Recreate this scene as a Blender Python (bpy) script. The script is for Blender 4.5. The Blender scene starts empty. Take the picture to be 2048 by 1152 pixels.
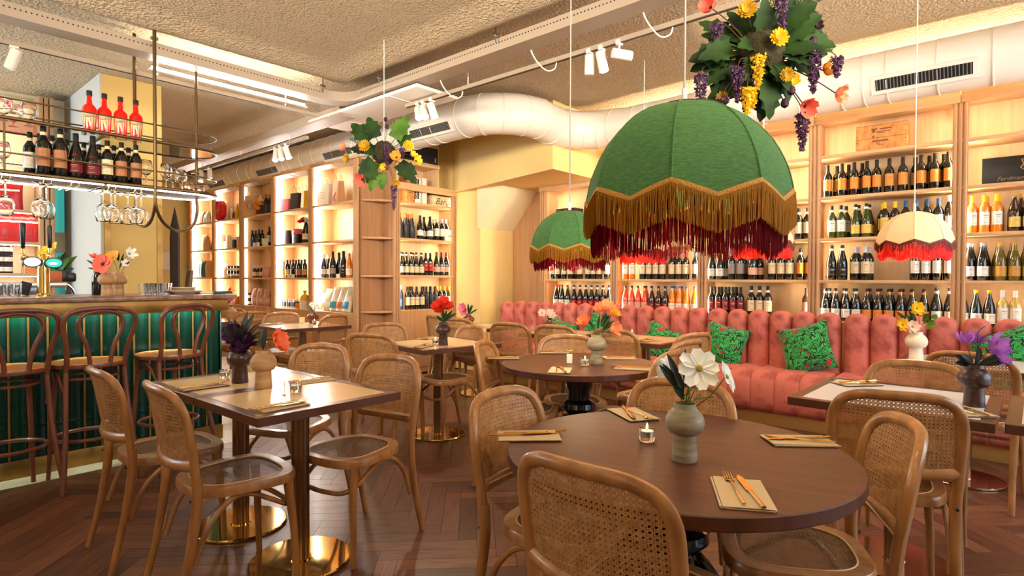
import bpy, bmesh, math, random
from mathutils import Vector, Matrix
rnd = random.Random(7)
PI = math.pi
sc = bpy.context.scene
COL = sc.collection

# ------------------------------------------------------------------ camera
FPX, EYE = 1150.0, 1.25
YAW, PITCH, ROLL = math.radians(48.8), math.atan(19/1150), math.radians(.22)
_f = Vector((math.sin(YAW), math.cos(YAW), 0)); _r = Vector((math.cos(YAW), -math.sin(YAW), 0)); _u = Vector((0, 0, 1))
CF = _f*math.cos(PITCH) - _u*math.sin(PITCH); _u2 = _u*math.cos(PITCH) + _f*math.sin(PITCH)
CR = _r*math.cos(ROLL) + _u2*math.sin(ROLL); CU = _u2*math.cos(ROLL) - _r*math.sin(ROLL)
CO = Vector((0, 0, EYE))
cd = bpy.data.cameras.new('camera'); cam = bpy.data.objects.new('camera', cd); COL.objects.link(cam)
m3 = Matrix((CR, CU, -CF)).transposed()
cam.matrix_world = Matrix.Translation(CO) @ m3.to_4x4()
cd.sensor_width = 36; cd.lens = 36*FPX/2048; cd.clip_start = .02
sc.camera = cam

def ray(x, y): return CF + CR*((x-1024)/FPX) - CU*((y-576)/FPX)
def az(x, y, z): d = ray(x, y); return CO + d*((z-EYE)/d.z)       # the point seen at a pixel on the level z
def ax(x, y, X): d = ray(x, y); return CO + d*(X/d.x)             # ... on the wall plane X
def ay(x, y, Y): d = ray(x, y); return CO + d*(Y/d.y)             # ... on the wall plane Y

# ------------------------------------------------------------------ world, lights, exposure
sc.view_settings.view_transform = 'Standard'; sc.view_settings.look = 'None'
sc.view_settings.gamma = 1; sc.view_settings.use_curve_mapping = False
sc.view_settings.exposure = 0.68
sc.cycles.use_denoising = True
sc.cycles.max_bounces = 12; sc.cycles.diffuse_bounces = 4; sc.cycles.glossy_bounces = 3
sc.cycles.transmission_bounces = 12; sc.cycles.transparent_max_bounces = 6
sc.cycles.caustics_reflective = False; sc.cycles.caustics_refractive = False
sc.cycles.sample_clamp_indirect = 6
w = bpy.data.worlds.new('world'); sc.world = w; w.use_nodes = True
bg = w.node_tree.nodes['Background']; bg.inputs[0].default_value = (.03, .42, .80, 1); bg.inputs[1].default_value = 1.2

def area(name, loc, target, sx, sy, power, col):
    l = bpy.data.lights.new(name, 'AREA'); l.shape = 'RECTANGLE'; l.size = sx; l.size_y = sy; l.energy = power; l.color = col
    o = bpy.data.objects.new(name, l); COL.objects.link(o); o.location = loc
    o.rotation_euler = (Vector(target)-Vector(loc)).to_track_quat('-Z', 'Y').to_euler(); return o
def spot(name, loc, target, power, col, ang=70, rad=.03, blend=.6):
    l = bpy.data.lights.new(name, 'SPOT'); l.energy = power; l.color = col; l.spot_size = math.radians(ang); l.spot_blend = blend; l.shadow_soft_size = rad
    o = bpy.data.objects.new(name, l); COL.objects.link(o); o.location = loc
    o.rotation_euler = (Vector(target)-Vector(loc)).to_track_quat('-Z', 'Y').to_euler(); return o
def point(name, loc, power, col, rad=.03):
    l = bpy.data.lights.new(name, 'POINT'); l.energy = power; l.color = col; l.shadow_soft_size = rad
    o = bpy.data.objects.new(name, l); COL.objects.link(o); o.location = loc; return o
WARM = (1, .76, .48); WARM2 = (1, .87, .69); DAY = (.62, .80, 1)
# daylight through the street windows behind and to the right of the camera
area('street_window_light', (3.6, -2.85, 1.7), (3.4, 1.5, 1.3), 3.2, 1.9, 80, DAY)
area('left_fill_light', (-1.9, .6, 1.6), (2, 2.5, .6), 1.4, 2.0, 7, WARM2)  # unseen warm fill added at the left of the camera
area('side_window_light', (-1.9, 6.4, 1.9), (1.2, 6.6, 2.9), 1.5, 1.5, 90, (.55, .77, 1))
# unseen uplights added beside and behind the camera to brighten the ceiling
area('rear_fill_uplight', (1.4, -1.6, 2.55), (2.6, 1.4, 3.15), 3.0, .6, 58, WARM2).data.spread = 1.5
area('left_fill_uplight', (-1.7, 2.6, 2.45), (1.6, 3.4, 3.15), 2.2, .6, 42, WARM2).data.spread = 1.5
area('right_fill_uplight', (5.2, -1.9, 2.3), (4.6, 1.0, 3.15), 1.6, .6, 14, WARM2).data.spread = 1.5
# soft fill lamps added out of view, standing in for more ceiling tracks
for i, (lx, ly) in enumerate(((.4, -.9), (2.4, -1.4), (-.9, 1.6), (4.6, -1.2))):
    area('overhead_fill_light', (lx, ly, 2.95), (lx+.3, ly+.3, 0), .7, .7, 6, WARM2)

# ------------------------------------------------------------------ materials
def S(r, g, b):
    f = lambda c: (c/255/12.92 if c/255 <= .04045 else ((c/255+.055)/1.055)**2.4)
    return (f(r), f(g), f(b), 1)
MATS = {}
def mat(name, col, rough=.5, metal=0, col2=None, ns=6, stretch=(1, 1, 1), bump=0, bs=60, emis=0, ecol=None, trans=0, sheen=0, coat=0, sub=0, ior=1.45, alpha=None, ramp=(.35, .65), detail=4, spec=.5, bstretch=None, transl=0, bd=.01):
    if name in MATS: return MATS[name]
    m = bpy.data.materials.new(name); m.use_nodes = True; MATS[name] = m
    nt = m.node_tree; N = nt.nodes; L = nt.links; p = N['Principled BSDF']
    p.inputs['Base Color'].default_value = col; p.inputs['Roughness'].default_value = rough; p.inputs['Metallic'].default_value = metal
    p.inputs['IOR'].default_value = ior; p.inputs['Specular IOR Level'].default_value = spec
    if trans: p.inputs['Transmission Weight'].default_value = trans
    if sheen: p.inputs['Sheen Weight'].default_value = sheen; p.inputs['Sheen Roughness'].default_value = .4; p.inputs['Sheen Tint'].default_value = (min(1, col[0]*1.6+.1), min(1, col[1]*1.6+.1), min(1, col[2]*1.6+.1), 1)
    if coat: p.inputs['Coat Weight'].default_value = coat; p.inputs['Coat Roughness'].default_value = .12
    if sub: p.inputs['Subsurface Weight'].default_value = sub; p.inputs['Subsurface Radius'].default_value = (.02, .012, .008)
    if emis: p.inputs['Emission Color'].default_value = ecol or col; p.inputs['Emission Strength'].default_value = emis
    tc = None
    def coords(st):
        nonlocal tc
        if tc is None: tc = N.new('ShaderNodeTexCoord')
        mp = N.new('ShaderNodeMapping'); mp.inputs['Scale'].default_value = st; L.new(tc.outputs['Object'], mp.inputs[0]); return mp.outputs[0]
    if col2:
        n = N.new('ShaderNodeTexNoise'); n.inputs['Scale'].default_value = ns; n.inputs['Detail'].default_value = detail; L.new(coords(stretch), n.inputs['Vector'])
        r = N.new('ShaderNodeValToRGB'); r.color_ramp.elements[0].position = ramp[0]; r.color_ramp.elements[1].position = ramp[1]
        r.color_ramp.elements[0].color = col; r.color_ramp.elements[1].color = col2
        L.new(n.outputs[0], r.inputs[0]); L.new(r.outputs[0], p.inputs['Base Color'])
    if bump:
        n = N.new('ShaderNodeTexNoise'); n.inputs['Scale'].default_value = bs; n.inputs['Detail'].default_value = 3; L.new(coords(bstretch or (1, 1, 1)), n.inputs['Vector'])
        b = N.new('ShaderNodeBump'); b.inputs['Strength'].default_value = bump; b.inputs['Distance'].default_value = bd
        L.new(n.outputs[0], b.inputs['Height']); L.new(b.outputs[0], p.inputs['Normal'])
    if transl:
        t = N.new('ShaderNodeBsdfTranslucent'); t.inputs[0].default_value = col; mx = N.new('ShaderNodeMixShader'); mx.inputs[0].default_value = transl
        o = N['Material Output']; L.new(p.outputs[0], mx.inputs[1]); L.new(t.outputs[0], mx.inputs[2]); L.new(mx.outputs[0], o.inputs[0])
    return m
def glassy(name, col=(1, 1, 1, 1), rough=.0, ior=1.45):
    return mat(name, col, rough, trans=1, ior=ior)
def varied(name, cols, rough, amount=1, grain=None, bump=0, coat=0):
    """colour picked per object or per loose piece, with a stretched grain over it"""
    m = mat(name, cols[0], rough, coat=coat)
    nt = m.node_tree; N = nt.nodes; L = nt.links; p = N['Principled BSDF']
    oi = N.new('ShaderNodeObjectInfo'); ge = N.new('ShaderNodeNewGeometry'); ad = N.new('ShaderNodeMath'); ad.operation = 'ADD'; fr = N.new('ShaderNodeMath'); fr.operation = 'FRACT'
    L.new(oi.outputs['Random'], ad.inputs[0]); L.new(ge.outputs['Random Per Island'], ad.inputs[1]); L.new(ad.outputs[0], fr.inputs[0])
    r = N.new('ShaderNodeValToRGB'); e = r.color_ramp.elements
    while len(e) < len(cols): e.new(.5)
    for i, c in enumerate(cols): e[i].position = i/(len(cols)-1); e[i].color = c
    L.new(fr.outputs[0], r.inputs[0]); out = r.outputs[0]
    if grain:
        tc = N.new('ShaderNodeTexCoord'); mp = N.new('ShaderNodeMapping'); mp.inputs['Scale'].default_value = grain; L.new(tc.outputs['Generated' if False else 'Object'], mp.inputs[0])
        n = N.new('ShaderNodeTexNoise'); n.inputs['Scale'].default_value = 1; n.inputs['Detail'].default_value = 5; L.new(mp.outputs[0], n.inputs['Vector'])
        mr = N.new('ShaderNodeMapRange'); mr.inputs[1].default_value = .3; mr.inputs[2].default_value = .7; mr.inputs[3].default_value = .62; mr.inputs[4].default_value = 1.25; L.new(n.outputs[0], mr.inputs[0])
        mx = N.new('ShaderNodeMix'); mx.data_type = 'RGBA'; mx.blend_type = 'MULTIPLY'; mx.inputs[0].default_value = 1
        L.new(out, mx.inputs[6]); L.new(mr.outputs[0], mx.inputs[7]); out = mx.outputs[2]
        if bump:
            b = N.new('ShaderNodeBump'); b.inputs['Strength'].default_value = bump; b.inputs['Distance'].default_value = .002; L.new(n.outputs[0], b.inputs['Height']); L.new(b.outputs[0], p.inputs['Normal'])
    L.new(out, p.inputs['Base Color']); return m

M_oak = mat('light_oak', S(230, 198, 152), .45, col2=S(222, 184, 136), ns=1, stretch=(30, 30, 1.2), detail=5)
M_oakh = mat('light_oak_shelf', S(222, 182, 134), .42, col2=S(208, 164, 116), ns=1, stretch=(2, 30, 30), detail=5)
M_oakd = mat('mid_oak', S(196, 150, 104), .45, col2=S(184, 136, 92), ns=1, stretch=(30, 30, 1.2), detail=5)
M_chair = mat('honey_beech', S(176, 124, 74), .34, col2=S(146, 98, 54), ns=1, stretch=(26, 26, 4), detail=5, coat=.25)
M_cane = mat('woven_cane', S(198, 150, 98), .5, col2=S(172, 122, 74), ns=40)
M_caneseat = mat('darker_seat_cane', S(150, 110, 74), .45, col2=S(116, 82, 52), ns=40)
M_spline = mat('pale_cane_spline', S(226, 186, 130), .45)
M_stool = mat('reddish_bentwood', S(126, 72, 54), .33, col2=S(102, 56, 42), ns=1, stretch=(20, 20, 4), coat=.3)
M_stoolseat = mat('stool_seat_ply', S(214, 150, 72), .35, col2=S(196, 128, 54), ns=1, stretch=(3, 26, 8), coat=.2)
M_tabedge = mat('walnut_edge', S(92, 54, 38), .3, col2=S(82, 46, 30), ns=1, stretch=(8, 8, 8), coat=.3)
M_laminate = mat('cream_laminate', S(226, 198, 150), .22, col2=S(214, 182, 132), ns=2.5, spec=.6)
M_whitelam = mat('white_laminate', S(225, 222, 222), .25, spec=.6)
M_round = mat('dark_oak_top', S(92, 50, 32), .36, col2=S(70, 36, 22), ns=1, stretch=(40, 3, 3), detail=6, bump=.12, bs=40, bstretch=(40, 3, 3))
M_black = mat('gloss_black_wood', S(14, 15, 20), .12, coat=.5)
M_brass = mat('polished_brass', S(230, 194, 118), .06, 1)
M_brassd = mat('dark_brass_pole', S(136, 108, 80), .32, 1)
M_copper = mat('copper', S(190, 158, 132), .16, 1)
M_brassage = mat('aged_brass_sheet', S(160, 122, 64), .38, .8, col2=S(118, 90, 46), ns=5, ramp=(.4, .7))
M_rack = mat('bronze_rack_tube', S(96, 76, 48), .35, .8)
M_white = mat('white_paint', S(236, 228, 216), .5)
M_tray = mat('grey_beige_tray', S(168, 150, 130), .5)
M_goldband = mat('matt_gold_plinth', S(206, 160, 92), .5, .45)
M_slat = mat('grille_slat', S(120, 116, 110), .5)
M_duct = mat('white_duct_paint', S(238, 228, 214), .42)
M_grille = mat('dark_grille', S(30, 30, 32), .5)
M_wall = mat('pale_yellow_plaster', S(242, 212, 142), .8)
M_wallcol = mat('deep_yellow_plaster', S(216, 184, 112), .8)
M_wallc = mat('cream_plaster', S(246, 228, 186), .8)
M_ceil = mat('sprayed_ceiling', S(240, 212, 172), .95, bump=1.0, bs=50, bd=.13)
M_steel = mat('brushed_steel', S(190, 190, 192), .25, 1)
M_led = mat('led_strip', (1, .93, .82, 1), .5, emis=58, ecol=(1, .95, .88, 1))
M_ledw = mat('led_strip_right', (1, .9, .75, 1), .5, emis=120, ecol=(1, .82, .56, 1))
M_ledb = mat('back_bar_led', (1, .95, .85, 1), .5, emis=17, ecol=(1, .9, .74, 1))
M_tube = mat('led_tube', (1, 1, 1, 1), .5, emis=70, ecol=(1, .92, .80, 1))
M_lens = mat('spot_lens', (1, 1, 1, 1), .5, emis=30, ecol=(1, .9, .74, 1))
M_bulb = mat('lamp_bulb', (1, .9, .7, 1), .5, emis=40, ecol=(1, .72, .38, 1))
M_flame = mat('candle_flame', (1, .8, .4, 1), .5, emis=14, ecol=(1, .62, .2, 1))
M_glass = glassy('clear_glass')
M_pink = mat('coral_velvet', S(216, 122, 106), .75, col2=S(172, 84, 74), ns=7, ramp=(.50, .66), sheen=.4, detail=9)
M_napkin = mat('sand_napkin', S(194, 168, 132), .9, bump=.2, bs=300)
M_gold = mat('gold_cutlery', S(236, 188, 100), .16, 1)
M_leaf = mat('dark_green_leaf', S(22, 40, 16), .6, col2=S(44, 74, 24), ns=9, spec=.25, transl=.12)
M_leaf2 = mat('bright_green_leaf', S(54, 92, 28), .5, col2=S(92, 130, 40), ns=9, spec=.3, transl=.15)
M_leafb = mat('blackish_leaf', S(30, 34, 30), .4)
M_stem = mat('green_stem', S(70, 92, 40), .5)
M_twig = mat('brown_twig', S(74, 50, 30), .7)
M_wax = mat('white_wax', S(250, 240, 220), .5, sub=.3, emis=.25, ecol=(1, .85, .6, 1))

# ------------------------------------------------------------------ mesh helpers
class MB:
    def __init__(s): s.v = []; s.f = []
    def add(s, vs, fs):
        n = len(s.v); s.v += [tuple(v) for v in vs]; s.f += [tuple(i+n for i in f) for f in fs]; return s
    def box(s, x0, y0, z0, x1, y1, z1):
        return s.add([(x0,y0,z0),(x1,y0,z0),(x1,y1,z0),(x0,y1,z0),(x0,y0,z1),(x1,y0,z1),(x1,y1,z1),(x0,y1,z1)],
                     [(0,3,2,1),(4,5,6,7),(0,1,5,4),(1,2,6,5),(2,3,7,6),(3,0,4,7)])
    def cbox(s, cx, cy, cz, dx, dy, dz): return s.box(cx-dx/2, cy-dy/2, cz-dz/2, cx+dx/2, cy+dy/2, cz+dz/2)
    def lathe(s, prof, n=16, o=(0, 0, 0), mod=None, axis=None):
        vs = []; fs = []
        A = Matrix.Identity(3) if axis is None else Vector((0, 0, 1)).rotation_difference(Vector(axis)).to_matrix()
        for r, z in prof:
            for i in range(n):
                a = 2*PI*i/n; q = r*(mod(a, z) if mod else 1)
                vs.append(A @ Vector((q*math.cos(a), q*math.sin(a), z)) + Vector(o))
        for k in range(len(prof)-1):
            for i in range(n): fs.append((k*n+i, k*n+(i+1) % n, (k+1)*n+(i+1) % n, (k+1)*n+i))
        if prof[0][0] > 1e-5: fs.append(tuple(range(n-1, -1, -1)))
        if prof[-1][0] > 1e-5: fs.append(tuple((len(prof)-1)*n+i for i in range(n)))
        return s.add(vs, fs)
    def tube(s, pts, r, n=8, closed=False, cap=True, up=None):
        pts = [Vector(p) for p in pts]; N = len(pts)
        rr = r if isinstance(r, list) else [r]*N
        T = []
        for i in range(N):
            a = pts[(i-1) % N] if (closed or i > 0) else pts[i]; b = pts[(i+1) % N] if (closed or i < N-1) else pts[i]
            T.append((b-a).normalized())
        ref = Vector(up) if up else (Vector((0, 0, 1)) if abs(T[0].z) < .9 else Vector((0, 1, 0)))
        nrm = (ref - T[0]*ref.dot(T[0])).normalized(); vs = []; fs = []
        for i in range(N):
            if up: nrm = (ref - T[i]*ref.dot(T[i])).normalized()
            elif i: nrm = (nrm - T[i]*nrm.dot(T[i])).normalized()
            bi = T[i].cross(nrm); q = rr[i]; a_, b_ = q if isinstance(q, tuple) else (q, q)
            for k in range(n):
                t = 2*PI*(k+.5)/n; vs.append(pts[i] + nrm*(a_*math.cos(t)) + bi*(b_*math.sin(t)))
        for i in range(N if closed else N-1):
            j = (i+1) % N
            for k in range(n): fs.append((i*n+k, i*n+(k+1) % n, j*n+(k+1) % n, j*n+k))
        if cap and not closed: fs.append(tuple(range(n-1, -1, -1))); fs.append(tuple((N-1)*n+k for k in range(n)))
        return s.add(vs, fs)
    def grid(s, fn, nu, nv, wrap=False):
        vs = [fn(i/nu, j/nv) for j in range(nv+1) for i in range(nu+(0 if wrap else 1))]; W = nu+(0 if wrap else 1); fs = []
        for j in range(nv):
            for i in range(nu):
                i2 = (i+1) % W; fs.append((j*W+i, j*W+i2, (j+1)*W+i2, (j+1)*W+i))
        return s.add(vs, fs)
    def prism(s, poly, z0, z1):
        n = len(poly); vs = [(x, y, z0) for x, y in poly]+[(x, y, z1) for x, y in poly]
        fs = [tuple(range(n-1, -1, -1)), tuple(range(n, 2*n))]+[(i, (i+1) % n, n+(i+1) % n, n+i) for i in range(n)]
        return s.add(vs, fs)
    def xf(s, M): s.v = [tuple(M @ Vector(v)) for v in s.v]; return s
    def merge(s, o, M=None):
        return s.add([tuple(M @ Vector(v)) for v in o.v] if M else o.v, o.f)
    def mesh(s, name, m, bevel=0, seg=2, smooth=True, solid=0, ang=40):
        me = bpy.data.meshes.new(name); me.from_pydata(s.v, [], s.f)
        bm = bmesh.new(); bm.from_mesh(me)
        bmesh.ops.recalc_face_normals(bm, faces=bm.faces)
        if solid: bmesh.ops.solidify(bm, geom=bm.faces[:], thickness=solid)
        if bevel:
            es = [e for e in bm.edges if len(e.link_faces) == 2 and e.calc_face_angle(0) > math.radians(35)]
            bmesh.ops.bevel(bm, geom=es, offset=bevel, segments=seg, profile=.5, affect='EDGES')
        bm.to_mesh(me); bm.free()
        if smooth:
            me.polygons.foreach_set('use_smooth', [True]*len(me.polygons)); me.set_sharp_from_angle(angle=math.radians(ang))
        if m: me.materials.append(m)
        return me
    def build(s, name, m, parent=None, loc=None, rot=None, label=None, kind=None, **k):
        return link(name, s.mesh(name, m, **k), parent, loc, rot, label, kind)
def link(name, me, parent=None, loc=None, rot=None, label=None, kind=None):
    o = bpy.data.objects.new(name, me); COL.objects.link(o)
    if parent: o.parent = parent; KIDS.setdefault(parent.name, []).append(o)
    if loc is not None: o.location = loc
    if rot is not None: o.rotation_euler = rot
    if label: o['label'] = label
    if kind: o['kind'] = kind
    return o
def tag(o, label, cat, group=None):
    o['label'] = label; o['category'] = cat
    if group: o['group'] = group
    return o
def thing(name, label, cat, loc=(0, 0, 0), rz=0, group=None, rot=None):
    o = bpy.data.objects.new(name, None); COL.objects.link(o); o.empty_display_size = .05
    o.location = loc; o.rotation_euler = rot if rot else (0, 0, rz); return tag(o, label, cat, group)
def dup(root, loc, rz, label, group=None, scale=None):
    def cp(o, par):
        c = o.copy(); COL.objects.link(c)
        if par: c.parent = par; KIDS.setdefault(par.name, []).append(c)
        for ch in list(KIDS.get(o.name, ())): cp(ch, c)
        return c
    r = cp(root, None); r.location = loc; r.rotation_euler = (0, 0, rz); r['label'] = label
    if group: r['group'] = group
    if scale: r.scale = (scale,)*3
    return r
KIDS = {}
def struct(name, o): o['kind'] = 'structure'; return o
def cr(pts, n=6, closed=False):
    """Catmull-Rom curve through points"""
    P = [Vector(p) for p in pts]; N = len(P); out = []
    for i in range(N if closed else N-1):
        g = lambda k: P[k % N] if closed else P[max(0, min(N-1, k))]
        p0, p1, p2, p3 = g(i-1), g(i), g(i+1), g(i+2)
        for k in range(n):
            t = k/n; out.append(.5*((2*p1)+(p2-p0)*t+(2*p0-5*p1+4*p2-p3)*t*t+(3*p1-p0-3*p2+p3)*t**3))
    if not closed: out.append(P[-1].copy())
    return out
def rzf(fx, fy): return math.atan2(-fx, fy)        # turns local +y towards (fx, fy)
def text(name, s, size, m, parent, loc, rot, shear=0, align='CENTER', ext=.0004):
    c = bpy.data.curves.new(name, 'FONT'); c.body = s; c.size = size; c.align_x = align; c.align_y = 'CENTER'; c.extrude = ext; c.shear = shear; c.resolution_u = 3
    o = bpy.data.objects.new(name, c); COL.objects.link(o); bpy.context.view_layer.update()
    me = bpy.data.meshes.new_from_object(o.evaluated_get(bpy.context.evaluated_depsgraph_get())); bpy.data.objects.remove(o)
    me.materials.clear(); me.materials.append(m); return link(name, me, parent, loc, rot)
ORD = ['first', 'second', 'third', 'fourth', 'fifth', 'sixth', 'seventh', 'eighth', 'ninth', 'tenth', 'eleventh', 'twelfth', 'thirteenth', 'fourteenth', 'fifteenth', 'sixteenth', 'seventeenth', 'eighteenth']
# ================================================================== the room
CEIL = 3.12
def wall(name, x0, y0, x1, y1, z0=0, z1=CEIL+.15, m=None):
    o = MB().box(x0, y0, z0, x1, y1, z1).build(name, m or M_wall, smooth=False); o['kind'] = 'structure'; return o
wall('wall_pier', 4.47, 6.24, 6.7, 12.2)
wall('wall_alcove', 5.53, 5.41, 6.7, 6.24)
wall('wall_east', 6.23, -3.2, 6.7, 5.41)
wall('wall_south', -2.3, -3.2, 6.7, -3.0, m=M_wallc)
wall('wall_west', -2.3, -3.2, -2.1, 8.2, m=M_wallc)
wall('wall_north', 2.0, 12.0, 4.6, 12.2)
wall('wall_side', 1.96, 8.0, 2.05, 12.2)
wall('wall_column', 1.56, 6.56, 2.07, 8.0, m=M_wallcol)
wall('wall_bar', -2.3, 7.95, 1.40, 8.15, m=M_wallc)
o = MB().prism([(5.41, 1.92), (4.96, 2.44), (5.41, 2.44)], 5.47, 6.23).xf(Matrix(((0, 0, 1, 0), (1, 0, 0, 0), (0, 1, 0, 0), (0, 0, 0, 1)))).build('wall_soffit', M_wallc, smooth=False); o['kind'] = 'structure'
o = MB().prism([(5.50, 5.89), (4.99, 3.79), (6.23, 3.79), (6.23, 5.41), (5.53, 5.41), (5.53, 5.89)], 2.44, CEIL+.15).build('wall_bulkhead', M_wall, smooth=False); o['kind'] = 'structure'
o = MB().box(1.545, 6.56, 0, 1.5595, 8.0, CEIL+.1).build('wall_column_side', mat('pale_grey_side', S(196, 194, 184), .8), smooth=False); o['kind'] = 'structure'  # thin slab giving the column's left side a pale grey colour
# brass corner strips on the column
for i, (x, y, w_) in enumerate(((1.60, 6.552, .05), (2.045, 6.552, .05))):
    o = MB().box(x-.025, y-.006, 0, x+.025, y+.006, 1.98).build('trim_%d' % (i+1), M_brassage); o['kind'] = 'structure'
# window beside the column, open sky behind its panes
wf = MB(); x0, x1, y = 1.40, 1.575, 7.96
wf.box(x0, y, 0, x1, y+.06, .55); wf.box(x0, y, 1.52, x1, y+.06, 1.74); wf.box(x0, y, 2.36, x1, y+.06, CEIL+.1); wf.box(x0, y, .55, x0+.035, y+.06, 1.52); wf.box(x0, y, 1.74, x0+.012, y+.06, 2.36)
o = wf.build('window_1', M_white, smooth=False); o['kind'] = 'structure'
MB().box(x0+.03, y+.02, .55, x1, y+.03, 1.52).build('pane', M_glass, o, smooth=False); MB().box(x0+.01, y+.02, 1.74, x1, y+.03, 2.36).build('pane', M_glass, o, smooth=False)

# ceiling: sprayed plaster, a little lower beyond the cable trays, with a rounded step
def sm(t): t = max(0, min(1, t)); return t*t*(3-2*t)
def lines(a, b, step, extra): return sorted(set([round(a+i*step, 3) for i in range(int((b-a)/step)+1)]+[round(e, 3) for e in extra]+[b]))
def cz(x, y):
    d = max(x-3.02, y-4.74) if (x < 3.02 or y < 4.74) else math.hypot(x-3.02, y-4.74)
    z = 3.11-.055*sm((d+.30)/.30) if d < 0 else 3.055+.125*sm(d/.22)
    return z+.010*math.sin(x*1.3+y*.7)
fine = [i*.03 for i in range(-10, 9)]
def ceilmesh(xs, ys):
    b = MB(); W = len(xs)
    vs = [(x, y, cz(x, y)) for y in ys for x in xs]
    return b.add(vs, [(j*W+i, j*W+i+1, (j+1)*W+i+1, (j+1)*W+i) for j in range(len(ys)-1) for i in range(W-1)])
xs = lines(-2.2, 6.6, .4, [3.02+e for e in fine]); ys = lines(-3.1, 8.05, .4, [4.74+e for e in fine])
c = ceilmesh(xs, ys)
c.merge(ceilmesh(lines(1.98, 6.6, .4, [3.02+e for e in fine]), lines(8.05, 12.1, .4, [])))
o = c.build('ceiling', M_ceil, ang=80); o['kind'] = 'structure'

# floor: herringbone oak, pale stone tiles before and behind the bar
M_plank = varied('smoked_oak_plank', [S(84, 50, 36), S(110, 68, 47), S(94, 57, 40), S(124, 80, 56), S(78, 46, 32), S(102, 63, 44)], .36, grain=(7, 95, 1), bump=.25, coat=.04)
nt = M_plank.node_tree
M_stone = varied('pale_stone_tile', [S(206, 190, 160), S(216, 200, 172), S(198, 180, 150)], .34, grain=(3, 3, 3))
fl = MB().box(-2.2, -3.1, -.08, 6.6, 12.1, -.012).build('floor', mat('dark_joint', S(38, 24, 18), .8), smooth=False); fl['kind'] = 'structure'
def stone_at(x, y): return (y > 4.45 and x < 2.3) or y > 5.40
Wp, mm = .088, 6
base = MB().box(.0009, .0009, -.0125, mm*Wp-.0009, Wp-.0009, 0)
ang = PI/4; planks = []
for i in range(-90, 140):
    for j in range(-12, 14):
        for k in (0, 1):
            if k == 0: px, py, r_ = (i+j*mm)*Wp, (i-j*mm)*Wp, 0
            else: px, py, r_ = (i+j*mm+1)*Wp, (i-j*mm+1-2*mm)*Wp, PI/2
            q = Vector((math.cos(r_)*mm*Wp/2-math.sin(r_)*Wp/2, math.sin(r_)*mm*Wp/2+math.cos(r_)*Wp/2))
            cx, cy = px+q.x, py+q.y
            X = cx*math.cos(ang)-cy*math.sin(ang)+1.2; Y = cx*math.sin(ang)+cy*math.cos(ang)+1.3
            if X < -1.2 or X > 6.0 or Y < -1.8 or Y > 5.9: continue
            if stone_at(X, Y-.3) and stone_at(X+.3, Y): continue
            ox = px*math.cos(ang)-py*math.sin(ang)+1.2; oy = px*math.sin(ang)+py*math.cos(ang)+1.3
            v = Vector((X, Y, 0))-CO; d = v.dot(CF); u = v.dot(CR)/max(d, .01)*FPX; vv = -v.dot(CU)/max(d, .01)*FPX
            seen = d > .5 and abs(u) < 1060 and vv < 640
            planks.append((d if seen else 99+d, ox, oy, r_+ang))
planks.sort()
pm = base.mesh('plank', M_plank, smooth=False); rest = MB()
for n, (d, ox, oy, a) in enumerate(planks):
    z = rnd.uniform(-.0007, 0)
    if n < 300: link('plank', pm, fl, (ox, oy, z), (0, 0, a))
    else: rest.merge(base, Matrix.Translation((ox, oy, z)) @ Matrix.Rotation(a, 4, 'Z'))
rest.build('distant_planks', M_plank, fl, kind='stuff', smooth=False)
tm = MB().box(.0015, .0015, -.0118, .5985, .5985, .002).mesh('stone_tile', M_stone, bevel=.002, seg=1)
half = MB().box(.0015, .0015, -.0118, .5985, .3485, .002).mesh('stone_tile_half', M_stone, bevel=.002, seg=1)
for ix in range(-3, 4): link('stone_tile', tm, fl, (-.1+ix*.6-.0 if ix < 4 else 0, 4.45, 0)) if -.1+ix*.6+.6 < 2.35 else None
for ix in range(-3, 4):
    if -.1+ix*.6+.6 < 2.35: link('stone_tile', half, fl, (-.1+ix*.6, 5.05, 0))
for iy in range(11):
    for ix in range(-3, 7): link('stone_tile', tm, fl, (-.1+ix*.6, 5.40+iy*.6, 0))

# ------------------------------------------------------------------ ceiling services
def rect_sweep(pts, hw, hh): return MB().tube(pts, (hh*1.4142, hw*1.4142), 4, up=(0, 0, 1))
TZ = 2.985
arc = [Vector((3.24-.3+.3*math.sin(a), 5.02-.3+.3*math.cos(a), TZ)) for a in [PI/2*i/8 for i in range(9)]]
t = thing('cable_tray', 'white perforated cable tray turning a rounded corner under the ceiling', 'cable tray', (3.24, 5.02, TZ))
L0 = Matrix.Translation((-3.24, -5.02, -TZ))
rect_sweep([Vector((-2.05, 5.02, TZ))]+arc+[Vector((3.24, -2.9, TZ))], .085, .045).xf(L0).build('tray', M_tray, t, smooth=True, ang=30)
h = MB()
for i in range(150):
    x = -1.2+i*.028
    if x < 2.9: h.cbox(x, 5.02-.0853, TZ+.012, .009, .002, .009)
for i in range(190):
    y = 4.66-i*.028
    h.cbox(3.24-.0853, y, TZ+.012, .002, .009, .009)
h.xf(L0).build('perforations', M_grille, t, kind='stuff', smooth=False)
for (x, y) in ((2.9, 4.9), (3.1, 4.3), (3.12, 2.9), (1.5, 4.9), (3.12, 1.3)):
    MB().tube([(x, y, TZ), (x, y, CEIL+.02)], .006, 6).cbox(x, y, TZ+.06, .05, .02, .02).xf(L0).build('hanger', M_steel, t)
t = thing('cable_tray', 'white cable tray running on behind the corner above the gift shelves', 'cable tray', (3.3, 8, 2.93))
rect_sweep([(0, -2.9, 0), (0, 4, 0)], .10, .045).build('tray', M_tray, t, ang=30)
for y in (-2.2, .4, 2.6): MB().tube([(0, y, 0), (0, y, .13)], .006, 6).build('hanger', M_steel, t)
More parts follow.
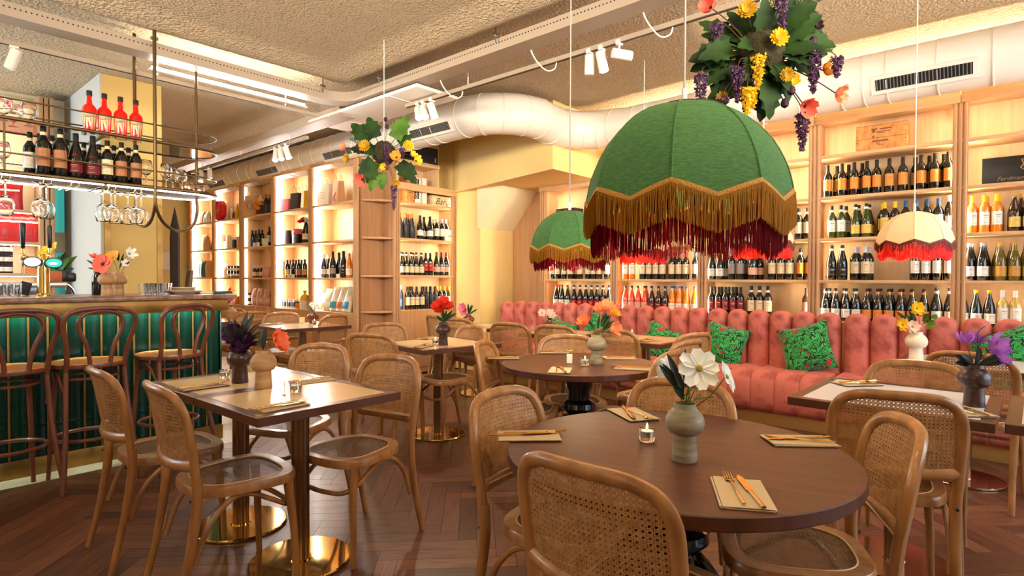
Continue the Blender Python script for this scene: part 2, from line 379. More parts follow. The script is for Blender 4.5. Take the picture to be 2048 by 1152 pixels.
t = thing('ceiling_panel', 'flat white service panel in the corner of the cable tray', 'ceiling panel', (3.40, 4.80, 2.90))
MB().box(-.2, -.9, 0, .28, .9, .03).build('panel', M_white, t, bevel=.004)
for y in (-.5, .5): MB().box(-.2, y-.012, -.006, .28, y+.012, 0).build('batten', M_white, t)
for p in ((-.15, -.7), (.2, .7)): MB().tube([(p[0], p[1], .03), (p[0], p[1], .2)], .006, 6).build('hanger', M_steel, t)

def track(label, a, b):
    a = Vector(a); b = Vector(b); t = thing('lighting_track', label, 'track', a)
    rect_sweep([(0, 0, 0), b-a], .018, .016).build('rail', M_tray, t, ang=30)
    d = (b-a).normalized()
    MB().tube([d*.02-Vector((0, 0, .0165)), (b-a)-d*.02-Vector((0, 0, .0165))], (.003, .008), 4, up=(0, 0, 1)).build('groove', M_grille, t)
    for k in (.12, .5, .88):
        q = (b-a)*k; MB().tube([q, q+Vector((0, 0, CEIL-.08-a.z))], .005, 6).build('hanger', M_white, t)
    return t
track('white lighting track below the tray, running towards the green lampshade', (3.44, 4.35, 2.87), (3.44, -2.6, 2.87))
track('white lighting track hung over the bar behind the bottle rack', (.2, 5.24, 2.86), (3.05, 5.24, 2.86))
track('white lighting track running above the gift shelves', (3.30, 5.9, 2.80), (3.30, 9.2, 2.80))
t = thing('tube_light', 'glowing tube light lying on the track over the bar', 'tube light', (1.55, 5.20, 2.895))
MB().box(0, -.02, 0, 1.35, .02, .012).build('housing', M_white, t); MB().tube([(.02, 0, .025), (1.33, 0, .025)], .013, 10).build('tube', M_tube, t)
t = thing('emergency_light', 'clear tubular emergency light with a green indicator under the tray', 'emergency light', (.05, 5.02, 2.88))
MB().tube([(-.3, 0, 0), (.42, 0, 0)], .03, 12).build('clear_tube', M_glass, t); MB().tube([(-.28, 0, 0), (.4, 0, 0)], .014, 10).build('tube', mat('dim_tube', S(235, 235, 240), .4, emis=1.2), t)
MB().cbox(.2, -.005, .035, .02, .02, .012).build('indicator', mat('green_indicator', S(40, 230, 130), .4, emis=4), t)

LENSES = []
def spot_head(x, y, z, dx, dy, dz, label, on=True, power=0, target=None):
    d = Vector((dx, dy, dz)).normalized(); t = thing('track_spotlight', label, 'spotlight', (x, y, z), group=None)
    MB().cbox(0, 0, .006, .05, .03, .03).build('adapter', M_white, t)
    MB().tube([(0, 0, 0), (0, 0, -.05)], .007, 8).build('stem', M_white, t)
    o = Vector((0, 0, -.07)); b = o-d*.05; e = o+d*.085
    MB().tube([b, e], .034, 16).build('head', M_white, t)
    MB().tube([e+d*.0006, e+d*.003], .029, 16).build('lens', M_lens if on else M_white, t)
    if power: spot('spotlight_beam', Vector((x, y, z))+e+d*.02, target, power, WARM2, 75)
spot_head(3.44, 4.17, 2.85, -.35, -.55, -.75, 'left one of three white spotlights beside the hanging flowers', True, 60, (2.4, 2.6, 0))
spot_head(3.44, 4.09, 2.85, -.25, -.5, -.8, 'middle one of three white spotlights beside the hanging flowers', True, 42, (5.5, 5.2, 1.2))
spot_head(3.44, 3.98, 2.85, .35, -.1, -.9, 'right one of three white spotlights beside the hanging flowers', True, 45, (4.4, 3.6, 0))
spot_head(3.44, 2.29, 2.85, .05, .05, -1, 'unlit white spotlight, left of three on the long ceiling track', False)
spot_head(3.44, 2.19, 2.85, .1, -.15, -.9, 'middle lit spotlight of three on the long ceiling track', True, 60, (3.2, 1.2, 0))
spot_head(3.44, 2.05, 2.85, .8, -.7, -.12, 'sideways lit spotlight, right of three on the long ceiling track', True, 40, (5.4, .9, 2.9))
spot_head(.60, 5.24, 2.84, .05, -.05, -1, 'lit white spotlight above the red aperitif bottles', True, 40, (.8, 3.6, 0))
spot_head(.74, 5.24, 2.84, -.25, .1, -.9, 'unlit white spotlight tilted beside the lit one over the bar', False)
spot_head(3.30, 6.62, 2.78, -.25, -.3, -.85, 'left one of three spotlights in front of the far duct grilles', True, 45, (2.5, 5.6, 0))
spot_head(3.30, 6.50, 2.78, -.1, -.4, -.9, 'middle one of three spotlights in front of the far duct grilles', True)
spot_head(3.30, 6.36, 2.78, .2, -.3, -.9, 'right one of three spotlights in front of the far duct grilles', True, 24, (4.3, 6.0, .8))
spot_head(3.30, 8.85, 2.78, -.2, -.3, -.9, 'farther spotlight of two over the end of the bottle rack', True, 24, (3.1, 8.0, 0))
spot_head(3.30, 8.55, 2.78, -.1, -.3, -.9, 'nearer spotlight of two over the end of the bottle rack', True)
# loose white leads from the track up to the tray
for i, y in enumerate((3.62, 2.62, 1.7)):
    p = cr([(3.30, y+.12, 3.0), (3.33, y+.08, 2.88), (3.40, y+.03, 2.80), (3.44, y-.02, 2.81), (3.44, y-.04, 2.86)], 6)
    tag(MB().tube(p, .005, 6).build('power_lead', M_white), 'white power lead looping down to the ceiling track, %s from the corner' % ORD[i], 'cable', 'track leads')

# ------------------------------------------------------------------ ventilation duct
def duct(name, label, path, r, grilles, seam_step=.16):
    P = [Vector(p) for p in path]; t = thing(name, label, 'duct', P[0]); M0 = Matrix.Translation(-P[0])
    MB().tube(P, r, 32, up=(0, 0, 1)).xf(M0).build('pipe', M_duct, t, ang=60)
    acc = 0
    for i in range(1, len(P)-1):
        acc += (P[i]-P[i-1]).length
        if acc > seam_step:
            acc = 0; d = (P[i+1]-P[i-1]).normalized(); s = MB().tube([P[i]-d*.004, P[i]+d*.004], r+.006, 32).xf(M0).build('seam', M_duct, t)
    for (c, al, outw, L, H) in grilles:
        c = Vector(c); al = Vector(al); outw = Vector(outw).normalized(); upv = outw.cross(al).normalized()
        if upv.z < 0: upv = -upv
        A = Matrix((al, upv, outw)).transposed().to_4x4(); A.translation = c-P[0]
        g = MB().box(-L/2-.03, -H/2-.03, -.03, L/2+.03, H/2+.03, .002).build('grille', M_duct, t); g.matrix_local = A
        MB().box(-L/2, -H/2, 0, L/2, H/2, .0035).build('opening', M_grille, g, smooth=False)
        n = int(L/.022); sl = MB()
        for k in range(n): x = -L/2+(k+.5)*L/n; sl.box(x-.003, -H/2, .002, x+.003, H/2, .009)
        sl.build('slat', M_slat, g, smooth=False, kind='stuff')
ARC = lambda cx, cy, r, a0, a1, z, n=12: [(cx+r*math.cos(a0+(a1-a0)*i/n), cy+r*math.sin(a0+(a1-a0)*i/n), z) for i in range(n+1)]
dz_ = 2.93
RD = .205
p1 = [(4.22, 11.9-.16*i, dz_) for i in range(int((11.9-4.45)/.16)+1)]
path = p1 + ARC(4.22+.52, 4.32, .52, PI, PI*1.5-.0, dz_) + [(4.86, 3.80, dz_-.01), (4.98, 3.80, dz_-.02)] + ARC(4.98, 3.80-.5, .5, PI/2, .0, dz_-.03)+[(5.48, 3.18-.16*i, dz_-.05) for i in range(38)]
so = Vector((-.86, 0, -.5)).normalized()
def gl(x, y, z, L): c = Vector((x, y, z))+so*(RD-.001); return (c, (0, 1, 0), so, L, .085)
gr = [gl(4.22, 4.72, dz_, .62), gl(4.22, 6.5, dz_, .62), gl(4.22, 8.39, dz_, .62), gl(4.22, 10.2, dz_, .62), gl(5.48, .55, dz_-.05, .6), gl(5.48, 2.26, dz_-.05, .6)]
duct('air_duct', 'white round ventilation duct bending over the bookcases, with dark slotted grilles', path, RD, gr)

M_cove = mat('cove_led', (1, .9, .75, 1), .5, emis=130, ecol=(1, .84, .62, 1))
t = thing('cove_light', 'hidden light strip lying on top of the wine wall behind the duct', 'light strip', (6.05, 3.4, 2.775))
MB().box(-.03, -4.2, 0, .03, .05, .012).build('profile', M_white, t); MB().box(-.02, -4.15, .012, .02, .0, .016).build('strip', M_cove, t, smooth=False)
# ================================================================== bookcases
def cabinet(label, loc, rz, W, levels, top, depth=.33, base=None, doors=2, group=None, strips='lr', led=None, post='both', cl=False, cr_=False, rail=.06):
    """one bay: local x runs left to right seen from the front, y goes into the wall"""
    t = thing('display_cabinet', label, 'cabinet', loc, rz, group)
    MB().box(0, depth-.015, base or .02, W, depth, top).build('back_panel', M_oak, t, smooth=False)
    for x in (.0, W-.0115): MB().box(x, .03, 0, x+.0115, depth-.015, top).build('side_panel', M_oak, t, smooth=False)
    MB().box(.011, .0, top-.02, W-.011, depth-.015, top).build('top_board', M_oakh, t, bevel=.002)
    MB().box(-.05 if cl else .0015, -.022, top-rail, W+(.05 if cr_ else -.0015), .0, top+.03).build('cornice', M_oakh, t, bevel=.004)
    for z in levels: MB().box(.011, -.004, z-.028, W-.011, depth-.015, z).build('shelf', M_oakh, t, bevel=.004)
    if base:
        MB().box(.011, .02, base-.03, W-.011, depth-.015, base).build('base_top', M_oakh, t, bevel=.003)
        for i in range(doors):
            a = .012+(W-.024)*i/doors; b = .012+(W-.024)*(i+1)/doors
            MB().box(a+.002, .0, .08, b-.002, .02, base-.004).build('door', M_oakd, t, bevel=.002)
        MB().box(.0, .04, 0, W, .06, .08).build('kickboard', M_oakd, t, smooth=False)
    # reeded pilasters
    def pil(x):
        p = MB().box(x-.05, .0, 0, x+.05, .03, top).build('pilaster', M_oakd, t, smooth=False)
        for k in (-.033, 0, .033):
            MB().tube([(x+k, .0, .0), (x+k, .0, top-rail)], .0145, 8).build('reed', M_oakd, p)
    if post in ('both', 'left'): pil(0)
    if post in ('both', 'right'): pil(W)
    if led:
        mled, wd, yy = led
        z0 = (base or levels[-1])+.01; 
        if 'l' in strips: MB().box(.0515 if wd > .02 else .0125, yy, z0, .0535 if wd > .02 else .0145, yy+wd, top-.09).build('led_strip', mled, t, smooth=False)
        if 'r' in strips: MB().box(W-.0145, yy, z0, W-.0125, yy+wd, top-.09).build('led_strip', mled, t, smooth=False)
    return t

M_leddim = mat('led_strip_dim', (1, .95, .9, 1), .5, emis=2.5, ecol=(1, .9, .8, 1))
XL, LV, LB, LT = 4.10, (2.223, 1.736, 1.25), .804, 2.79
LY = [6.17+1.075*i for i in range(6)]
names = ['nearest gift cabinet, with white and kraft bags on its top shelf', 'gift cabinet with a red, a black and a yellow bag on top', 'dim gift cabinet with unlit shelves and a kraft bag on top', 'gift cabinet with the red hexagon box on its top shelf', 'farthest gift cabinet, behind the end of the bottle rack']
for i in range(5):
    cabinet('pale oak '+names[i], (XL, LY[i+1], 0), -PI/2, 1.075, LV, LT, .36, LB, led=(M_leddim if i == 2 else M_led, .045, .035), strips='l' if i != 2 else 'l', post='both' if i == 0 else 'left', cr_=i == 0)
XR, RV = 5.89, (2.391, 2.012, 1.632, 1.248, .87)
RY = [4.63-1.07*i for i in range(7)]
rn = ['wine cabinet under the bulkhead, behind the smaller green lampshade', 'wine cabinet behind the left white lampshade, rose bottles low down', 'wine cabinet behind the large green lampshade', 'wine cabinet with the pale wooden crate on its top shelf', 'wine cabinet with the long black crested box', 'wine cabinet past the picture edge, seen as a sliver']
for i in range(6):
    if i == 5: continue
    cabinet('light oak '+rn[i], (XR, RY[i], 0), -PI/2, 1.07, RV[1:] if i == 0 else RV, 2.435 if i == 0 else 2.74, .33, .50, led=(M_ledw, .014, .034), strips='lr', post='both' if i == 0 else 'right', cl=i == 0)
# pier: curved open corner shelves, then a wine cabinet facing the room
YP = 5.89
t = cabinet('light oak wine cabinet on the pier beside the corner shelves', (4.52, YP, 0), 0, .99, (2.235, 1.765, 1.288), 2.44, .33, .837, led=(M_ledw, .014, .034), post='both', cl=True, cr_=True)
hb = MB().box(0, -.0, 2.44, .70, .315, 2.74).build('upper_box', None, None)
bpy.data.objects.remove(hb)
for nm, b in (('side_panel', (.0, .0, 2.44, .022, .315, 2.74)), ('side_panel', (.68, .0, 2.44, .70, .315, 2.74)), ('back_panel', (.0, .30, 2.44, .70, .315, 2.74)), ('top_board', (.0, -.01, 2.72, .71, .315, 2.77))):
    MB().box(*b).build(nm, M_oak, t, bevel=.002)
cn = thing('corner_shelf', 'open curved oak corner shelves between gift cabinets and pier cabinet', 'shelf unit', (4.10, 6.12, 0))
A_, B_ = Vector((0, .0, 0)), Vector((.40, -.23, 0))
M_cornerwood = mat('corner_oak', S(186, 140, 98), .5, col2=S(174, 126, 86), ns=1, stretch=(30, 30, 1.2))  # browner oak tone for the corner shelf panels
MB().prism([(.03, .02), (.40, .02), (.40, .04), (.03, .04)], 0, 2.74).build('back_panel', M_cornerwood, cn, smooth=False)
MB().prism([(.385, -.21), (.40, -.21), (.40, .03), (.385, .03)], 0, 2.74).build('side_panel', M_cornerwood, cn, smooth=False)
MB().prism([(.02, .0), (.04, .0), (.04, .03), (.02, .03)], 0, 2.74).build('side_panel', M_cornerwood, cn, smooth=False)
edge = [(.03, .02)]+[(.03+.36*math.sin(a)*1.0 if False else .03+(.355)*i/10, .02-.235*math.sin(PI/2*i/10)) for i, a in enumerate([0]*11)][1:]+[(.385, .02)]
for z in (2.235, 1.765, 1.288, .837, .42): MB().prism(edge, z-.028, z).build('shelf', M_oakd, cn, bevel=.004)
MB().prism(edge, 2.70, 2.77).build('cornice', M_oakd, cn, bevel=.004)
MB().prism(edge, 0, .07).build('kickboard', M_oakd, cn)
# oak end panel running back from the wine wall to the recess
o = MB().box(6.195, 4.69, 0, 6.228, 5.40, 1.93).build('end_panel', M_oakd, smooth=False)
v = o.data
o2 = MB().prism([(4.69, 0), (5.40, 0), (5.40, 1.93), (4.96, 2.435), (4.69, 2.435)], 6.195, 6.228).xf(Matrix(((0, 0, 1, 0), (1, 0, 0, 0), (0, 1, 0, 0), (0, 0, 0, 1)))).mesh('end_panel', M_oakd, smooth=False)
o.data = o2; tag(o, 'sloping-topped oak panel filling the recess beside the wine wall', 'panel')

# ------------------------------------------------------------------ bottles
def capm(r, z0, z1): return [(r, z0), (r, z1-.002), (r-.0015, z1), (.0, z1)]
SHAPES = {   # body profile, capsule (r, z0, z1), label (r, z0, z1)
 'claret': ([(0, .002), (.034, 0), (.0375, .006), (.0375, .185), (.0355, .200), (.026, .220), (.0165, .236), (.0145, .25), (.0145, .298), (0, .299)], (.0152, .236, .302), (.0379, .06, .165)),
 'burgundy': ([(0, .002), (.037, 0), (.041, .006), (.041, .135), (.0385, .160), (.031, .195), (.0215, .228), (.0155, .255), (.0145, .298), (0, .299)], (.0152, .248, .302), (.0414, .035, .115)),
 'sparkling': ([(0, .002), (.040, 0), (.0435, .006), (.0435, .14), (.041, .170), (.033, .205), (.023, .24), (.016, .27), (.0155, .312), (0, .313)], (.0175, .235, .32), (.044, .05, .12)),
 'slim': ([(0, .002), (.030, 0), (.033, .006), (.033, .20), (.030, .225), (.020, .25), (.0145, .27), (.0142, .318), (0, .319)], (.0150, .262, .322), (.0334, .05, .15)),
 'aperitif': ([(0, .002), (.034, 0), (.037, .01), (.043, .165), (.041, .178), (.030, .195), (.0185, .205), (.0165, .222), (.0165, .236), (.0145, .238), (.0145, .27), (0, .271)], (.0175, .262, .298), (.0425, .025, .14)),
 'small': ([(0, .002), (.026, 0), (.028, .005), (.028, .085), (.022, .105), (.012, .12), (.011, .15), (0, .151)], (.0135, .13, .165), (.0284, .02, .075)),
 'oil': ([(0, .002), (.027, 0), (.030, .005), (.030, .165), (.026, .185), (.014, .205), (.0125, .24), (0, .241)], (.0135, .215, .25), (.0304, .04, .12)),
}
BM = {}
def bmesh_for(kind, part, m):
    k = (kind, part, m.name)
    if k in BM: return BM[k]
    prof, cap, lab = SHAPES[kind]; b = MB()
    if part == 'body': b.lathe(prof, 16)
    elif part == 'cap': b.lathe(capm(*cap), 12)
    elif part == 'label':
        r, z0, z1 = lab; b.grid(lambda u, v: ((r*(1 if kind != 'aperitif' else .87+.13*v))*math.sin((u-.5)*2.5), -(r*(1 if kind != 'aperitif' else .87+.13*v))*math.cos((u-.5)*2.5), z0+(z1-z0)*v), 8, 1)
    elif part == 'mark':
        r, z0, z1 = lab; h = z1-z0; r += .0004
        for a0, a1, f0, f1 in ((-.45, .45, .70, .745), (-.3, .3, .56, .58), (-.42, .42, .16, .18)):
            b.grid(lambda u, v: ((r*(1 if kind != 'aperitif' else .87+.13*(f0+(f1-f0)*v)))*math.sin(a0+(a1-a0)*u), -(r*(1 if kind != 'aperitif' else .87+.13*(f0+(f1-f0)*v)))*math.cos(a0+(a1-a0)*u), z0+h*(f0+(f1-f0)*v)), 4, 1)
    elif part == 'collar':
        q = [p for p in prof if p[1] > (.16 if kind != 'claret' else .2)]; r0, zz = q[0][0], q[0][1]
        b.grid(lambda u, v: ((r0+.001-.012*v)*math.sin((u-.5)*2.2), -(r0+.001-.012*v)*math.cos((u-.5)*2.2), zz-.018*abs(u-.5)*2+.03*v), 8, 2)
    elif part == 'neck_band':
        r, z0, z1 = cap; b.lathe([(r+.0006, z0+.006), (r+.0006, z0+.026)], 12)
    me = b.mesh(kind+'_'+part, m, smooth=True, ang=50); BM[k] = me; return me
def G(n, c, rough=.07): return mat('glass_'+n, c, rough, spec=.7, coat=.3)
GL = {'dark': G('dark', S(16, 18, 14)), 'green': G('green', S(52, 62, 14)), 'olive': G('olive', S(92, 80, 16)), 'brown': G('brown', S(52, 26, 8)), 'amber': G('amber', S(226, 130, 34)), 'rose': G('rose', S(236, 74, 44)), 'white': G('white_wine', S(198, 172, 84)), 'red': mat('red_aperitif', S(226, 22, 10), .06, coat=.4, emis=.06, ecol=S(226, 22, 10)), 'blue': G('blue', S(24, 40, 74)), 'black': mat('matt_black_glass', S(34, 40, 46), .35), 'clear': mat('pale_glass', S(222, 214, 190), .08, spec=.7)}
LM = {n: mat('paper_'+n, c, .6) for n, c in dict(white=S(240, 232, 216), cream=S(232, 208, 166), orange=S(226, 140, 52), yellow=S(226, 188, 92), gold=S(206, 150, 60), red=S(170, 22, 24), wine=S(120, 20, 34), black=S(24, 22, 22), silver=S(196, 196, 200), blue=S(28, 78, 130), tan=S(176, 116, 76), pink=S(226, 168, 146), copper=S(216, 110, 30), brightyellow=S(240, 190, 20), grey=S(150, 140, 138)).items()}
LM['copper'] = mat('paper_copper', S(226, 120, 40), .3, .5); LM['silver'] = mat('paper_silver', S(200, 200, 204), .3, .7)
M_ink = mat('label_ink', S(150, 118, 90), .7)
def bottle(kind, glass, cap, label, loc, face=(0, -1), lab='', group=None, sc_=1.0, marks=True, collar=None, band=None, cat='bottle', name='wine_bottle'):
    o = link(name, bmesh_for(kind, 'body', GL[glass]), None, loc, (0, 0, math.atan2(face[1], face[0])+PI/2)); tag(o, lab, cat, group)
    if sc_ != 1: o.scale = (sc_,)*3
    if cap: link('capsule', bmesh_for(kind, 'cap', LM[cap]), o)
    if label:
        l = link('label', bmesh_for(kind, 'label', LM[label]), o)
        if marks: link('print', bmesh_for(kind, 'mark', M_ink if label not in ('black', 'wine', 'red') else LM['cream']), l)
    if collar: link('collar_label', bmesh_for(kind, 'collar', LM[collar]), o)
    if band: link('neck_band', bmesh_for(kind, 'neck_band', LM[band]), o)
    return o
def row(pxs, y_ref, plane, val, z, spec, desc, where, group, face, k0=0, total=None):
    """bottles standing on a shelf at the picture columns pxs, on the wall plane X or Y = val"""
    kind, glass, cap, label, kw = spec; n = len(pxs)
    for i, px in enumerate(pxs):
        v = val
        if isinstance(px, tuple): px, back = px; v = val+back
        p = (ax if plane == 'X' else ay)(px, y_ref, v)
        L_ = '%s %s' % (desc, where) if n == 1 else '%s %s, %s from left' % (desc, where, ORD[i])
        QUEUE.append([p.y if plane == 'X' else p.x, v, plane, z, spec, face, L_, group])
QUEUE = []
def flush():
    """spread bottles that would touch along their shelf, then stand them there"""
    rows = {}
    for q in QUEUE: rows.setdefault((q[2], round(q[1], 3), q[3]), []).append(q)
    for rw in rows.values():
        rw.sort(key=lambda q: q[0])
        rad = [max(p[0] for p in SHAPES[q[4][0]][0])*q[4][4].get('sc_', 1) for q in rw]
        for _ in range(300):
            for i in range(len(rw)-1):
                need = rad[i]+rad[i+1]+.0015-(rw[i+1][0]-rw[i][0])
                if need > 0: rw[i][0] -= need/2; rw[i+1][0] += need/2
    for q, v, plane, z, (kind, glass, cap, label, kw), face, L_, group in QUEUE:
        bottle(kind, glass, cap, label, (v, q, z) if plane == 'X' else (q, v, z), face, L_, group, **kw)
FW, FP = (-1, .0), (0, -1)
XF, XB = XR+.085, .095
def R(pxs, y, z, kind, glass, cap, label, desc, where, group=None, **kw):
    row(pxs, y, 'X', XF, z, (kind, glass, cap, label, kw), desc, where, group or ('wine bottles '+where), (-.92, -.38))
b = XB
# crate cabinet (fourth from the left)
R([1655, (1674, b), 1683.5, (1697, b), 1708, (1724, b), 1734, 1752, 1778, 1805, (1830, b), 1841.5, (1858, b), 1869, (1887, b), 1896], 385, RV[1], 'claret', 'dark', 'black', 'orange', 'dark bottle with orange label', 'on the shelf under the crate')
R([1663.6, 1681, (1692, b)], 470, RV[2], 'claret', 'green', 'black', 'white', 'green-gold bottle, white label', 'two shelves under the crate', band='white')
R([1711, (1717, b), 1731.6, (1738, b)], 470, RV[2], 'burgundy', 'green', 'black', 'yellow', 'sloping green bottle, yellow label', 'two shelves under the crate', band='white')
R([(1764, b), 1772.5, 1789], 470, RV[2], 'claret', 'dark', 'brightyellow', 'yellow', 'dark bottle with yellow capsule', 'half behind the right white lampshade')
R([1816, 1838, (1852, b), 1863, 1877], 470, RV[2], 'claret', 'dark', 'blue', 'white', 'dark bottle with blue capsule', 'above the right white lampshade')
R([1890, 1900], 470, RV[2], 'slim', 'dark', 'white', 'white', 'slim dark bottle, white capsule', 'right of the white lampshade')
R([1663.6, 1683], 557, RV[3], 'burgundy', 'dark', 'black', 'black', 'tall dark bottle, blackish label', 'at eye level, left of the white lampshade', band='white', sc_=1.06)
R([1709, (1716, b), 1730, (1738, b)], 557, RV[3], 'claret', 'dark', 'silver', 'cream', 'dark bottle with silver capsule', 'at eye level, left of the white lampshade')
R([1832, 1850, (1862, b), 1875.5, 1893], 557, RV[3], 'claret', 'dark', 'black', 'white', 'bottle with tall white label', 'standing below the fringe of the white lampshade')
R([1652, (1659, b), 1667, 1681, (1693, b), 1697, (1704, b), 1713], 600, RV[4], 'burgundy', 'dark', 'black', 'white', 'dark bottle, white neck band', 'just over the bench', band='white', collar='white')
R([1738, (1744, b), 1752, (1762, b), 1768, (1781, b), 1786, (1801, b), 1808, 1825], 600, RV[4], 'burgundy', 'dark', 'black', 'orange', 'dark bottle, orange neck band', 'just over the bench', band='orange', collar='orange')
R([1883, 1901], 600, RV[4], 'burgundy', 'dark', 'black', 'white', 'dark bottle, white label', 'low down at the right of the crate cabinet', band='white', sc_=1.05)
# cabinet at the right edge
R([1950, 1965, (1976, b), 1988, (1992, b)], 461, RV[2], 'claret', 'amber', 'brightyellow', 'white', 'orange wine bottle with yellow capsule', 'below the black crested box')
R([2034, (2041, b), 2050], 461, RV[2], 'burgundy', 'brown', 'gold', 'yellow', 'brown bottle with gold capsule', 'right of the orange wine bottles')
R([1939, (1947, b), 1962, (1970, b)], 557, RV[3], 'burgundy', 'dark', 'silver', 'white', 'dark bottle with silver capsule', 'second row under the crested box')
R([(2001, b), 2012, (2023, b), 2028, (2037, b), 2044], 557, RV[3], 'burgundy', 'olive', 'gold', 'gold', 'olive bottle with gold label', 'beside the silver-capped bottles')
R([1936, 1948, 1962], 600, RV[4], 'burgundy', 'dark', 'brightyellow', 'white', 'dark bottle with yellow cap', 'over the bench by the right post')
R([2004, 2030], 600, RV[4], 'claret', 'white', 'white', 'white', 'pale white-wine bottle', 'over the bench at the far right')
# third cabinet
R([1598, 1614], 477, RV[2], 'claret', 'dark', 'black', 'cream', 'dark bottle with cream label', 'right of the large green lampshade', band='white')
R([1423, 1439, (1451, b)], 557, RV[3], 'burgundy', 'dark', 'red', 'white', 'dark bottle with red capsule', 'behind the burgundy fringe')
R([1463, 1480, (1488, b)], 557, RV[3], 'claret', 'dark', 'grey', 'grey', 'dark bottle with grey label', 'below the middle red fringe')
R([1505, (1519, b)], 557, RV[3], 'sparkling', 'dark', 'black', 'pink', 'dark bottle with pink label', 'below the middle red fringe')
R([1544, 1562, 1579], 557, RV[3], 'claret', 'dark', 'black', 'cream', 'dark bottle with cream label', 'below the middle red fringe')
R([1602, 1617], 557, RV[3], 'claret', 'dark', 'black', 'orange', 'dark bottle with amber picture label', 'left of the crate cabinet post', band='white')
R([1424, (1429, b), 1437, (1443, b), 1450, (1458, b), 1465, (1473, b), 1481], 600, RV[4], 'claret', 'dark', 'black', 'wine', 'black bottle with small dark red label', 'low down behind the coral bench')
R([1503, 1519, 1535], 600, RV[4], 'claret', 'dark', 'black', 'cream', 'white-necked bottle, cream label', 'low down behind the coral bench', band='white', sc_=1.04)
R([1613], 600, RV[4], 'claret', 'brown', 'black', 'pink', 'lone brown bottle with pale label', 'low down beside the crate cabinet post')
# second cabinet
R([1251, 1264], 557, RV[3], 'claret', 'amber', 'copper', 'white', 'pale orange bottle', 'under the left red fringe')
R([1285, 1298, 1311.6, 1325], 557, RV[3], 'claret', 'dark', 'black', 'cream', 'dark bottle with cream label', 'under the left red fringe')
R([1343.6, (1350, b), 1358, 1372], 557, RV[3], 'claret', 'dark', 'red', 'cream', 'red-capped bottle, cream label', 'right of the left white lampshade')
R([1391], 557, RV[3], 'claret', 'dark', 'blue', 'white', 'single blue-capped bottle', 'beside the post under the large green lamp')
R([1252, 1264, 1276, 1287, (1292, b)], 600, RV[4], 'burgundy', 'rose', 'black', 'pink', 'red rose wine bottle', 'low down, behind the bench')
R([1305, 1318, 1331], 600, RV[4], 'burgundy', 'brown', 'black', 'wine', 'plain brown bottle', 'between rose and orange wines')
R([1344, (1351, b), 1358, (1362, b), 1370, 1390], 600, RV[4], 'burgundy', 'amber', 'blue', 'white', 'orange wine bottle, dark blue capsule', 'low down, behind the bench')
# first cabinet
R([1105, 1115, (1122, b), 1128, 1141, (1150, b), 1160, 1176, 1187, 1199, 1214], 557, RV[3], 'claret', 'dark', 'black', 'cream', 'dark bottle', 'below the small green lamp fringe')
R([1113, (1119, b), 1124, 1135], 600, RV[4], 'burgundy', 'dark', 'red', 'white', 'dark bottle, red capsule', 'low at the far end of the wine wall')
R([1148, 1160, 1172, 1183, 1195, 1206, 1217], 600, RV[4], 'burgundy', 'dark', 'black', 'red', 'dark bottle, reddish label', 'low at the far end of the wine wall', band='white')
# pier cabinet
YF, yb = YP+.085, .10
def Pq(pxs, y, z, kind, glass, cap, label, desc, where, **kw):
    row(pxs, y, 'Y', YF, z, (kind, glass, cap, label, kw), desc, where, 'pier bottles '+where, (-.55, -.83))
Pq([801, 809, (816, yb), 823.5], 475, 1.765, 'sparkling', 'black', 'copper', None, 'matt black bottle, orange foil', 'on the pier cabinet', sc_=1.03)
Pq([840, (848, yb), 860], 478, 1.765, 'sparkling', 'dark', 'black', 'white', 'dark sparkling bottle', 'on the upper pier shelf')
Pq([(867, yb), 873.5, (882, yb), 884], 480, 1.765, 'claret', 'dark', 'silver', 'white', 'dark bottle, silvery capsule', 'on the upper pier shelf')
Pq([892], 482, 1.765, 'claret', 'dark', 'white', 'white', 'bottle behind the white box', 'on the upper pier shelf')
Pq([803, (805, yb), 813, 821, (826, yb), 832, 843], 548, 1.288, 'burgundy', 'dark', 'black', 'cream', 'dark bottle with pale label', 'on the middle pier shelf', band='white')
Pq([851, 860.5], 549, 1.288, 'claret', 'dark', 'black', 'red', 'dark bottle, red spot label', 'on the middle pier shelf')
Pq([873, 883, 892.5], 550, 1.288, 'sparkling', 'dark', 'wine', 'pink', 'sparkling bottle, pink base label', 'on the middle pier shelf')
Pq([801.5], 620, .837, 'slim', 'blue', 'silver', 'blue', 'slim bluish bottle', 'alone on the lowest pier shelf')
Pq([815, (820, yb), 824, 833, 844, (847, yb)], 620, .837, 'claret', 'dark', 'black', 'cream', 'black bottle, square cream label', 'on the lowest pier shelf')
Pq([852.5, (860, yb), 861.5, 869.5], 620, .837, 'claret', 'black', 'black', None, 'plain black bottle', 'mid lowest pier shelf')
Pq([(874, yb), 880, 888.5, 898, (902, yb)], 619, .837, 'claret', 'dark', 'brightyellow', 'white', 'black bottle, pale yellow capsule', 'on the lowest pier shelf')
flush()
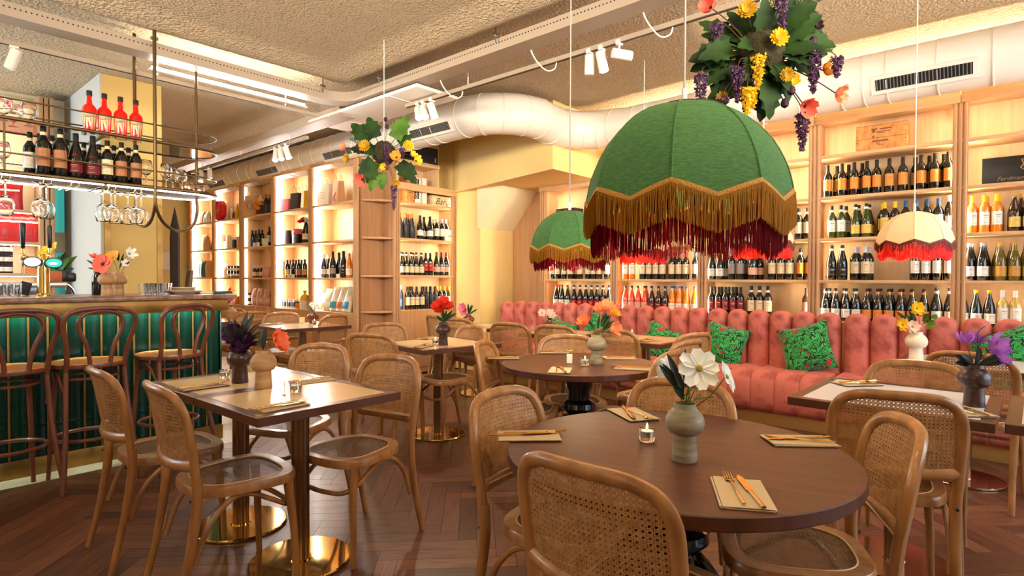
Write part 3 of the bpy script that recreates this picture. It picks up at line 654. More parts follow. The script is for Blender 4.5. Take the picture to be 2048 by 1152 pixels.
# ================================================================== chairs, stools, tables, bench
def clip(poly, p, d):
    """ends of the line p + t d inside a convex polygon"""
    t0, t1 = -1e9, 1e9; n = len(poly)
    for i in range(n):
        a = poly[i]; b = poly[(i+1) % n]; ex, ey = b[0]-a[0], b[1]-a[1]; nx, ny = -ey, ex      # inward for ccw
        den = nx*d[0]+ny*d[1]; num = nx*(p[0]-a[0])+ny*(p[1]-a[1])
        if abs(den) < 1e-12:
            if num < 0: return None
            continue
        t = -num/den
        if den > 0: t0 = max(t0, t)
        else: t1 = min(t1, t)
    return (t0, t1) if t1-t0 > .004 else None
def cane(poly, surf, nrm, pitch=.0135, w_=.0023, segs=8):
    """six-way chair cane: pairs of strands both ways and two diagonals"""
    b = MB(); xs = [p[0] for p in poly]; ys = [p[1] for p in poly]
    area_ = sum(poly[i][0]*poly[(i+1) % len(poly)][1]-poly[(i+1) % len(poly)][0]*poly[i][1] for i in range(len(poly)))
    if area_ < 0: poly = poly[::-1]
    def strand(p, d, ww, off):
        c = clip(poly, p, d)
        if not c: return
        n = max(2, int(segs*(c[1]-c[0])/.35)+1); px, py = -d[1], d[0]; vs = []
        for k in range(n+1):
            t = c[0]+(c[1]-c[0])*k/n
            for sgn in (-1, 1):
                x, y = p[0]+d[0]*t+px*sgn*ww/2, p[1]+d[1]*t+py*sgn*ww/2
                vs.append(Vector(surf(x, y))+Vector(nrm)*off)
        b.add(vs, [(2*k, 2*k+1, 2*k+3, 2*k+2) for k in range(n)])
    x0, x1, y0, y1 = min(xs), max(xs), min(ys), max(ys); g = .0023
    i = 0
    while x0+i*pitch < x1:
        for o in (-g, g): strand((x0+i*pitch+o, y0), (0, 1), w_, 0)
        i += 1
    i = 0
    while y0+i*pitch < y1:
        for o in (-g, g): strand((x0, y0+i*pitch+o), (1, 0), w_, .0007)
        i += 1
    s2 = .70710678
    i = 0
    while i*pitch < (x1-x0)+(y1-y0)+pitch:
        strand((x0+i*pitch-pitch/2, y0), (-s2, s2), w_*1.15, .0013); strand((x1-i*pitch+pitch/2, y0), (s2, s2), w_*1.15, .0018); i += 1
    return b

# --- bentwood chair with cane seat and back (local +y is where the sitter faces)
def side_y(z): return -.205-.17*max(0, z-.52)
def back_pt(x, z): return (x, side_y(z)-.045*(1-min(1, (x/.2)**2)), z)
arch = [(-.193, .50), (-.197, .575), (-.199, .62), (-.201, .68), (-.197, .752), (-.172, .806), (-.12, .833), (-.05, .8395), (0, .840)]
arch = arch+[(-x, z) for x, z in arch[-2::-1]]
archP = cr([back_pt(x, z) for x, z in arch], 4)
def seat_outline(s, n=36):
    out = []
    for i in range(n):
        a = 2*PI*i/n; ca, sa = math.cos(a), math.sin(a); e = 2/3.2
        y = .205*math.copysign(abs(sa)**e, sa); wdt = .20+.022*(y/.205)
        out.append((wdt*math.copysign(abs(ca)**e, ca)*s, y*s))
    return out
chair0 = thing('cane_chair', '-', 'chair', group='cane dining chairs')
prof = [(1, .422), (1.0, .447), (.975, .456), (.79, .456), (.775, .449), (.775, .424)]
b = MB(); loops = [seat_outline(s) for s, z in prof]; n = 36
b.add([(x, y, prof[k][1]) for k in range(6) for x, y in loops[k]], [(k*n+i, k*n+(i+1) % n, ((k+1) % 6)*n+(i+1) % n, ((k+1) % 6)*n+i) for k in range(6) for i in range(n)])
st = b.build('seat_frame', M_chair, chair0, ang=50)
MB().tube([(x, y, .4555) for x, y in seat_outline(.785)], .0028, 6, closed=True).build('seat_spline', M_spline, st)
cane(seat_outline(.785), lambda x, y: (x, y, .4525-.004*(1-(x/.16)**2)*(1-(y/.17)**2)), (0, 0, 1)).build('seat_cane', M_caneseat, chair0, smooth=False, kind='stuff')
for s in (-1, 1):
    MB().tube(cr([(s*.193, -.285, 0), (s*.188, -.238, .20), (s*.189, -.206, .40), (s*.193, -.2055, .52)], 5), [(.0125+.006*min(1, i/10), .0135+.006*min(1, i/10)) for i in range(16)], 10).build('leg', M_chair, chair0)
    MB().tube(cr([(s*.190, .172, 0), (s*.181, .162, .22), (s*.170, .150, .36), (s*.166, .146, .43)], 5), [.0125+.0095*(i/15)**1.2 for i in range(16)], 10).build('leg', M_chair, chair0)
MB().tube(archP, (.0155, .019), 10).build('back_frame', M_chair, chair0)
cb = cr([back_pt(x, .566-.012*(1-(x/.193)**2)) for x in (-.193, -.13, -.06, 0, .06, .13, .193)], 3)
MB().tube(cb, (.021, .015), 10).build('back_rail', M_chair, chair0)
poly = [(x*.965, z-.006 if z > .7 else z) for x, z in [(p.x, p.z) for p in archP] if z > .572]
MB().tube([back_pt(x*.985, z-.002) for x, z in poly], .0028, 5, closed=True).build('back_spline', M_spline, chair0)
cane(poly, lambda x, z: back_pt(x, z), (0, 1, 0)).build('back_cane', M_cane, chair0, smooth=False, kind='stuff')
hoop = [(-.176, -.212, .20), (-.180, -.160, .33), (-.178, -.085, .405), (-.172, -.01, .408), (-.165, .07, .365), (-.155, .135, .325), (-.115, .172, .308), (-.05, .183, .304), (0, .185, .303)]
hoop = hoop+[(-x, y, z) for x, y, z in hoop[-2::-1]]
MB().tube(cr(hoop, 5), .0105, 8).build('stretcher', M_chair, chair0)
for s in (-1, 1): MB().lathe([(0, 0), (.006, .0), (.005, .004), (0, .005)], 8, o=(0, 0, 0), axis=(0, -1, 0)).build('bolt', M_black, chair0, (s*.19, -.226, .44))

CH = [  # back centre x, y, facing, label
 (.735, 2.42, 1, -.05, 'honey cane chair nearest the bar side of the left front table'),
 (.690, 3.02, 1, -.02, 'honey cane chair at the bar-side far corner of the left front table'),
 (1.82, 2.40, -.98, -.18, 'cane chair with empty seat at the right side of the left front table'),
 (1.85, 3.12, -.93, -.36, 'cane chair behind the two vases on the left front table'),
 (1.035, .705, 1, 0, 'large cane chair back closest to the viewer, at the front round table'),
 (1.515, 1.385, .10, -1, 'cane chair at the left rim of the front round table'),
 (1.97, .23, -.42, .91, 'cane chair seen from the side at the right rim of the front round table'),
 (2.155, .985, -1, -.12, 'cane chair behind the white flower on the front round table'),
 (2.60, 2.53, .45, -.89, 'cane chair seen side-on at the left of the second round table'),
 (3.32, 2.39, -.70, -.71, 'cane chair facing us from behind the second round table'),
 (2.99, 1.43, -.12, .99, 'cane chair at the right of the second round table'),
 (2.43, 3.50, .93, .36, 'cane chair at the left of the square table with red flowers'),
 (3.08, 4.21, -.30, -.95, 'cane chair behind the square table with red flowers'),
 (3.43, 3.42, -1, .12, 'cane chair with seat turned left, right of the square table'),
 (4.05, 4.66, 1, -.2, 'partly hidden cane chair by the pier cabinet doors'),
 (3.96, 4.22, .95, .2, 'cane chair between the pier cabinet and the pink flower vase'),
 (3.885, 3.45, .97, .2, 'cane chair with its back to us below the pink flower vase'),
 (3.945, 2.98, .98, .15, 'cane chair with its back to us below the pale pink flowers'),
 (3.965, 2.41, 1, .05, 'cane chair behind the orange tulip vase, facing the bench'),
 (4.10, 1.77, .28, .96, 'tall-looking cane chair end-on before the middle cushion'),
 (3.585, 1.59, .10, .99, 'small arched cane chair just above the white cosmos flower'),
 (3.18, 7.60, -.6, -.8, 'farthest cane chair, half hidden by the bar end'),
 (3.07, 6.72, .30, .95, 'cane chair with its back to us behind the purple flower'),
 (3.22, 6.32, -.55, -.84, 'cane chair on the far side of the white table by the gift cabinets'),
 (3.43, 5.53, -.22, .97, 'cane chair with its back to us under the brown vase'),
 (2.44, .31, .93, .25, 'cane chair with its back to us at the white table on the right'),
 (3.42, .36, -1, -.04, 'cane chair facing us across the white table on the right'),
 (4.05, .19, .97, -.12, 'cane chair with splayed legs behind the purple flowers'),
]
for i, (x, y, fx, fy, lab) in enumerate(CH):
    l = math.hypot(fx, fy); fx /= l; fy /= l
    loc = (x+fx*.29, y+fy*.29, 0)                       # the top of the back leans that far behind the seat
    if i == 0: chair0.location = loc; chair0.rotation_euler = (0, 0, rzf(fx, fy)); chair0['label'] = lab
    else: dup(chair0, loc, rzf(fx, fy), lab)

# --- bentwood bar stools (local +y towards the bar)
SZ = .735
stool0 = thing('bar_stool', '-', 'stool', group='bentwood bar stools')
MB().lathe([(.0, SZ-.026), (.178, SZ-.026), (.196, SZ-.022), (.2, SZ-.008), (.196, SZ), (.174, SZ+.001), (.17, SZ-.003), (0, SZ-.004)], 36).build('seat', M_stoolseat, stool0)
MB().lathe([(.181, SZ-.03), (.2005, SZ-.027), (.203, SZ-.012), (.2005, SZ-.003), (.181, SZ-.03)], 36).build('seat_rim', M_stool, stool0)
def om(pts, y0, y1, z0, z1): return [(x, y0+(y1-y0)*((z-z0)/(z1-z0)), z) for x, z in pts]
out = [(-.150, SZ-.05), (-.152, SZ+.02), (-.163, SZ+.12), (-.182, SZ+.20), (-.184, SZ+.262), (-.156, SZ+.305), (-.09, SZ+.325), (0, SZ+.33)]
out = out+[(-x, z) for x, z in out[-2::-1]]
MB().tube(cr(om(out, -.135, -.225, SZ, SZ+.33), 5), .0145, 10).build('back_frame', M_stool, stool0)
inn = [(-.052, SZ-.02), (-.056, SZ+.03), (-.075, SZ+.12), (-.108, SZ+.20), (-.112, SZ+.255), (-.085, SZ+.295), (-.04, SZ+.310), (0, SZ+.314)]
inn = inn+[(-x, z) for x, z in inn[-2::-1]]
MB().tube(cr(om(inn, -.188, -.212, SZ, SZ+.31), 5), .0125, 10).build('back_loop', M_stool, stool0)
for s in (-1, 1):
    MB().tube(cr([(s*.150, -.120, SZ-.03), (s*.158, -.135, SZ-.2), (s*.172, -.175, .30), (s*.205, -.235, 0)], 5), .0155, 10).build('leg', M_stool, stool0)
    MB().tube(cr([(s*.125, .115, SZ-.02), (s*.14, .135, .45), (s*.16, .165, 0)], 5), [.017-.005*i/10 for i in range(11)], 10).build('leg', M_stool, stool0)
    MB().tube(cr([(s*.150, -.128, .52), (s*.168, -.05, .66), (s*.165, .04, .69), (s*.135, .125, .60)], 5), .0095, 8).build('brace', M_stool, stool0)
MB().tube([(.178*math.cos(a), .172*math.sin(a)-.0, .275) for a in [2*PI*i/36 for i in range(36)]], .0115, 8, closed=True).build('foot_ring', M_stool, stool0)
MB().tube([(.150*math.cos(a), .145*math.sin(a), .64) for a in [2*PI*i/36 for i in range(36)]], .009, 8, closed=True).build('upper_ring', M_stool, stool0)
for i, (x, y, r_, lab) in enumerate(((.560, 4.30, .10, 'reddish bentwood bar stool cut by the left picture edge'), (.945, 4.31, .10, 'bentwood bar stool second from the left, before the green tiles'), (1.41, 4.36, .30, 'bentwood bar stool turned slightly at the end of the bar'))):
    if i == 0: stool0.location = (x, y, 0); stool0.rotation_euler = (0, 0, r_); stool0['label'] = lab
    else: dup(stool0, (x, y, 0), r_, lab)

# --- tables
TT = .735
def lobed(r, h0, h1):
    return MB().lathe([(r, h0), (r, h1)], 32, mod=lambda a, z: .80+.20*abs(math.cos(2*a)))
def cafe_table(label, x, y, rz, sx, sy, m=M_laminate, base=M_brass, group='rectangular cafe tables', br=.215, frame=.045):
    t = thing('cafe_table', label, 'table', (x, y, 0), rz, group); th = .034; a, b = sx/2, sy/2; f = frame
    MB().box(-a+f, -b+f, TT-th+.006, a-f, b-f, TT).build('tabletop', m, t, bevel=.0008, seg=1)
    for q in (0, 1):
        s = 1 if q else -1
        MB().prism([(s*a, -b), (s*a, b), (s*(a-f), b-f), (s*(a-f), -b+f)], TT-th, TT+.0006).build('edge_band', M_tabedge, t, bevel=.0015, seg=1)
        MB().prism([(-a, s*b), (a, s*b), (a-f, s*(b-f)), (-a+f, s*(b-f))], TT-th, TT+.0006).build('edge_band', M_tabedge, t, bevel=.0015, seg=1)
    MB().box(-.14, -.14, TT-th-.012, .14, .14, TT-th).build('mounting_plate', M_black, t)
    lobed(.040, .012, TT-th-.01).build('pole', M_brassd, t, ang=25)
    MB().lathe([(0, 0), (br-.004, 0), (br, .004), (br, .010), (br-.004, .0145), (.046, .0145), (.046, .02), (0, .02)], 64).build('base_disc', base, t, ang=12)
    return t
cafe_table('cream-topped table nearest the viewer on the left, with the light wooden vase', 1.285, 2.36, .02, .66, .565)
cafe_table('cream-topped table pushed behind it, with the dark purple flower vase', 1.273, 2.928, .02, .66, .565)
cafe_table('square cream table with the red flower vase, in mid room', 3.06, 3.46, -.14, .72, .72)
cafe_table('bright white-lit table in front of the gift cabinets', 3.19, 5.80, -.03, .74, .74, br=.2)
cafe_table('far pale table showing past the bar end', 3.05, 7.22, -.03, .70, .70)
cafe_table('cream table by the bench under the pink flower vase', 4.46, 4.36, 0, .66, .62)
cafe_table('cream table by the bench under the pale pink flowers', 4.46, 3.22, 0, .66, .62)
cafe_table('cream table by the bench in front of the green cushion', 4.47, 2.38, 0, .66, .62)
cafe_table('white-topped table on the right with the dark vase of purple flowers', 3.035, .39, -.02, .70, .70, M_whitelam, M_copper)
cafe_table('white-topped table cut by the right picture edge', 3.05, -.335, -.02, .70, .70, M_whitelam, M_copper)
cafe_table('white-topped table by the bench with the yellow flower vase', 4.58, .23, -.02, .68, .68, M_whitelam, M_copper)

def leafmod(a, z): return 1+.10*math.cos(8*a)*max(0, math.sin(PI*min(1, max(0, (z-.02)/.36))))
def round_table(label, x, y, r):
    t = thing('round_table', label, 'table', (x, y, 0), .3, 'dark round tables')
    MB().lathe([(0, TT-.036), (r-.004, TT-.036), (r, TT-.032), (r, TT-.003), (r-.003, TT), (0, TT)], 96).build('tabletop', M_round, t, ang=30)
    MB().box(-.17, -.17, TT-.075, .17, .17, TT-.036).build('top_block', M_black, t, bevel=.006)
    p = MB().lathe([(.085, TT-.075), (.085, TT-.14), (.07, TT-.16), (.068, TT-.22), (.10, TT-.24), (.105, TT-.27), (.085, TT-.29), (.065, TT-.31), (.075, TT-.34)], 48).build('column', M_black, t)
    MB().lathe([(.07, TT-.33), (.105, TT-.39), (.14, TT-.46), (.155, TT-.53), (.14, TT-.58), (.11, TT-.61), (.12, TT-.63), (0, TT-.63)], 96, mod=leafmod).build('carved_urn', M_black, t)
    for k in range(12):
        a = 2*PI*k/12; q = MB()
        q.tube(cr([(.082, 0, .405), (.118, 0, .345), (.152, 0, .275), (.168, 0, .215), (.160, 0, .165)], 4), [(.012+.016*math.sin(PI*i/16), .010) for i in range(17)], 8)
        q.build('carved_leaf', M_black, t, rot=(0, 0, a))
    for k in range(4):
        a = PI/2*k; q = MB().tube(cr([(.06, 0, .10), (.16, 0, .12), (.25, 0, .07), (.30, 0, .03), (.33, 0, .022)], 5), [(.035-.013*i/20, .04-.012*i/20) for i in range(21)], 10)
        q.build('foot', M_black, t, rot=(0, 0, a))
    return t
round_table('large round dark table in the foreground with the white cosmos vase', 1.635, .775, .505)
round_table('second round dark table with the orange tulip vase', 2.915, 2.005, .475)

# --- coral bench along the wine wall
BX, SW = 5.62, .1955
M_pinkseam = mat('shadow_seam', S(150, 58, 50), .8)
def channel_back(w_=SW):
    h0, h1, th = .40, .965, .10; b = MB()
    def f(u, v, side):
        z = h0+(h1-h0)*v; x = (u-.5)*2
        top = h1-z; R = w_/2; hw = R if top > R*.85 else R*math.sqrt(max(0, 1-((R*.85-top)/(R*.85))**2))
        e = max(0, 1-abs(x)**3.0)**.5; tp = min(1, math.sqrt(max(0, top/.05)))
        return (x*(hw*.995), (-th*.35-th*.65*e*tp) if side else 0, z)
    NV = [0, .25, .5, .7, .82, .88, .92, .95, .97, .985, .995, 1]
    def gf(side): return lambda u, v: f(u, NV[int(round(v*11))], side)
    b.grid(gf(1), 12, 11); b.grid(gf(0), 12, 11)
    n = 13; W = n*12
    fs = [(j*n, (j+1)*n, W+(j+1)*n, W+j*n) for j in range(11)]+[(j*n+12, (j+1)*n+12, W+(j+1)*n+12, W+j*n+12) for j in range(11)]+[(11*n+i, 11*n+i+1, W+11*n+i+1, W+11*n+i) for i in range(12)]+[(i, i+1, W+i+1, W+i) for i in range(12)]
    return b.add([], []) or b, fs
bb, fs = channel_back(); bb.f += [tuple(f) for f in fs]
back_me = bb.mesh('back_channel', M_pink, ang=70)
def seat_sec():
    pts = [(-.50, .12), (-.525, .16), (-.535, .26), (-.53, .37), (-.51, .425), (-.46, .452), (-.38, .462), (-.2, .468), (0, .462), (0, .12)]
    return pts
def seat_channel():
    b = MB(); pts = seat_sec(); n = len(pts); U = [-1, -.94, -.8, -.5, 0, .5, .8, .94, 1]
    for j, x in enumerate(U):
        e = max(0, 1-abs(x)**4)**.5*.012-.012
        for (y, z) in pts:
            c = Vector((y+.25, z-.3)); l = c.length; c = c*(1+e/l) if z > .13 and y < -.01 else c
            b.v.append((x*SW/2*.997, c.x-.25, c.y+.3))
    for j in range(len(U)-1):
        for i in range(n): b.f.append((j*n+i, j*n+(i+1) % n, (j+1)*n+(i+1) % n, (j+1)*n+i))
    b.f.append(tuple(range(n))); b.f.append(tuple((len(U)-1)*n+i for i in range(n)))
    return b
seat_me = seat_channel().mesh('seat_channel', M_pink, ang=70)
def bench(label, y_left, n):
    t = thing('banquette', label, 'bench', (BX, y_left, 0), -PI/2, 'coral velvet benches')
    for i in range(n):
        link('back_channel', back_me, t, ((i+.5)*SW, 0, 0)); link('seat_channel', seat_me, t, ((i+.5)*SW, -.02, 0))
    MB().box(.0, -.47, 0, n*SW, -.02, .12).build('gold_plinth', M_goldband, t, bevel=.002)
    MB().box(.0, 0, .0, n*SW+.026, .035, .88).build('back_board', M_oakd, t)
    return t
bench('long coral velvet bench with scalloped back along the wine wall', 1.125+19*SW, 19)
bench('coral velvet bench right of the dark gap, behind the white tables', 1.10, 14)
t = thing('banquette', 'narrow coral corner piece ending the bench by the yellow recess wall', 'bench', (5.62-.7071*SW-.012, 4.84+.7071*SW+.012, 0), -PI/4, 'coral velvet benches')
link('back_channel', back_me, t, (.5*SW, 0, 0)); link('seat_channel', seat_me, t, (.5*SW, -.02, 0)).scale = (1, .6, 1)
MB().box(.0, 0, .0, SW, .035, .80).build('back_board', M_oakd, t)

# cushions with a jungle print
def cushion_mat():
    m = mat('jungle_print', S(40, 150, 70), .85); nt = m.node_tree; N = nt.nodes; L = nt.links; p = N['Principled BSDF']
    tc = N.new('ShaderNodeTexCoord'); n1 = N.new('ShaderNodeTexNoise'); n1.inputs['Scale'].default_value = 12; n1.inputs['Detail'].default_value = 2.5; n1.inputs['Distortion'].default_value = 2.2
    L.new(tc.outputs['Object'], n1.inputs['Vector']); r = N.new('ShaderNodeValToRGB'); e = r.color_ramp.elements
    for pos, c in ((.0, S(10, 60, 34)), (.36, S(24, 120, 60)), (.44, S(58, 186, 84)), (.475, S(10, 16, 14)), (.53, S(10, 16, 14)), (.56, S(66, 200, 92)), (.68, S(30, 150, 86))):
        if pos in (0.0,): e[0].position = 0; e[0].color = c
        else: k = e.new(pos); k.color = c
    e[-1].position = 1; e[-1].color = S(16, 90, 56)
    L.new(n1.outputs[0], r.inputs[0])
    n2 = N.new('ShaderNodeTexNoise'); n2.inputs['Scale'].default_value = 13; n2.inputs['Detail'].default_value = 1; mp = N.new('ShaderNodeMapping'); mp.inputs['Location'].default_value = (3, 1, 7)
    L.new(tc.outputs['Object'], mp.inputs[0]); L.new(mp.outputs[0], n2.inputs['Vector'])
    rr = N.new('ShaderNodeValToRGB'); rr.color_ramp.elements[0].position = .64; rr.color_ramp.elements[1].position = .655; L.new(n2.outputs[0], rr.inputs[0])
    mx = N.new('ShaderNodeMix'); mx.data_type = 'RGBA'; L.new(rr.outputs[0], mx.inputs[0]); L.new(r.outputs[0], mx.inputs[6]); mx.inputs[7].default_value = S(176, 44, 40)
    L.new(mx.outputs[2], p.inputs['Base Color']); p.inputs['Sheen Weight'].default_value = .4; return m
M_jungle = cushion_mat()
def cushion(label, loc, rot, s=.44):
    b = MB()
    def f(sg): return lambda u, v: ((u-.5)*s*(1-.10*(1-(2*v-1)**2)), sg*.085*max(0, (1-(2*u-1)**4)*(1-(2*v-1)**4))**.6, (v-.5)*s*(1-.10*(1-(2*u-1)**2)))
    b.grid(f(-1), 14, 14); b.grid(f(1), 14, 14)
    o = b.build('throw_cushion', M_jungle, None, loc, rot, ang=80)
    return tag(o, label, 'cushion', 'jungle print cushions')
def cu(px, py, label, tilt, X=5.44, s=.44, rz=-PI/2, z=None):
    p = ax(px, py, X); cushion(label, (X, p.y, p.z if z is None else z), (math.radians(-14), math.radians(tilt), rz), s)
cu(1612, 697, 'green jungle print cushion tilted by the gap between the benches', -17, s=.43)
cu(1446, 692, 'green jungle print cushion leaning next to the end-on cane chair', 13, s=.42)
cu(1318, 690, 'green jungle print cushion half hidden by the bench table', 22, s=.42)
cu(2030, 716, 'green jungle print cushion at the right edge of the picture', -24, s=.44)
cu(1118, 672, 'green jungle print cushion showing as a strip behind the pale pink flowers', 16, s=.40)
cu(1196, 668, 'green jungle print cushion peeping out behind the orange tulips', 26, s=.40)
# ================================================================== the bar
M_gtile = varied('green_glazed_tile', [S(2, 48, 36), S(2, 36, 28), S(3, 56, 42), S(2, 42, 33)], .14, grain=(4, 4, 4), coat=.15)
M_ledg = mat('bar_led_strip', (1, 1, 1, 1), .5, emis=40, ecol=(.75, 1, .86, 1))
M_counter = mat('brown_stone_top', S(150, 116, 98), .25, col2=S(108, 76, 62), ns=14, ramp=(.4, .62))
BXE = 1.872
t = thing('bar_counter', 'long bar with green glazed tiles, brass strips and brown stone top', 'bar counter', (0, 4.65, 0))
MB().box(-1.7, .03, 0, BXE-.01, .60, 1.08).build('carcass', M_oakd, t, smooth=False)
MB().box(-1.75, -.15, 1.088, 1.935, .66, 1.12).build('countertop', M_counter, t, bevel=.006)
MB().box(-1.75, -.11, 1.0, 1.885, -.095, 1.09).build('brass_fascia', M_brassage, t, bevel=.002)
MB().box(1.87, -.095, 1.0, 1.885, .60, 1.09).build('brass_fascia', M_brassage, t, bevel=.002)
MB().box(-1.7, -.03, 0, BXE, .03, .112).build('brass_plinth', M_brassage, t, bevel=.002)
MB().box(-1.7, -.085, 1.055, BXE-.02, -.06, 1.07).build('led_strip', M_ledg, t, smooth=False)
tile = MB()
def tf(u, v): return ((u-.5)*.082, -.012-.006*math.sin(PI*u)**.7, v*.88)
tile.grid(tf, 6, 1); n0 = len(tile.v)
tile.box(-.041, -.012, 0, .041, .03, .88)
tme = tile.mesh('green_tile', M_gtile, ang=50)
sme = MB().box(-.0055, -.017, .112, .0055, .03, 1.0).mesh('brass_strip', M_brassage)
x = .613-.0955*9
for i in range(23):
    if x+.0955*.5 < BXE:
        link('brass_strip', sme, t, (x, 0, 0))
        if x+.0955 < BXE+.03:
            link('green_tile', tme, t, (x+.0478, 0, .116))
    x += .0955
MB().box(BXE-.012, -.015, .112, BXE, .6, 1.0).build('end_panel', M_gtile, t, bevel=.002)

# --- bar rack hung from the ceiling
RY0, RY1, RXE = 4.75, 5.20, 1.73
def stadium(y0, y1, xe, xs_=-1.6, n=14):
    c = (y0+y1)/2; r = (y1-y0)/2
    return [(xs_, y0)]+[(xe+r*math.sin(PI*i/n), c-r*math.cos(PI*i/n)) for i in range(n+1)]+[(xs_, y1)]
t = thing('bottle_rack', 'bronze tube bottle rack hanging from the ceiling over the bar', 'rack', (0, 0, 0))
ring = lambda z, r: MB().tube([(x, y, z) for x, y in stadium(RY0, RY1, RXE)], r, 8)
ring(2.242, .012).build('shelf_ring', M_rack, t); ring(2.365, .0055).build('guard_rail', M_rack, t)
ring(1.905, .013).build('shelf_ring', M_rack, t); ring(2.025, .0055).build('guard_rail', M_rack, t)
M_shelfglass = mat('shelf_glass', S(225, 235, 230), .02, trans=1, ior=1.45)
MB().prism(stadium(RY0+.01, RY1-.01, RXE), 2.236, 2.244).build('glass_shelf', M_shelfglass, t)
MB().prism(stadium(RY0+.008, RY1-.008, RXE), 1.893, 1.907).build('lower_shelf', mat('rack_underside', S(150, 132, 120), .5), t)
for x_ in (-.9, -.2, .55, 1.15): 
    MB().box(x_-.01, RY0, 2.226, x_+.01, RY1, 2.236).build('crossbar', M_rack, t)
    MB().box(x_-.008, RY0, 1.883, x_+.008, RY1, 1.893).build('crossbar', M_rack, t)
for x_ in (-.95, 1.454):
    for y_ in (RY0-.004, RY1+.004): MB().tube([(x_, y_, 1.90), (x_, y_, CEIL+.03)], .0125, 10).build('rod', M_rack, t)
MB().tube([(1.865, 5.10, 1.9), (1.865, 5.10, 2.94)], .011, 10).build('rod', M_rack, t)
for x_ in (-.8, -.1, .62): 
    for y_ in (RY0, RY1): MB().tube([(x_, y_, 1.905), (x_, y_, 2.245)], .006, 8).build('rod', M_rack, t)
u = cr([(1.454, RY0, 1.90), (1.452, RY0+.01, 1.76), (1.45, RY0+.09, 1.665), (1.45, (RY0+RY1)/2, 1.635), (1.45, RY1-.09, 1.665), (1.452, RY1-.01, 1.76), (1.454, RY1, 1.90)], 6)
MB().tube(u, .012, 10).build('hoop', M_rack, t)
u = cr([(1.454, RY0, 1.90), (1.462, RY0+.005, 1.76), (1.53, RY0+.06, 1.655), (1.66, RY0+.18, 1.61), (1.80, RY0+.29, 1.655), (1.862, RY0+.345, 1.76), (1.865, 5.10, 1.90)], 6)
MB().tube(u, .012, 10).build('hoop', M_rack, t)
MB().tube([(x, y, 1.889) for x, y in stadium(RY0+.025, RY1-.025, RXE)], (.004, .008), 6, up=(0, 0, 1)).build('led_strip', mat('rack_led', (1, 1, 1, 1), .5, emis=16, ecol=(1, .93, .82, 1)), t)

FB = (-.42, -.9)
def rk(pxs, yref, Y, z, kind, glass, cap, label, desc, where, **kw):
    n = len(pxs)
    for i, px in enumerate(pxs):
        p = ay(px, yref, Y)
        bottle(kind, glass, cap, label, (p.x, Y, z), FB, '%s %s%s' % (desc, where, '' if n == 1 else ', %s from left' % ORD[i]), 'rack bottles '+where, **kw)
rk([179, 209, 241, 272], 235, 4.86, 2.245, 'aperitif', 'red', 'black', 'cream', 'red aperitif bottle, black cap', 'on the glass shelf over the bar')
rk([60, 80], 330, 4.94, 1.908, 'claret', 'dark', 'black', 'white', 'dark bottle with narrow white label', 'at the left of the bar rack', band='cream')
rk([87, 121], 330, 4.83, 1.908, 'claret', 'dark', 'black', 'tan', 'big dark bottle, tan sun label', 'on the bar rack', band='cream', sc_=1.12)
rk([104], 330, 4.95, 1.908, 'claret', 'dark', 'black', 'white', 'dark bottle with white label', 'between the two sun-labelled bottles', band='cream')
rk([152, 186], 330, 4.84, 1.908, 'sparkling', 'dark', 'black', 'wine', 'dark bottle with dark red label', 'on the bar rack', collar='red', band='grey')
rk([133, 168, 198], 330, 5.02, 1.908, 'claret', 'dark', 'black', 'cream', 'dark bottle in the back row', 'on the bar rack', band='cream')
rk([215], 335, 4.83, 1.908, 'claret', 'dark', 'black', 'cream', 'dark bottle with cream crest label', 'on the bar rack', band='cream')
rk([243, 272], 335, 4.82, 1.908, 'claret', 'dark', 'black', 'tan', 'dark bottle with brown label', 'at the rod end of the rack', band='cream')
rk([228, 257], 335, 4.97, 1.908, 'claret', 'dark', 'black', 'cream', 'dark bottle, cream label', 'just behind the brown-labelled ones', band='cream')

# stemmed glasses
def wine_prof(s=1): return [(0, .0), (.032*s, .001), (.030*s, .004), (.006*s, .008), (.004*s, .02), (.004*s, .085), (.010*s, .095), (.030*s, .112), (.040*s, .14), (.039*s, .165), (.031*s, .205), (.0300*s, .205), (.038*s, .165), (.039*s, .14), (.029*s, .114), (.008*s, .099), (0, .097)]
wme = MB().lathe(wine_prof(1.1), 24).mesh('wine_glass', M_glass, ang=80)
def wglass(loc, label, up=True, group=None, s=1.0):
    o = link('wine_glass', wme, None, loc, (0, 0, 0) if up else (PI, 0, 0)); o.scale = (s,)*3; return tag(o, label, 'glass', group)
def px_on(px, Y): return ay(px, 350, Y).x
for i, (px, Y) in enumerate(((10, 4.86), (80, 4.84), (92, 4.95), (205, 4.86), (222, 4.84), (230, 4.98), (255, 4.96), (272, 4.84), (282, 4.98))):
    w_ = ['outermost', 'second', 'third', 'fourth', 'fifth', 'sixth', 'seventh', 'eighth', 'last'][i]
    wglass((px_on(px, Y), Y, 1.872), 'upside-down stemmed glass hanging below the bar rack, %s from the left edge' % w_, False, 'glasses hung under the rack', 1.12)
for i, (px, Y) in enumerate(((292, 4.85), (332, 4.90), (345, 5.02), (362, 5.08), (5, 4.9))):
    wglass((px_on(px, Y), Y, 1.908), 'stemmed glass standing on the lower rack shelf, %s' % ['right of the bottles', 'right of the front rod', 'behind the copper mugs', 'by the far rail', 'at the left picture edge'][i], True, 'glasses on the rack', 1.0)
cop = [(0, 0), (.034, 0), (.038, .006), (.043, .03), (.044, .045), (.042, .065), (.037, .085), (.035, .085), (.038, .06), (.039, .04), (.03, .01), (0, .008)]
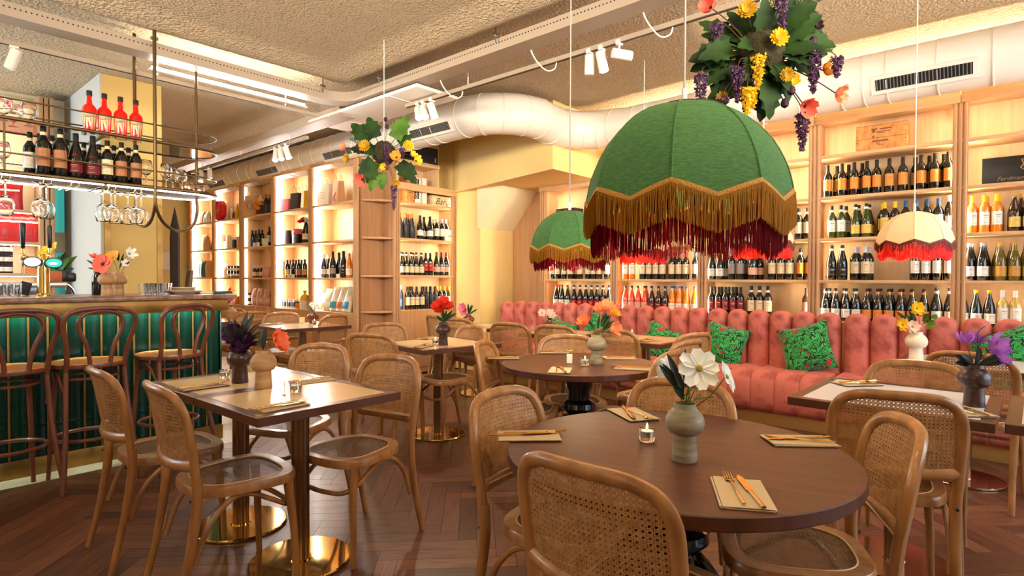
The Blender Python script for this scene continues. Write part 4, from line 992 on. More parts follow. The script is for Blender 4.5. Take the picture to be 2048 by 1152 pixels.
for i, (px, Y) in enumerate(((375, 4.89), (396, 4.98))):
    o = MB().lathe(cop, 28, mod=lambda a, z: 1+.015*math.cos(16*a)).build('copper_mug', M_copper, None, (px_on(px, Y), Y, 1.907), ang=60)
    tag(o, 'ribbed copper mug on the rounded end of the rack, %s one' % ('left' if i == 0 else 'right'), 'mug', 'copper mugs')
bal = [(0, 0), (.026, .001), (.024, .004), (.005, .006), (.004, .03), (.028, .045), (.052, .075), (.055, .095), (.040, .14), (.039, .14), (.053, .095), (.050, .077), (.026, .048), (0, .036)]
bme = MB().lathe(bal, 24).mesh('balloon_glass', M_glass, ang=80)
for i, (px, Y) in enumerate(((8, 4.85), (28, 5.0), (58, 4.9))):
    tag(link('balloon_glass', bme, None, (px_on(px, Y), Y, 2.245)), 'wide balloon glass on the upper glass shelf, %s of three' % ['leftmost', 'middle', 'rightmost'][i], 'glass', 'balloon glasses')
# glass hooks under the rack
for i, px in enumerate((5, 86, 140, 213, 264)):
    p = px_on(px, 4.9); b = MB()
    for s in (-.02, .02): b.tube(cr([(p+s, 4.76, 1.88), (p+s, 4.765, 1.868), (p+s, 4.80, 1.864), (p+s, 5.10, 1.864), (p+s, 5.12, 1.88)], 3), .003, 6)
    tag(b.build('glass_hanger', M_brass), 'thin brass wire hanger below the rack, %s from the left' % ORD[i], 'hanger', 'wire glass hangers')

# --- on the counter
ZC = 1.12
t = thing('beer_tap', 'polished brass beer tower with two black handles and oval badges', 'beer tap', (ay(87, 570, 4.98).x, 4.98, ZC))
MB().lathe([(.042, 0), (.042, .010), (.036, .016), (.033, .16), (.030, .235), (.028, .26), (.017, .28), (0, .285)], 32).build('tower', M_brass, t)
ex, ey, fx, fy = .985, -.17, -.17, -.985
for i, s in enumerate((-1, 1)):
    c = Vector((ex*s*.056+fx*.04, ey*s*.056+fy*.04, .228 if s < 0 else .224))
    A = Matrix(((ex, 0, fx, c.x), (ey, 0, fy, c.y), (0, 1, 0, c.z), (0, 0, 0, 1)))
    o = MB().lathe([(0, 0), (.050, 0), (.052, .005), (.048, .010), (0, .010)], 40).xf(Matrix.Diagonal((1, .70, 1, 1))).build('badge', mat('dark_badge_rim', S(40, 66, 82), .3), t); o.matrix_local = A
    MB().lathe([(0, .0102), (.043, .0102), (.043, .0115), (0, .0118)], 40).xf(Matrix.Diagonal((1, .68, 1, 1))).build('badge_face', mat('white_lit_badge', S(250, 252, 255), .3, emis=.9) if i == 0 else mat('teal_lit_badge', S(40, 190, 180), .3, emis=.45, ecol=S(30, 200, 190)), o)
    if i == 1: MB().lathe([(0, .0119), (.020, .0119), (.020, .0122), (0, .0124)], 24).xf(Matrix.Translation((-.004, -.004, 0)) @ Matrix.Diagonal((1.25, .45, 1, 1))).build('white_mark', mat('white_badge_mark', S(240, 250, 250), .4, emis=.5), o)
    hx = Vector((ex*s*.105, ey*s*.105, .262)) if s < 0 else Vector((ex*s*.035+fx*.02, ey*s*.035+fy*.02, .27))
    MB().tube([Vector((0, 0, .25)), hx], .011, 12).build('arm', M_brass, t)
    MB().lathe([(0, -.025), (.017, -.020), (.020, 0), (.016, .018), (.008, .025), (.008, .06), (0, .06)], 16, o=hx).build('valve', M_brass, t)
    MB().tube([hx+Vector((0, 0, -.02)), hx+Vector((-.006, -.01, -.115))], .006, 8).build('spout', M_brassd, t)
    MB().lathe([(.008, .055), (.012, .065), (.016, .15), (.019, .215), (.014, .228), (0, .23)] if s < 0 else [(.008, .055), (.013, .065), (.015, .12), (.016, .19), (.013, .208), (0, .212)], 16, o=hx).build('handle', mat('black_handle', S(24, 20, 24), .3), t)
M_vase = mat('light_turned_wood', S(186, 148, 104), .45, col2=S(160, 120, 78), ns=1, stretch=(10, 10, 40), detail=4)
M_vased = mat('dark_turned_wood', S(66, 38, 30), .35, col2=S(50, 28, 22), ns=1, stretch=(10, 10, 40), coat=.2)
M_vaseg = mat('greyed_turned_wood', S(166, 154, 126), .5, col2=S(116, 104, 82), ns=1, stretch=(9, 9, 60), ramp=(.3, .7))
M_vasew = mat('white_turned_wood', S(226, 214, 190), .5)
M_vaser = mat('red_brown_wood', S(116, 58, 36), .35, col2=S(92, 44, 28), ns=1, stretch=(10, 10, 40), coat=.2)
TALL = [(0, 0), (.0355, 0), (.0365, .003), (.0345, .03), (.032, .074), (.033, .077), (.044, .082), (.0525, .095), (.0555, .110), (.0535, .124), (.047, .138), (.038, .147), (.0325, .152), (.0315, .165), (.029, .166), (.029, .15), (0, .15)]
ROUND = [(0, 0), (.030, 0), (.032, .004), (.030, .02), (.034, .028), (.048, .040), (.053, .055), (.046, .072), (.030, .083), (.022, .088), (.020, .10), (.017, .10), (.017, .085), (0, .085)]
VM = {}
def vase(x, y, z, m, label, prof=TALL, s=1.0):
    k = (m.name, id(prof))
    if k not in VM: VM[k] = MB().lathe(prof, 40).mesh('bud_vase', m, ang=35)
    o = link('bud_vase', VM[k], None, (x, y, z)); o.scale = (s,)*3; return tag(o, label, 'vase', 'turned wooden bud vases')
# ================================================================== flowers
def col(n, c, c2=None, tr=.25): return mat('petal_'+n, c, .6, col2=c2, ns=30, transl=tr, sheen=.2)
PM = {'white': col('white', S(246, 246, 240)), 'orange': col('orange', S(240, 110, 66), S(250, 140, 90)), 'peach': col('peach', S(246, 160, 110)), 'coral': col('coral', S(244, 118, 96)), 'yellow': col('yellow', S(246, 204, 40)), 'amber': col('amber', S(248, 168, 60)), 'purple': col('purple', S(48, 12, 54), S(72, 24, 78), .1), 'violet': col('violet', S(196, 120, 220), S(160, 84, 190)), 'red': col('red', S(226, 50, 28)), 'pink': col('pink', S(238, 130, 160)), 'blush': col('blush', S(246, 214, 196)), 'magenta': col('magenta', S(224, 40, 100)), 'wist': col('wisteria', S(82, 48, 84), S(112, 74, 112)), 'mustard': col('mustard', S(214, 168, 40)), 'plum': col('plum', S(60, 20, 46))}
M_eye = mat('flower_eye', S(150, 130, 30), .8); M_eyed = mat('dark_flower_eye', S(40, 40, 20), .8)
def frame_to(d):
    d = Vector(d).normalized(); return Vector((0, 0, 1)).rotation_difference(d).to_matrix().to_4x4()
def petal(L, W, cup, ruf=.0, droop=0, wide=False):
    """one petal growing along +x from the flower centre, cupped upwards"""
    b = MB()
    def f(u, v):
        x = L*(.06+.94*v); w_ = W*(math.sin(PI*min(1, .12+.80*v))**.7)
        if wide: w_ = W*(.18+.82*math.sin(PI*.60*v)); x = L*(.05+.95*v*(1-.30*(2*u-1)**2*v-.05*math.cos((2*u-1)*PI*2)*v))
        y = (u-.5)*w_; z = cup*L*v*v-droop*L*v**3+.12*W*(2*u-1)**2+ruf*L*math.sin(u*14+v*7)*v
        return (x, y, z)
    return b.grid(f, 4, 5)
def blossom(parent, name, m, at, d, n, L, W, cup, ruf=0, droop=0, layers=1, eye=M_eye, eyer=.2, single=False, wide=False):
    """flower head; petals as parts of their own when they show large"""
    A = Matrix.Translation(at) @ frame_to(d); root = None; allb = MB()
    for l in range(layers):
        for k in range(n):
            s = 1-.22*l; q = petal(L*s*rnd.uniform(.92, 1.06), W*s, cup+.35*l, ruf, droop, wide)
            R_ = Matrix.Rotation(2*PI*(k+.5*l)/n+rnd.uniform(-.08, .08), 4, 'Z') @ Matrix.Rotation(rnd.uniform(-.12, .12), 4, 'X')
            if single: q.xf(A @ R_).build('petal', m, parent, ang=80)
            else: allb.merge(q, A @ R_)
    o = None
    if not single: o = allb.build(name, m, parent, ang=80)
    if eye: MB().lathe([(L*eyer*.2, 0), (L*eyer, L*.04), (L*eyer*.8, L*.12), (0, L*.15)], 10).xf(A).build('flower_centre', eye, o or parent)
    return o
def leaf(parent, m, base, d, up, L, W, bend=.25, name='leaf', lobes=0):
    d = Vector(d).normalized(); s = d.cross(Vector(up)).normalized(); n = s.cross(d); b = MB(); base = Vector(base)
    def f(u, v):
        w_ = W*math.sin(PI*min(1, v*.96+.03))**.8
        if lobes: w_ *= .62+.42*abs(math.cos(v*PI*lobes+.3))
        q = (u-.5)*2
        return base+d*(L*v*(1-.15*bend*v))+s*(q*w_/2)+n*(-bend*L*v*v*.6+abs(q)*w_*.18)
    b.grid(f, 4, 9 if lobes else 6); return b.build(name, m, parent, ang=80)
def stem(parent, a, b, r=.0018, m=None, bow=.02):
    a = Vector(a); b = Vector(b); mid = (a+b)/2+Vector((rnd.uniform(-bow, bow), rnd.uniform(-bow, bow), 0))
    MB().tube(cr([a, mid, b], 5), r, 6).build('stem', m or M_stem, parent)
def bouquet(loc, label):
    return thing('flower_bouquet', label, 'flowers', loc, 0, 'bud vase flowers')
TOWARD = lambda x, y: Vector((-x, -y, .15)).normalized()     # towards where we look from
RT, FWD = Vector((_r.x, _r.y, 0)), Vector((_f.x, _f.y, 0))    # room directions across and into the view, for arranging stems
def V(a, b, c): return RT*a+FWD*b+Vector((0, 0, c))

# front round table: white cosmos
p = az(1369, 920, TT); vz = vase(p.x, p.y, TT, M_vaseg, 'greyish turned wooden vase with white cosmos on the front round table', TALL, .98)
t = bouquet((p.x, p.y, TT+.165), 'white cosmos flowers with dark leaves in the greyish vase, foreground')
stem(t, V(0, 0, -.03), V(.028, -.02, .098)); blossom(t, 'blossom', PM['white'], V(.030, -.026, .100), V(.0, -.9, .35), 8, .062, .042, .06, .006, single=True, eyer=.17, wide=True)
stem(t, V(0, 0, -.03), V(.105, -.02, .075)); blossom(t, 'blossom', PM['white'], V(.108, -.022, .076), V(.75, -.45, .35), 7, .046, .030, .12, .006, single=True, eyer=.17, wide=True)
stem(t, V(0, 0, -.03), V(-.035, .06, .085)); blossom(t, 'blossom', PM['white'], V(-.037, .06, .088), V(-.5, .8, .2), 7, .036, .026, .2, single=True, wide=True)
for a, b_, c, L in ((-.02, -.01, .08, .085), (-.04, .0, .10, .09), (-.055, -.01, .11, .09), (-.03, .01, .13, .10), (.005, .01, .12, .11), (-.015, -.01, .03, .06)):
    leaf(t, M_leafb if c > .05 else M_leaf, V(a*.4, b_, c*.35), V(a*1.5, -.2*0+b_, c), V(.2, -1, .2), L, .022, .15)
for k in range(7): stem(t, V(0, 0, -.02), V(rnd.uniform(-.005, .045), rnd.uniform(-.03, .01), rnd.uniform(.02, .055)), .0012, M_leaf2, .015)
stem(t, V(.01, -.01, 0), V(.075, -.02, .02), .0016, M_leaf2, .03)

# left front table: dark purple and light vase
p = az(527, 776, TT); vase(p.x, p.y, TT, M_vase, 'light turned wooden vase with an orange poppy on the left front table', TALL, 1.06)
t = bouquet((p.x, p.y, TT+.178), 'single orange poppy with a dark leaf in the light wooden vase')
stem(t, V(0, 0, -.03), V(.06, 0, .035)); blossom(t, 'blossom', PM['orange'], V(.058, 0, .035), V(.85, -.1, .3), 6, .058, .066, .55, .03, layers=2)
for q in ((.01, 0, .10), (-.02, .02, .07)): leaf(t, M_leafb, V(0, 0, 0), V(*q), V(0, -1, 0), .105, .024, .1)
p = az(480, 765, TT); vase(p.x, p.y, TT, M_vased, 'dark turned wooden vase with purple flower on the left front table', TALL, 1.06)
t = bouquet((p.x, p.y, TT+.178), 'big dark purple silk flower with blackish leaves in the dark vase')
for a, c, s in ((-.02, .055, .056), (.028, .02, .052), (.012, -.005, .048)):
    stem(t, V(0, 0, -.03), V(a, 0, c)); blossom(t, 'blossom', PM['purple'], V(a, -.01, c), V(a*4, -.9, .35), 7, s, s*.9, .45, .05, layers=2, eye=None)
for q, L in (((-.09, 0, .10), .10), ((-.06, .01, .12), .11), ((.05, .01, .13), .13), ((.075, 0, .09), .11), ((.02, .02, .14), .13), ((.11, -.02, .02), .10), ((-.03, -.06, .075), .10), ((.03, -.05, .085), .10), ((-.01, -.03, .11), .10), ((.05, -.06, .05), .09), ((.1, .0, .06), .12)):
    leaf(t, M_leafb, V(q[0]*.3, q[1]*.3, q[2]*.35), V(*q), V(.1, -1, .3), L, .026, .2)
# second round table: orange tulips
p = az(1193, 727, TT); vase(p.x, p.y, TT, M_vaseg, 'greyish turned wooden vase with orange tulips on the second round table', TALL, 1.05)
t = bouquet((p.x, p.y, TT+.178), 'orange tulips and peach flowers with slim leaves on the second round table')
for q, m, L, d in (((-.065, 0, .06), 'orange', .05, (-.5, -.3, .7)), ((.055, 0, .15), 'peach', .05, (.1, -.5, .8)), ((.085, -.01, .12), 'amber', .045, (.5, -.4, .6)), ((.085, -.02, .04), 'peach', .05, (.6, -.6, .0)), ((.02, .02, .14), 'peach', .04, (-.2, -.5, .8))):
    stem(t, V(0, 0, -.03), V(*q)); blossom(t, 'blossom', PM[m], V(*q), V(*d), 6, L, L*.8, .9, .03, layers=2)
for k in range(11): 
    a = rnd.uniform(-.04, .13); c = rnd.uniform(.05, .16); leaf(t, M_leaf, V(a*.4, 0, c*.35), V(a, rnd.uniform(-.04, .04), c), V(.1, -1, .3), rnd.uniform(.07, .10), .017, .15)
# square table: red
p = az(886, 690, TT); vase(p.x, p.y, TT, M_vased, 'dark turned wooden vase with red flowers on the square table', TALL, 1.05)
t = bouquet((p.x, p.y, TT+.178), 'bright red flowers with a drooping leaf in the dark vase, mid room')
for q in ((-.02, -.02, .10), (.03, 0, .12), (.0, .02, .15), (-.045, 0, .12)): stem(t, V(0, 0, -.03), V(*q)); blossom(t, 'blossom', PM['red'], V(*q), V(q[0]*6, -.7, .6), 6, .05, .045, .4, .03, layers=2)
for q, L in (((.08, 0, .06), .13), ((.09, -.02, .12), .12), ((.0, -.02, .10), .10), ((-.05, 0, .05), .08), ((.02, -.03, .06), .1)): leaf(t, M_leaf, V(0, 0, .0), V(*q), V(.1, -1, .3), L, .024, .5)
# tables by the gift cabinets
p = az(655, 648, TT); p = Vector((3.42, 6.0, TT)); vase(p.x, p.y, TT, M_vaser, 'round brown vase with white blossom by the gift cabinets', ROUND, 1.25)
t = bouquet((p.x, p.y, TT+.12), 'white orchid blossom in the round brown vase by the gift cabinets')
for q in ((.02, 0, .05), (.05, 0, .08), (.065, 0, .05), (-.01, 0, .09)): stem(t, V(0, 0, -.03), V(*q)); blossom(t, 'blossom', PM['white'], V(*q), V(.3, -.8, .3), 5, .03, .03, .2)
for q in ((-.04, 0, .08), (.0, 0, .1), (.03, 0, .04)): leaf(t, M_leaf2, V(0, 0, 0), V(*q), V(0, -1, .2), .08, .02)
p = Vector((3.08, 7.38, TT)); vase(p.x, p.y, TT, M_vase, 'pale rounded vase with violet flowers on the far table', ROUND, 1.5)
t = bouquet((p.x, p.y, TT+.145), 'violet and pink flowers in the pale rounded vase on the far table')
for q, m in (((-.05, 0, .04), 'purple'), ((-.02, -.01, .06), 'purple'), ((.02, 0, .10), 'pink'), ((.03, 0, .05), 'blush')): stem(t, V(0, 0, -.03), V(*q)); blossom(t, 'blossom', PM[m], V(*q), V(.1, -.8, .4), 6, .04, .035, .4, layers=2)
for q in ((.08, 0, .06), (.06, 0, .1)): leaf(t, M_leaf2, V(0, 0, 0), V(*q), V(0, -1, .2), .1, .02)
# bench tables
p = az(1008, 641, TT); p = Vector((4.40, 4.48, TT)); vase(p.x, p.y, TT, M_vaser, 'round brown vase with pink flower by the yellow wall', ROUND, 1.25)
t = bouquet((p.x, p.y, TT+.12), 'pink lily with upright leaves in the round brown vase by the yellow wall')
for q in ((-.06, 0, .075), (-.045, -.01, .035)): stem(t, V(0, 0, -.03), V(*q)); blossom(t, 'blossom', PM['pink'], V(*q), V(-.5, -.8, .2), 6, .055, .045, .3, layers=2)
for q in ((.0, 0, .12), (-.01, 0, .15), (.05, 0, .11), (.08, 0, .05), (.03, 0, .1)): leaf(t, M_leaf, V(0, 0, 0), V(*q), V(0, -1, .2), .12, .02, .1)
p = Vector((4.36, 3.34, TT)); vase(p.x, p.y, TT, M_vaser, 'round brown vase with pale pink flowers before the coral bench', ROUND, 1.2)
t = bouquet((p.x, p.y, TT+.115), 'pale pink flowers in the round brown vase before the coral bench')
for q in ((-.07, 0, .07), (.0, 0, .07), (.02, -.01, .05)): stem(t, V(0, 0, -.03), V(*q)); blossom(t, 'blossom', PM['blush'], V(*q), V(q[0], -.8, .5), 6, .045, .035, .3, layers=2)
for q in ((-.03, 0, .08), (.06, 0, .06), (.04, 0, .12), (.07, 0, .14)): leaf(t, M_leaf, V(0, 0, 0), V(*q), V(0, -1, .2), .11, .02, .1)
# right tables
p = ax(1832, 716, 4.44); p.z = TT; vase(p.x, p.y, TT, M_vasew, 'off-white turned vase with yellow flowers by the bench', TALL, 1.12)
t = bouquet((p.x, p.y, TT+.19), 'yellow flowers with round green leaves in the off-white vase')
for q, m in (((.0, 0, .145), 'yellow'), ((-.09, 0, .04), 'yellow'), ((-.04, -.02, .03), 'blush')): stem(t, V(0, 0, -.03), V(*q)); blossom(t, 'blossom', PM[m], V(*q), V(-.1, -.9, .2), 8, .042, .03, .35, .03, layers=2)
for q, L in (((-.12, 0, .12), .13), ((-.06, 0, .10), .09), ((-.02, -.01, .08), .1), ((-.05, 0, .14), .1)): leaf(t, M_leaf, V(q[0]*.3, 0, q[2]*.3), V(*q), V(0, -1, .2), L, .026, .1)
for k in range(9): leaf(t, M_leaf2, V(.06+rnd.uniform(-.03, .04), 0, .05+rnd.uniform(-.03, .05)), V(rnd.uniform(-.2, 1), -.5, rnd.uniform(-.3, .8)), V(0, -1, .3), .04, .034, .1)
p = az(1948, 812, TT); vase(p.x, p.y, TT, M_vased, 'dark plum-brown vase with purple flowers on the right white table', TALL, 1.03)
t = bouquet((p.x, p.y, TT+.172), 'purple flowers with black leaves and curling stems in the dark right vase')
blossom(t, 'blossom', PM['violet'], V(.055, -.01, .06), V(.9, -.3, .15), 6, .075, .055, .5, .03, layers=2); stem(t, V(0, 0, -.03), V(.055, -.01, .06))
blossom(t, 'blossom', PM['violet'], V(-.045, -.01, .085), V(-.2, -.2, .95), 6, .036, .022, 1.2, layers=2); stem(t, V(0, 0, -.03), V(-.045, -.01, .085))
blossom(t, 'blossom', PM['violet'], V(.03, .03, .09), V(.4, .3, .6), 6, .035, .03, .6); stem(t, V(0, 0, -.03), V(.03, .03, .09))
for q, L in (((-.08, 0, .01), .06), ((-.06, -.02, .05), .07), ((-.05, 0, .03), .08), ((.0, -.03, .08), .08), ((.09, -.05, .03), .09), ((.05, -.04, .04), .1)): leaf(t, M_leafb, V(q[0]*.2, q[1]*.2, .0), V(*q), V(.1, -1, .3), L, .03, .3)
for pts in ([(0, 0, 0), (.02, 0, .09), (.05, 0, .12), (.085, 0, .115)], [(0, 0, 0), (.01, 0, .08), (.02, .01, .13), (.05, .01, .155)]): MB().tube(cr([V(*q) for q in pts], 5), .0016, 6).build('stem', M_leafb, t)
# bar vases
p = ay(214, 585, 4.72); vase(p.x, p.y, ZC, M_vase, 'light wooden vase with the red poppy on the bar', TALL, 1.0)
t = bouquet((p.x, p.y, ZC+.168), 'large red-orange poppy in the front wooden vase on the bar')
blossom(t, 'blossom', PM['coral'], V(-.005, -.03, .05), V(-.05, -.95, .2), 6, .068, .075, .18, .02, eye=M_eyed); stem(t, V(0, 0, -.03), V(0, -.02, .05))
blossom(t, 'blossom', PM['coral'], V(-.085, 0, .09), V(-.1, -.2, .9), 5, .028, .02, 1.3, eye=None); stem(t, V(0, 0, -.03), V(-.085, 0, .085))
for q, L in (((-.13, 0, .07), .10), ((-.12, 0, .10), .05), ((-.11, 0, .02), .09)): leaf(t, M_leafb, V(q[0]*.45, 0, q[2]*.5), V(*q), V(0, -1, .3), L, .014, .1)
p = ay(238, 585, 4.86); vase(p.x, p.y, ZC, M_vase, 'second light wooden vase just behind the poppy vase', TALL, 1.0)
t = bouquet((p.x, p.y, ZC+.168), 'orange and white flowers with thin twigs in the rear bar vase')
blossom(t, 'blossom', PM['amber'], V(-.035, -.01, .10), V(-.1, -.8, .5), 6, .055, .06, .3, .03); stem(t, V(0, 0, -.03), V(-.035, -.01, .1))
blossom(t, 'blossom', PM['white'], V(.075, 0, .13), V(.8, -.3, .2), 6, .045, .03, .7); stem(t, V(0, 0, -.03), V(.075, 0, .13))
blossom(t, 'blossom', PM['white'], V(.05, 0, .06), V(.4, -.7, .2), 5, .03, .025, .6); stem(t, V(0, 0, -.03), V(.05, 0, .06))
for q, L in (((.0, 0, .16), .07), ((.03, 0, .11), .09), ((-.02, 0, .18), .06), ((.09, 0, .08), .07), ((.02, 0, .06), .08)): leaf(t, M_leaf, V(q[0]*.4, 0, q[2]*.45), V(*q), V(0, -1, .2), L, .015, .1)

# ------------------------------------------------------------------ hanging flower balls
def racemes(m, p, L, n=70, r=.03):
    b = MB()
    for k in range(n):
        f = rnd.random()**1.15; a = rnd.uniform(0, 2*PI); rr = r*(1-.72*f)*rnd.uniform(.45, 1.15)
        q = Vector(p)+Vector((math.cos(a)*rr, math.sin(a)*rr, -L*f)); s = rnd.uniform(.0055, .0095)*(1-.3*f)
        for _ in range(2):
            u = Vector((rnd.gauss(0, 1), rnd.gauss(0, 1), rnd.gauss(0, 1))).normalized(); w_ = u.cross(Vector((rnd.gauss(0, 1), rnd.gauss(0, 1), .3))).normalized()*s*.65
            b.add([q-u*s*.3, q+w_+u*s*.4, q+u*s*1.4, q-w_+u*s*.4], [(0, 1, 2, 3)])
    return b
def palm_leaf(parent, m, base, d, up, L):
    """broad lobed leaf"""
    d = Vector(d).normalized(); s = d.cross(Vector(up)).normalized(); n = s.cross(d); base = Vector(base)
    out = [(0, .0), (.10, .22), (.02, .42), (.26, .40), (.34, .60), (.52, .42), (.66, .50), (.72, .26), (.88, .20), (1, 0)]
    half = [base+d*(L*x)+s*(L*.62*y)+n*(-.18*L*x*x+.16*L*y) for x, y in out]; oth = [base+d*(L*x)-s*(L*.62*y)+n*(-.18*L*x*x+.16*L*y) for x, y in out]
    mid = [base+d*(L*x)+n*(-.18*L*x*x) for x, y in out]; k = len(out); b = MB()
    b.add(mid+half+oth, [(i, i+1, k+i+1, k+i) for i in range(k-1)]+[(i, 2*k+i, 2*k+i+1, i+1) for i in range(k-1)])
    return b.build('leaf', m, parent, ang=80)
def flower_ball(label, c, R_, spec):
    t = thing('hanging_flower_ball', label, 'hanging flowers', c, 0, 'hanging flower arrangements')
    MB().grid(lambda u, v: Vector((math.cos(2*PI*u)*math.sin(PI*v), math.sin(2*PI*u)*math.sin(PI*v), math.cos(PI*v)))*(R_*.36*(1+.10*math.sin(9*u*6.28)*math.sin(8*v*3.1))), 24, 12).build('moss_core', mat('dark_moss', S(40, 36, 20), .95, col2=S(64, 54, 26), ns=40, bump=.8, bs=120), t)
    MB().tube([(0, 0, R_*.3), (0, 0, CEIL-c[2])], .0025, 6).build('cord', M_white, t)
    for kind, q, arg in spec:
        P = V(q[0]*R_, q[1]*R_, q[2]*R_); D = P.normalized()
        if kind == 'leaf': palm_leaf(t, M_leaf if arg[0] else M_leaf2, P*.62, P+V(0, 0, arg[2]*R_), V(.1, -1, .3), arg[1]*R_*1.08); MB().tube([D*R_*.2, P*.65], .003, 5).build('stem', M_stem, t)
        elif kind == 'poppy': MB().tube(cr([D*R_*.25, P*.65+V(0, 0, .04*R_), P], 5), .0022, 6).build('stem', M_twig, t); blossom(t, 'blossom', PM[arg[0]], P, V(*arg[2]), 6, arg[1]*R_*.88, arg[1]*R_*.95, .95, .03, eye=M_eyed if len(arg) < 4 else M_eye, eyer=.22)
        elif kind == 'pompom': MB().tube(cr([D*R_*.25, P*.7, P], 4), .0022, 6).build('stem', M_stem, t); blossom(t, 'blossom', PM[arg[0]], P, V(*arg[2]), 16, arg[1]*R_*.8, arg[1]*R_*.3, .25, .05, layers=3, eyer=.4)
        elif kind == 'raceme': racemes(PM[arg[0]], P, arg[1]*R_*.8, int(arg[2]*3.2), .10*R_).build('raceme', PM[arg[0]], t, smooth=False, kind='stuff'); MB().tube(cr([D*R_*.3, P*.8+V(0, 0, .1*R_), P, P-V(0, 0, arg[1]*R_*.7)], 4), .002, 5).build('stem', M_twig, t)
        elif kind == 'frond':
            d = V(*arg[0]).normalized(); s = d.cross(V(0, -1, .2)).normalized(); MB().tube([P*.3, P, P+d*arg[1]*R_], .002, 5).build('stem', M_stem, t)
            b = MB()
            for k in range(9):
                for sg in (-1, 1):
                    a = P+d*(arg[1]*R_*k/9); e = a+(s*sg+d*.7).normalized()*(.17*R_*(1-k/12)); w_ = d*.025*R_
                    b.add([a, (a+e)/2+w_, e, (a+e)/2-w_], [(0, 1, 2, 3)])
            b.build('frond', M_leaf, t, smooth=False)
        elif kind == 'bud': MB().tube(cr([D*R_*.25, P*.7, P], 4), .002, 6).build('stem', M_twig, t); MB().lathe([(0, -.08), (.05, -.05), (.06, 0), (.04, .06), (0, .08)], 10).xf(Matrix.Translation(P) @ Matrix.Scale(R_, 4)).build('bud', PM['plum'], t)
big = [('leaf', (-.75, -.1, .02), (1, .62, -.15)), ('leaf', (-.95, -.1, -.10), (1, .40, -.2)), ('leaf', (-.45, 0, -.3), (1, .5, -.3)), ('leaf', (-.3, .1, .5), (1, .5, .1)), ('leaf', (.15, .1, .55), (1, .55, .1)), ('leaf', (.40, 0, .5), (1, .6, .1)),
 ('leaf', (.62, .1, .35), (1, .7, .35)), ('leaf', (.68, 0, -.05), (1, .6, -.25)), ('leaf', (.85, .1, .35), (1, .6, .2)), ('leaf', (1.0, 0, .1), (1, .45, -.1)), ('leaf', (.9, .0, .3), (0, .5, -.3)), ('leaf', (.05, -.25, -.62), (1, .55, -.3)), ('leaf', (.35, -.2, -.58), (1, .42, -.2)), ('leaf', (.18, 0, -.75), (0, .5, -.2)),
 ('leaf', (1.02, .1, .45), (1, .5, .25)), ('leaf', (1.12, 0, .30), (1, .5, -.3)), ('leaf', (.95, .1, .55), (1, .5, .35)), ('leaf', (.78, 0, .62), (1, .6, .5)), ('leaf', (.55, 0, .72), (1, .55, .5)), ('leaf', (-.98, 0, .08), (0, .42, -.3)), ('leaf', (-.85, 0, -.3), (1, .42, -.4)),
 ('leaf', (.5, .2, .1), (1, .5, .1)), ('leaf', (.0, .3, .2), (1, .6, .2)), ('leaf', (-.3, -.3, .1), (1, .4, -.2)), ('leaf', (.45, -.3, -.05), (1, .45, -.25)),
 ('poppy', (-.80, -.1, .66), ('coral', .17, (-.6, -.5, .2))), ('pompom', (-.30, -.2, .58), ('mustard', .19, (-.2, -.9, .1))), ('pompom', (.08, -.45, .06), ('yellow', .18, (0, -1, .1))), ('pompom', (.22, -.4, -.46), ('mustard', .14, (.1, -.9, -.2))), ('poppy', (.38, -.2, -.5), ('yellow', .12, (.2, -.9, .2))), ('pompom', (-.58, 0, -.68), ('mustard', .13, (-.3, -.8, -.2))),
 ('poppy', (.98, 0, -.25), ('amber', .14, (.8, -.4, .2))), ('poppy', (1.18, 0, -.6), ('peach', .17, (.7, -.6, -.3))), ('poppy', (.60, -.2, -.86), ('coral', .17, (.2, -.8, -.5))), ('poppy', (-.6, 0, -.92), ('coral', .10, (.0, -.6, -.8))), ('poppy', (.62, 0, .40), ('coral', .09, (.2, -.8, .4))), ('poppy', (.80, -.1, .38), ('plum', .10, (.2, -.8, .2))),
 ('raceme', (.18, -.35, .88), ('wist', .85, 90)), ('raceme', (.68, -.3, -.10), ('wist', .75, 90)), ('raceme', (-.42, -.2, -.28), ('wist', .65, 80)), ('raceme', (-.95, -.1, -.35), ('wist', .95, 80)), ('raceme', (.62, -.1, -.95), ('wist', .72, 80)), ('raceme', (1.2, .0, -.05), ('wist', .38, 50)), ('raceme', (-.72, -.1, .40), ('wist', .35, 40)), ('raceme', (-.62, -.1, -.72), ('wist', .4, 40)),
 ('raceme', (-.15, -.3, -.15), ('yellow', .55, 70)), ('raceme', (-.30, -.25, -.62), ('yellow', .5, 60)), ('raceme', (-.2, -.2, -.62), ('yellow', .35, 50)),
 ('frond', (.35, .1, .75), ((-.9, 0, .5), .5)), ('frond', (.55, .1, .75), ((.8, 0, .3), .5)), ('frond', (.6, -.2, -.02), ((1, 0, .05), .42)), ('frond', (-.2, -.2, -.1), ((-.3, 0, -1), .4)), ('bud', (.35, -.3, -.66), ()), ('bud', (.30, -.2, -.82), ()), ('bud', (.72, -.2, .12), ())]
for k in range(26):
    a = k*2.4; rr = rnd.uniform(.3, .85); big.append(('leaf', (rr*math.cos(a)*1.1, rnd.uniform(-.35, .3), rr*math.sin(a)*.85), (1, rnd.uniform(.38, .58), rnd.uniform(-.3, .2))))
D1 = 2.1
flower_ball('large ball of leaves, poppies and purple wisteria hanging by the green lamp', tuple(CO+ray(1520, 108)*D1), .235, big)
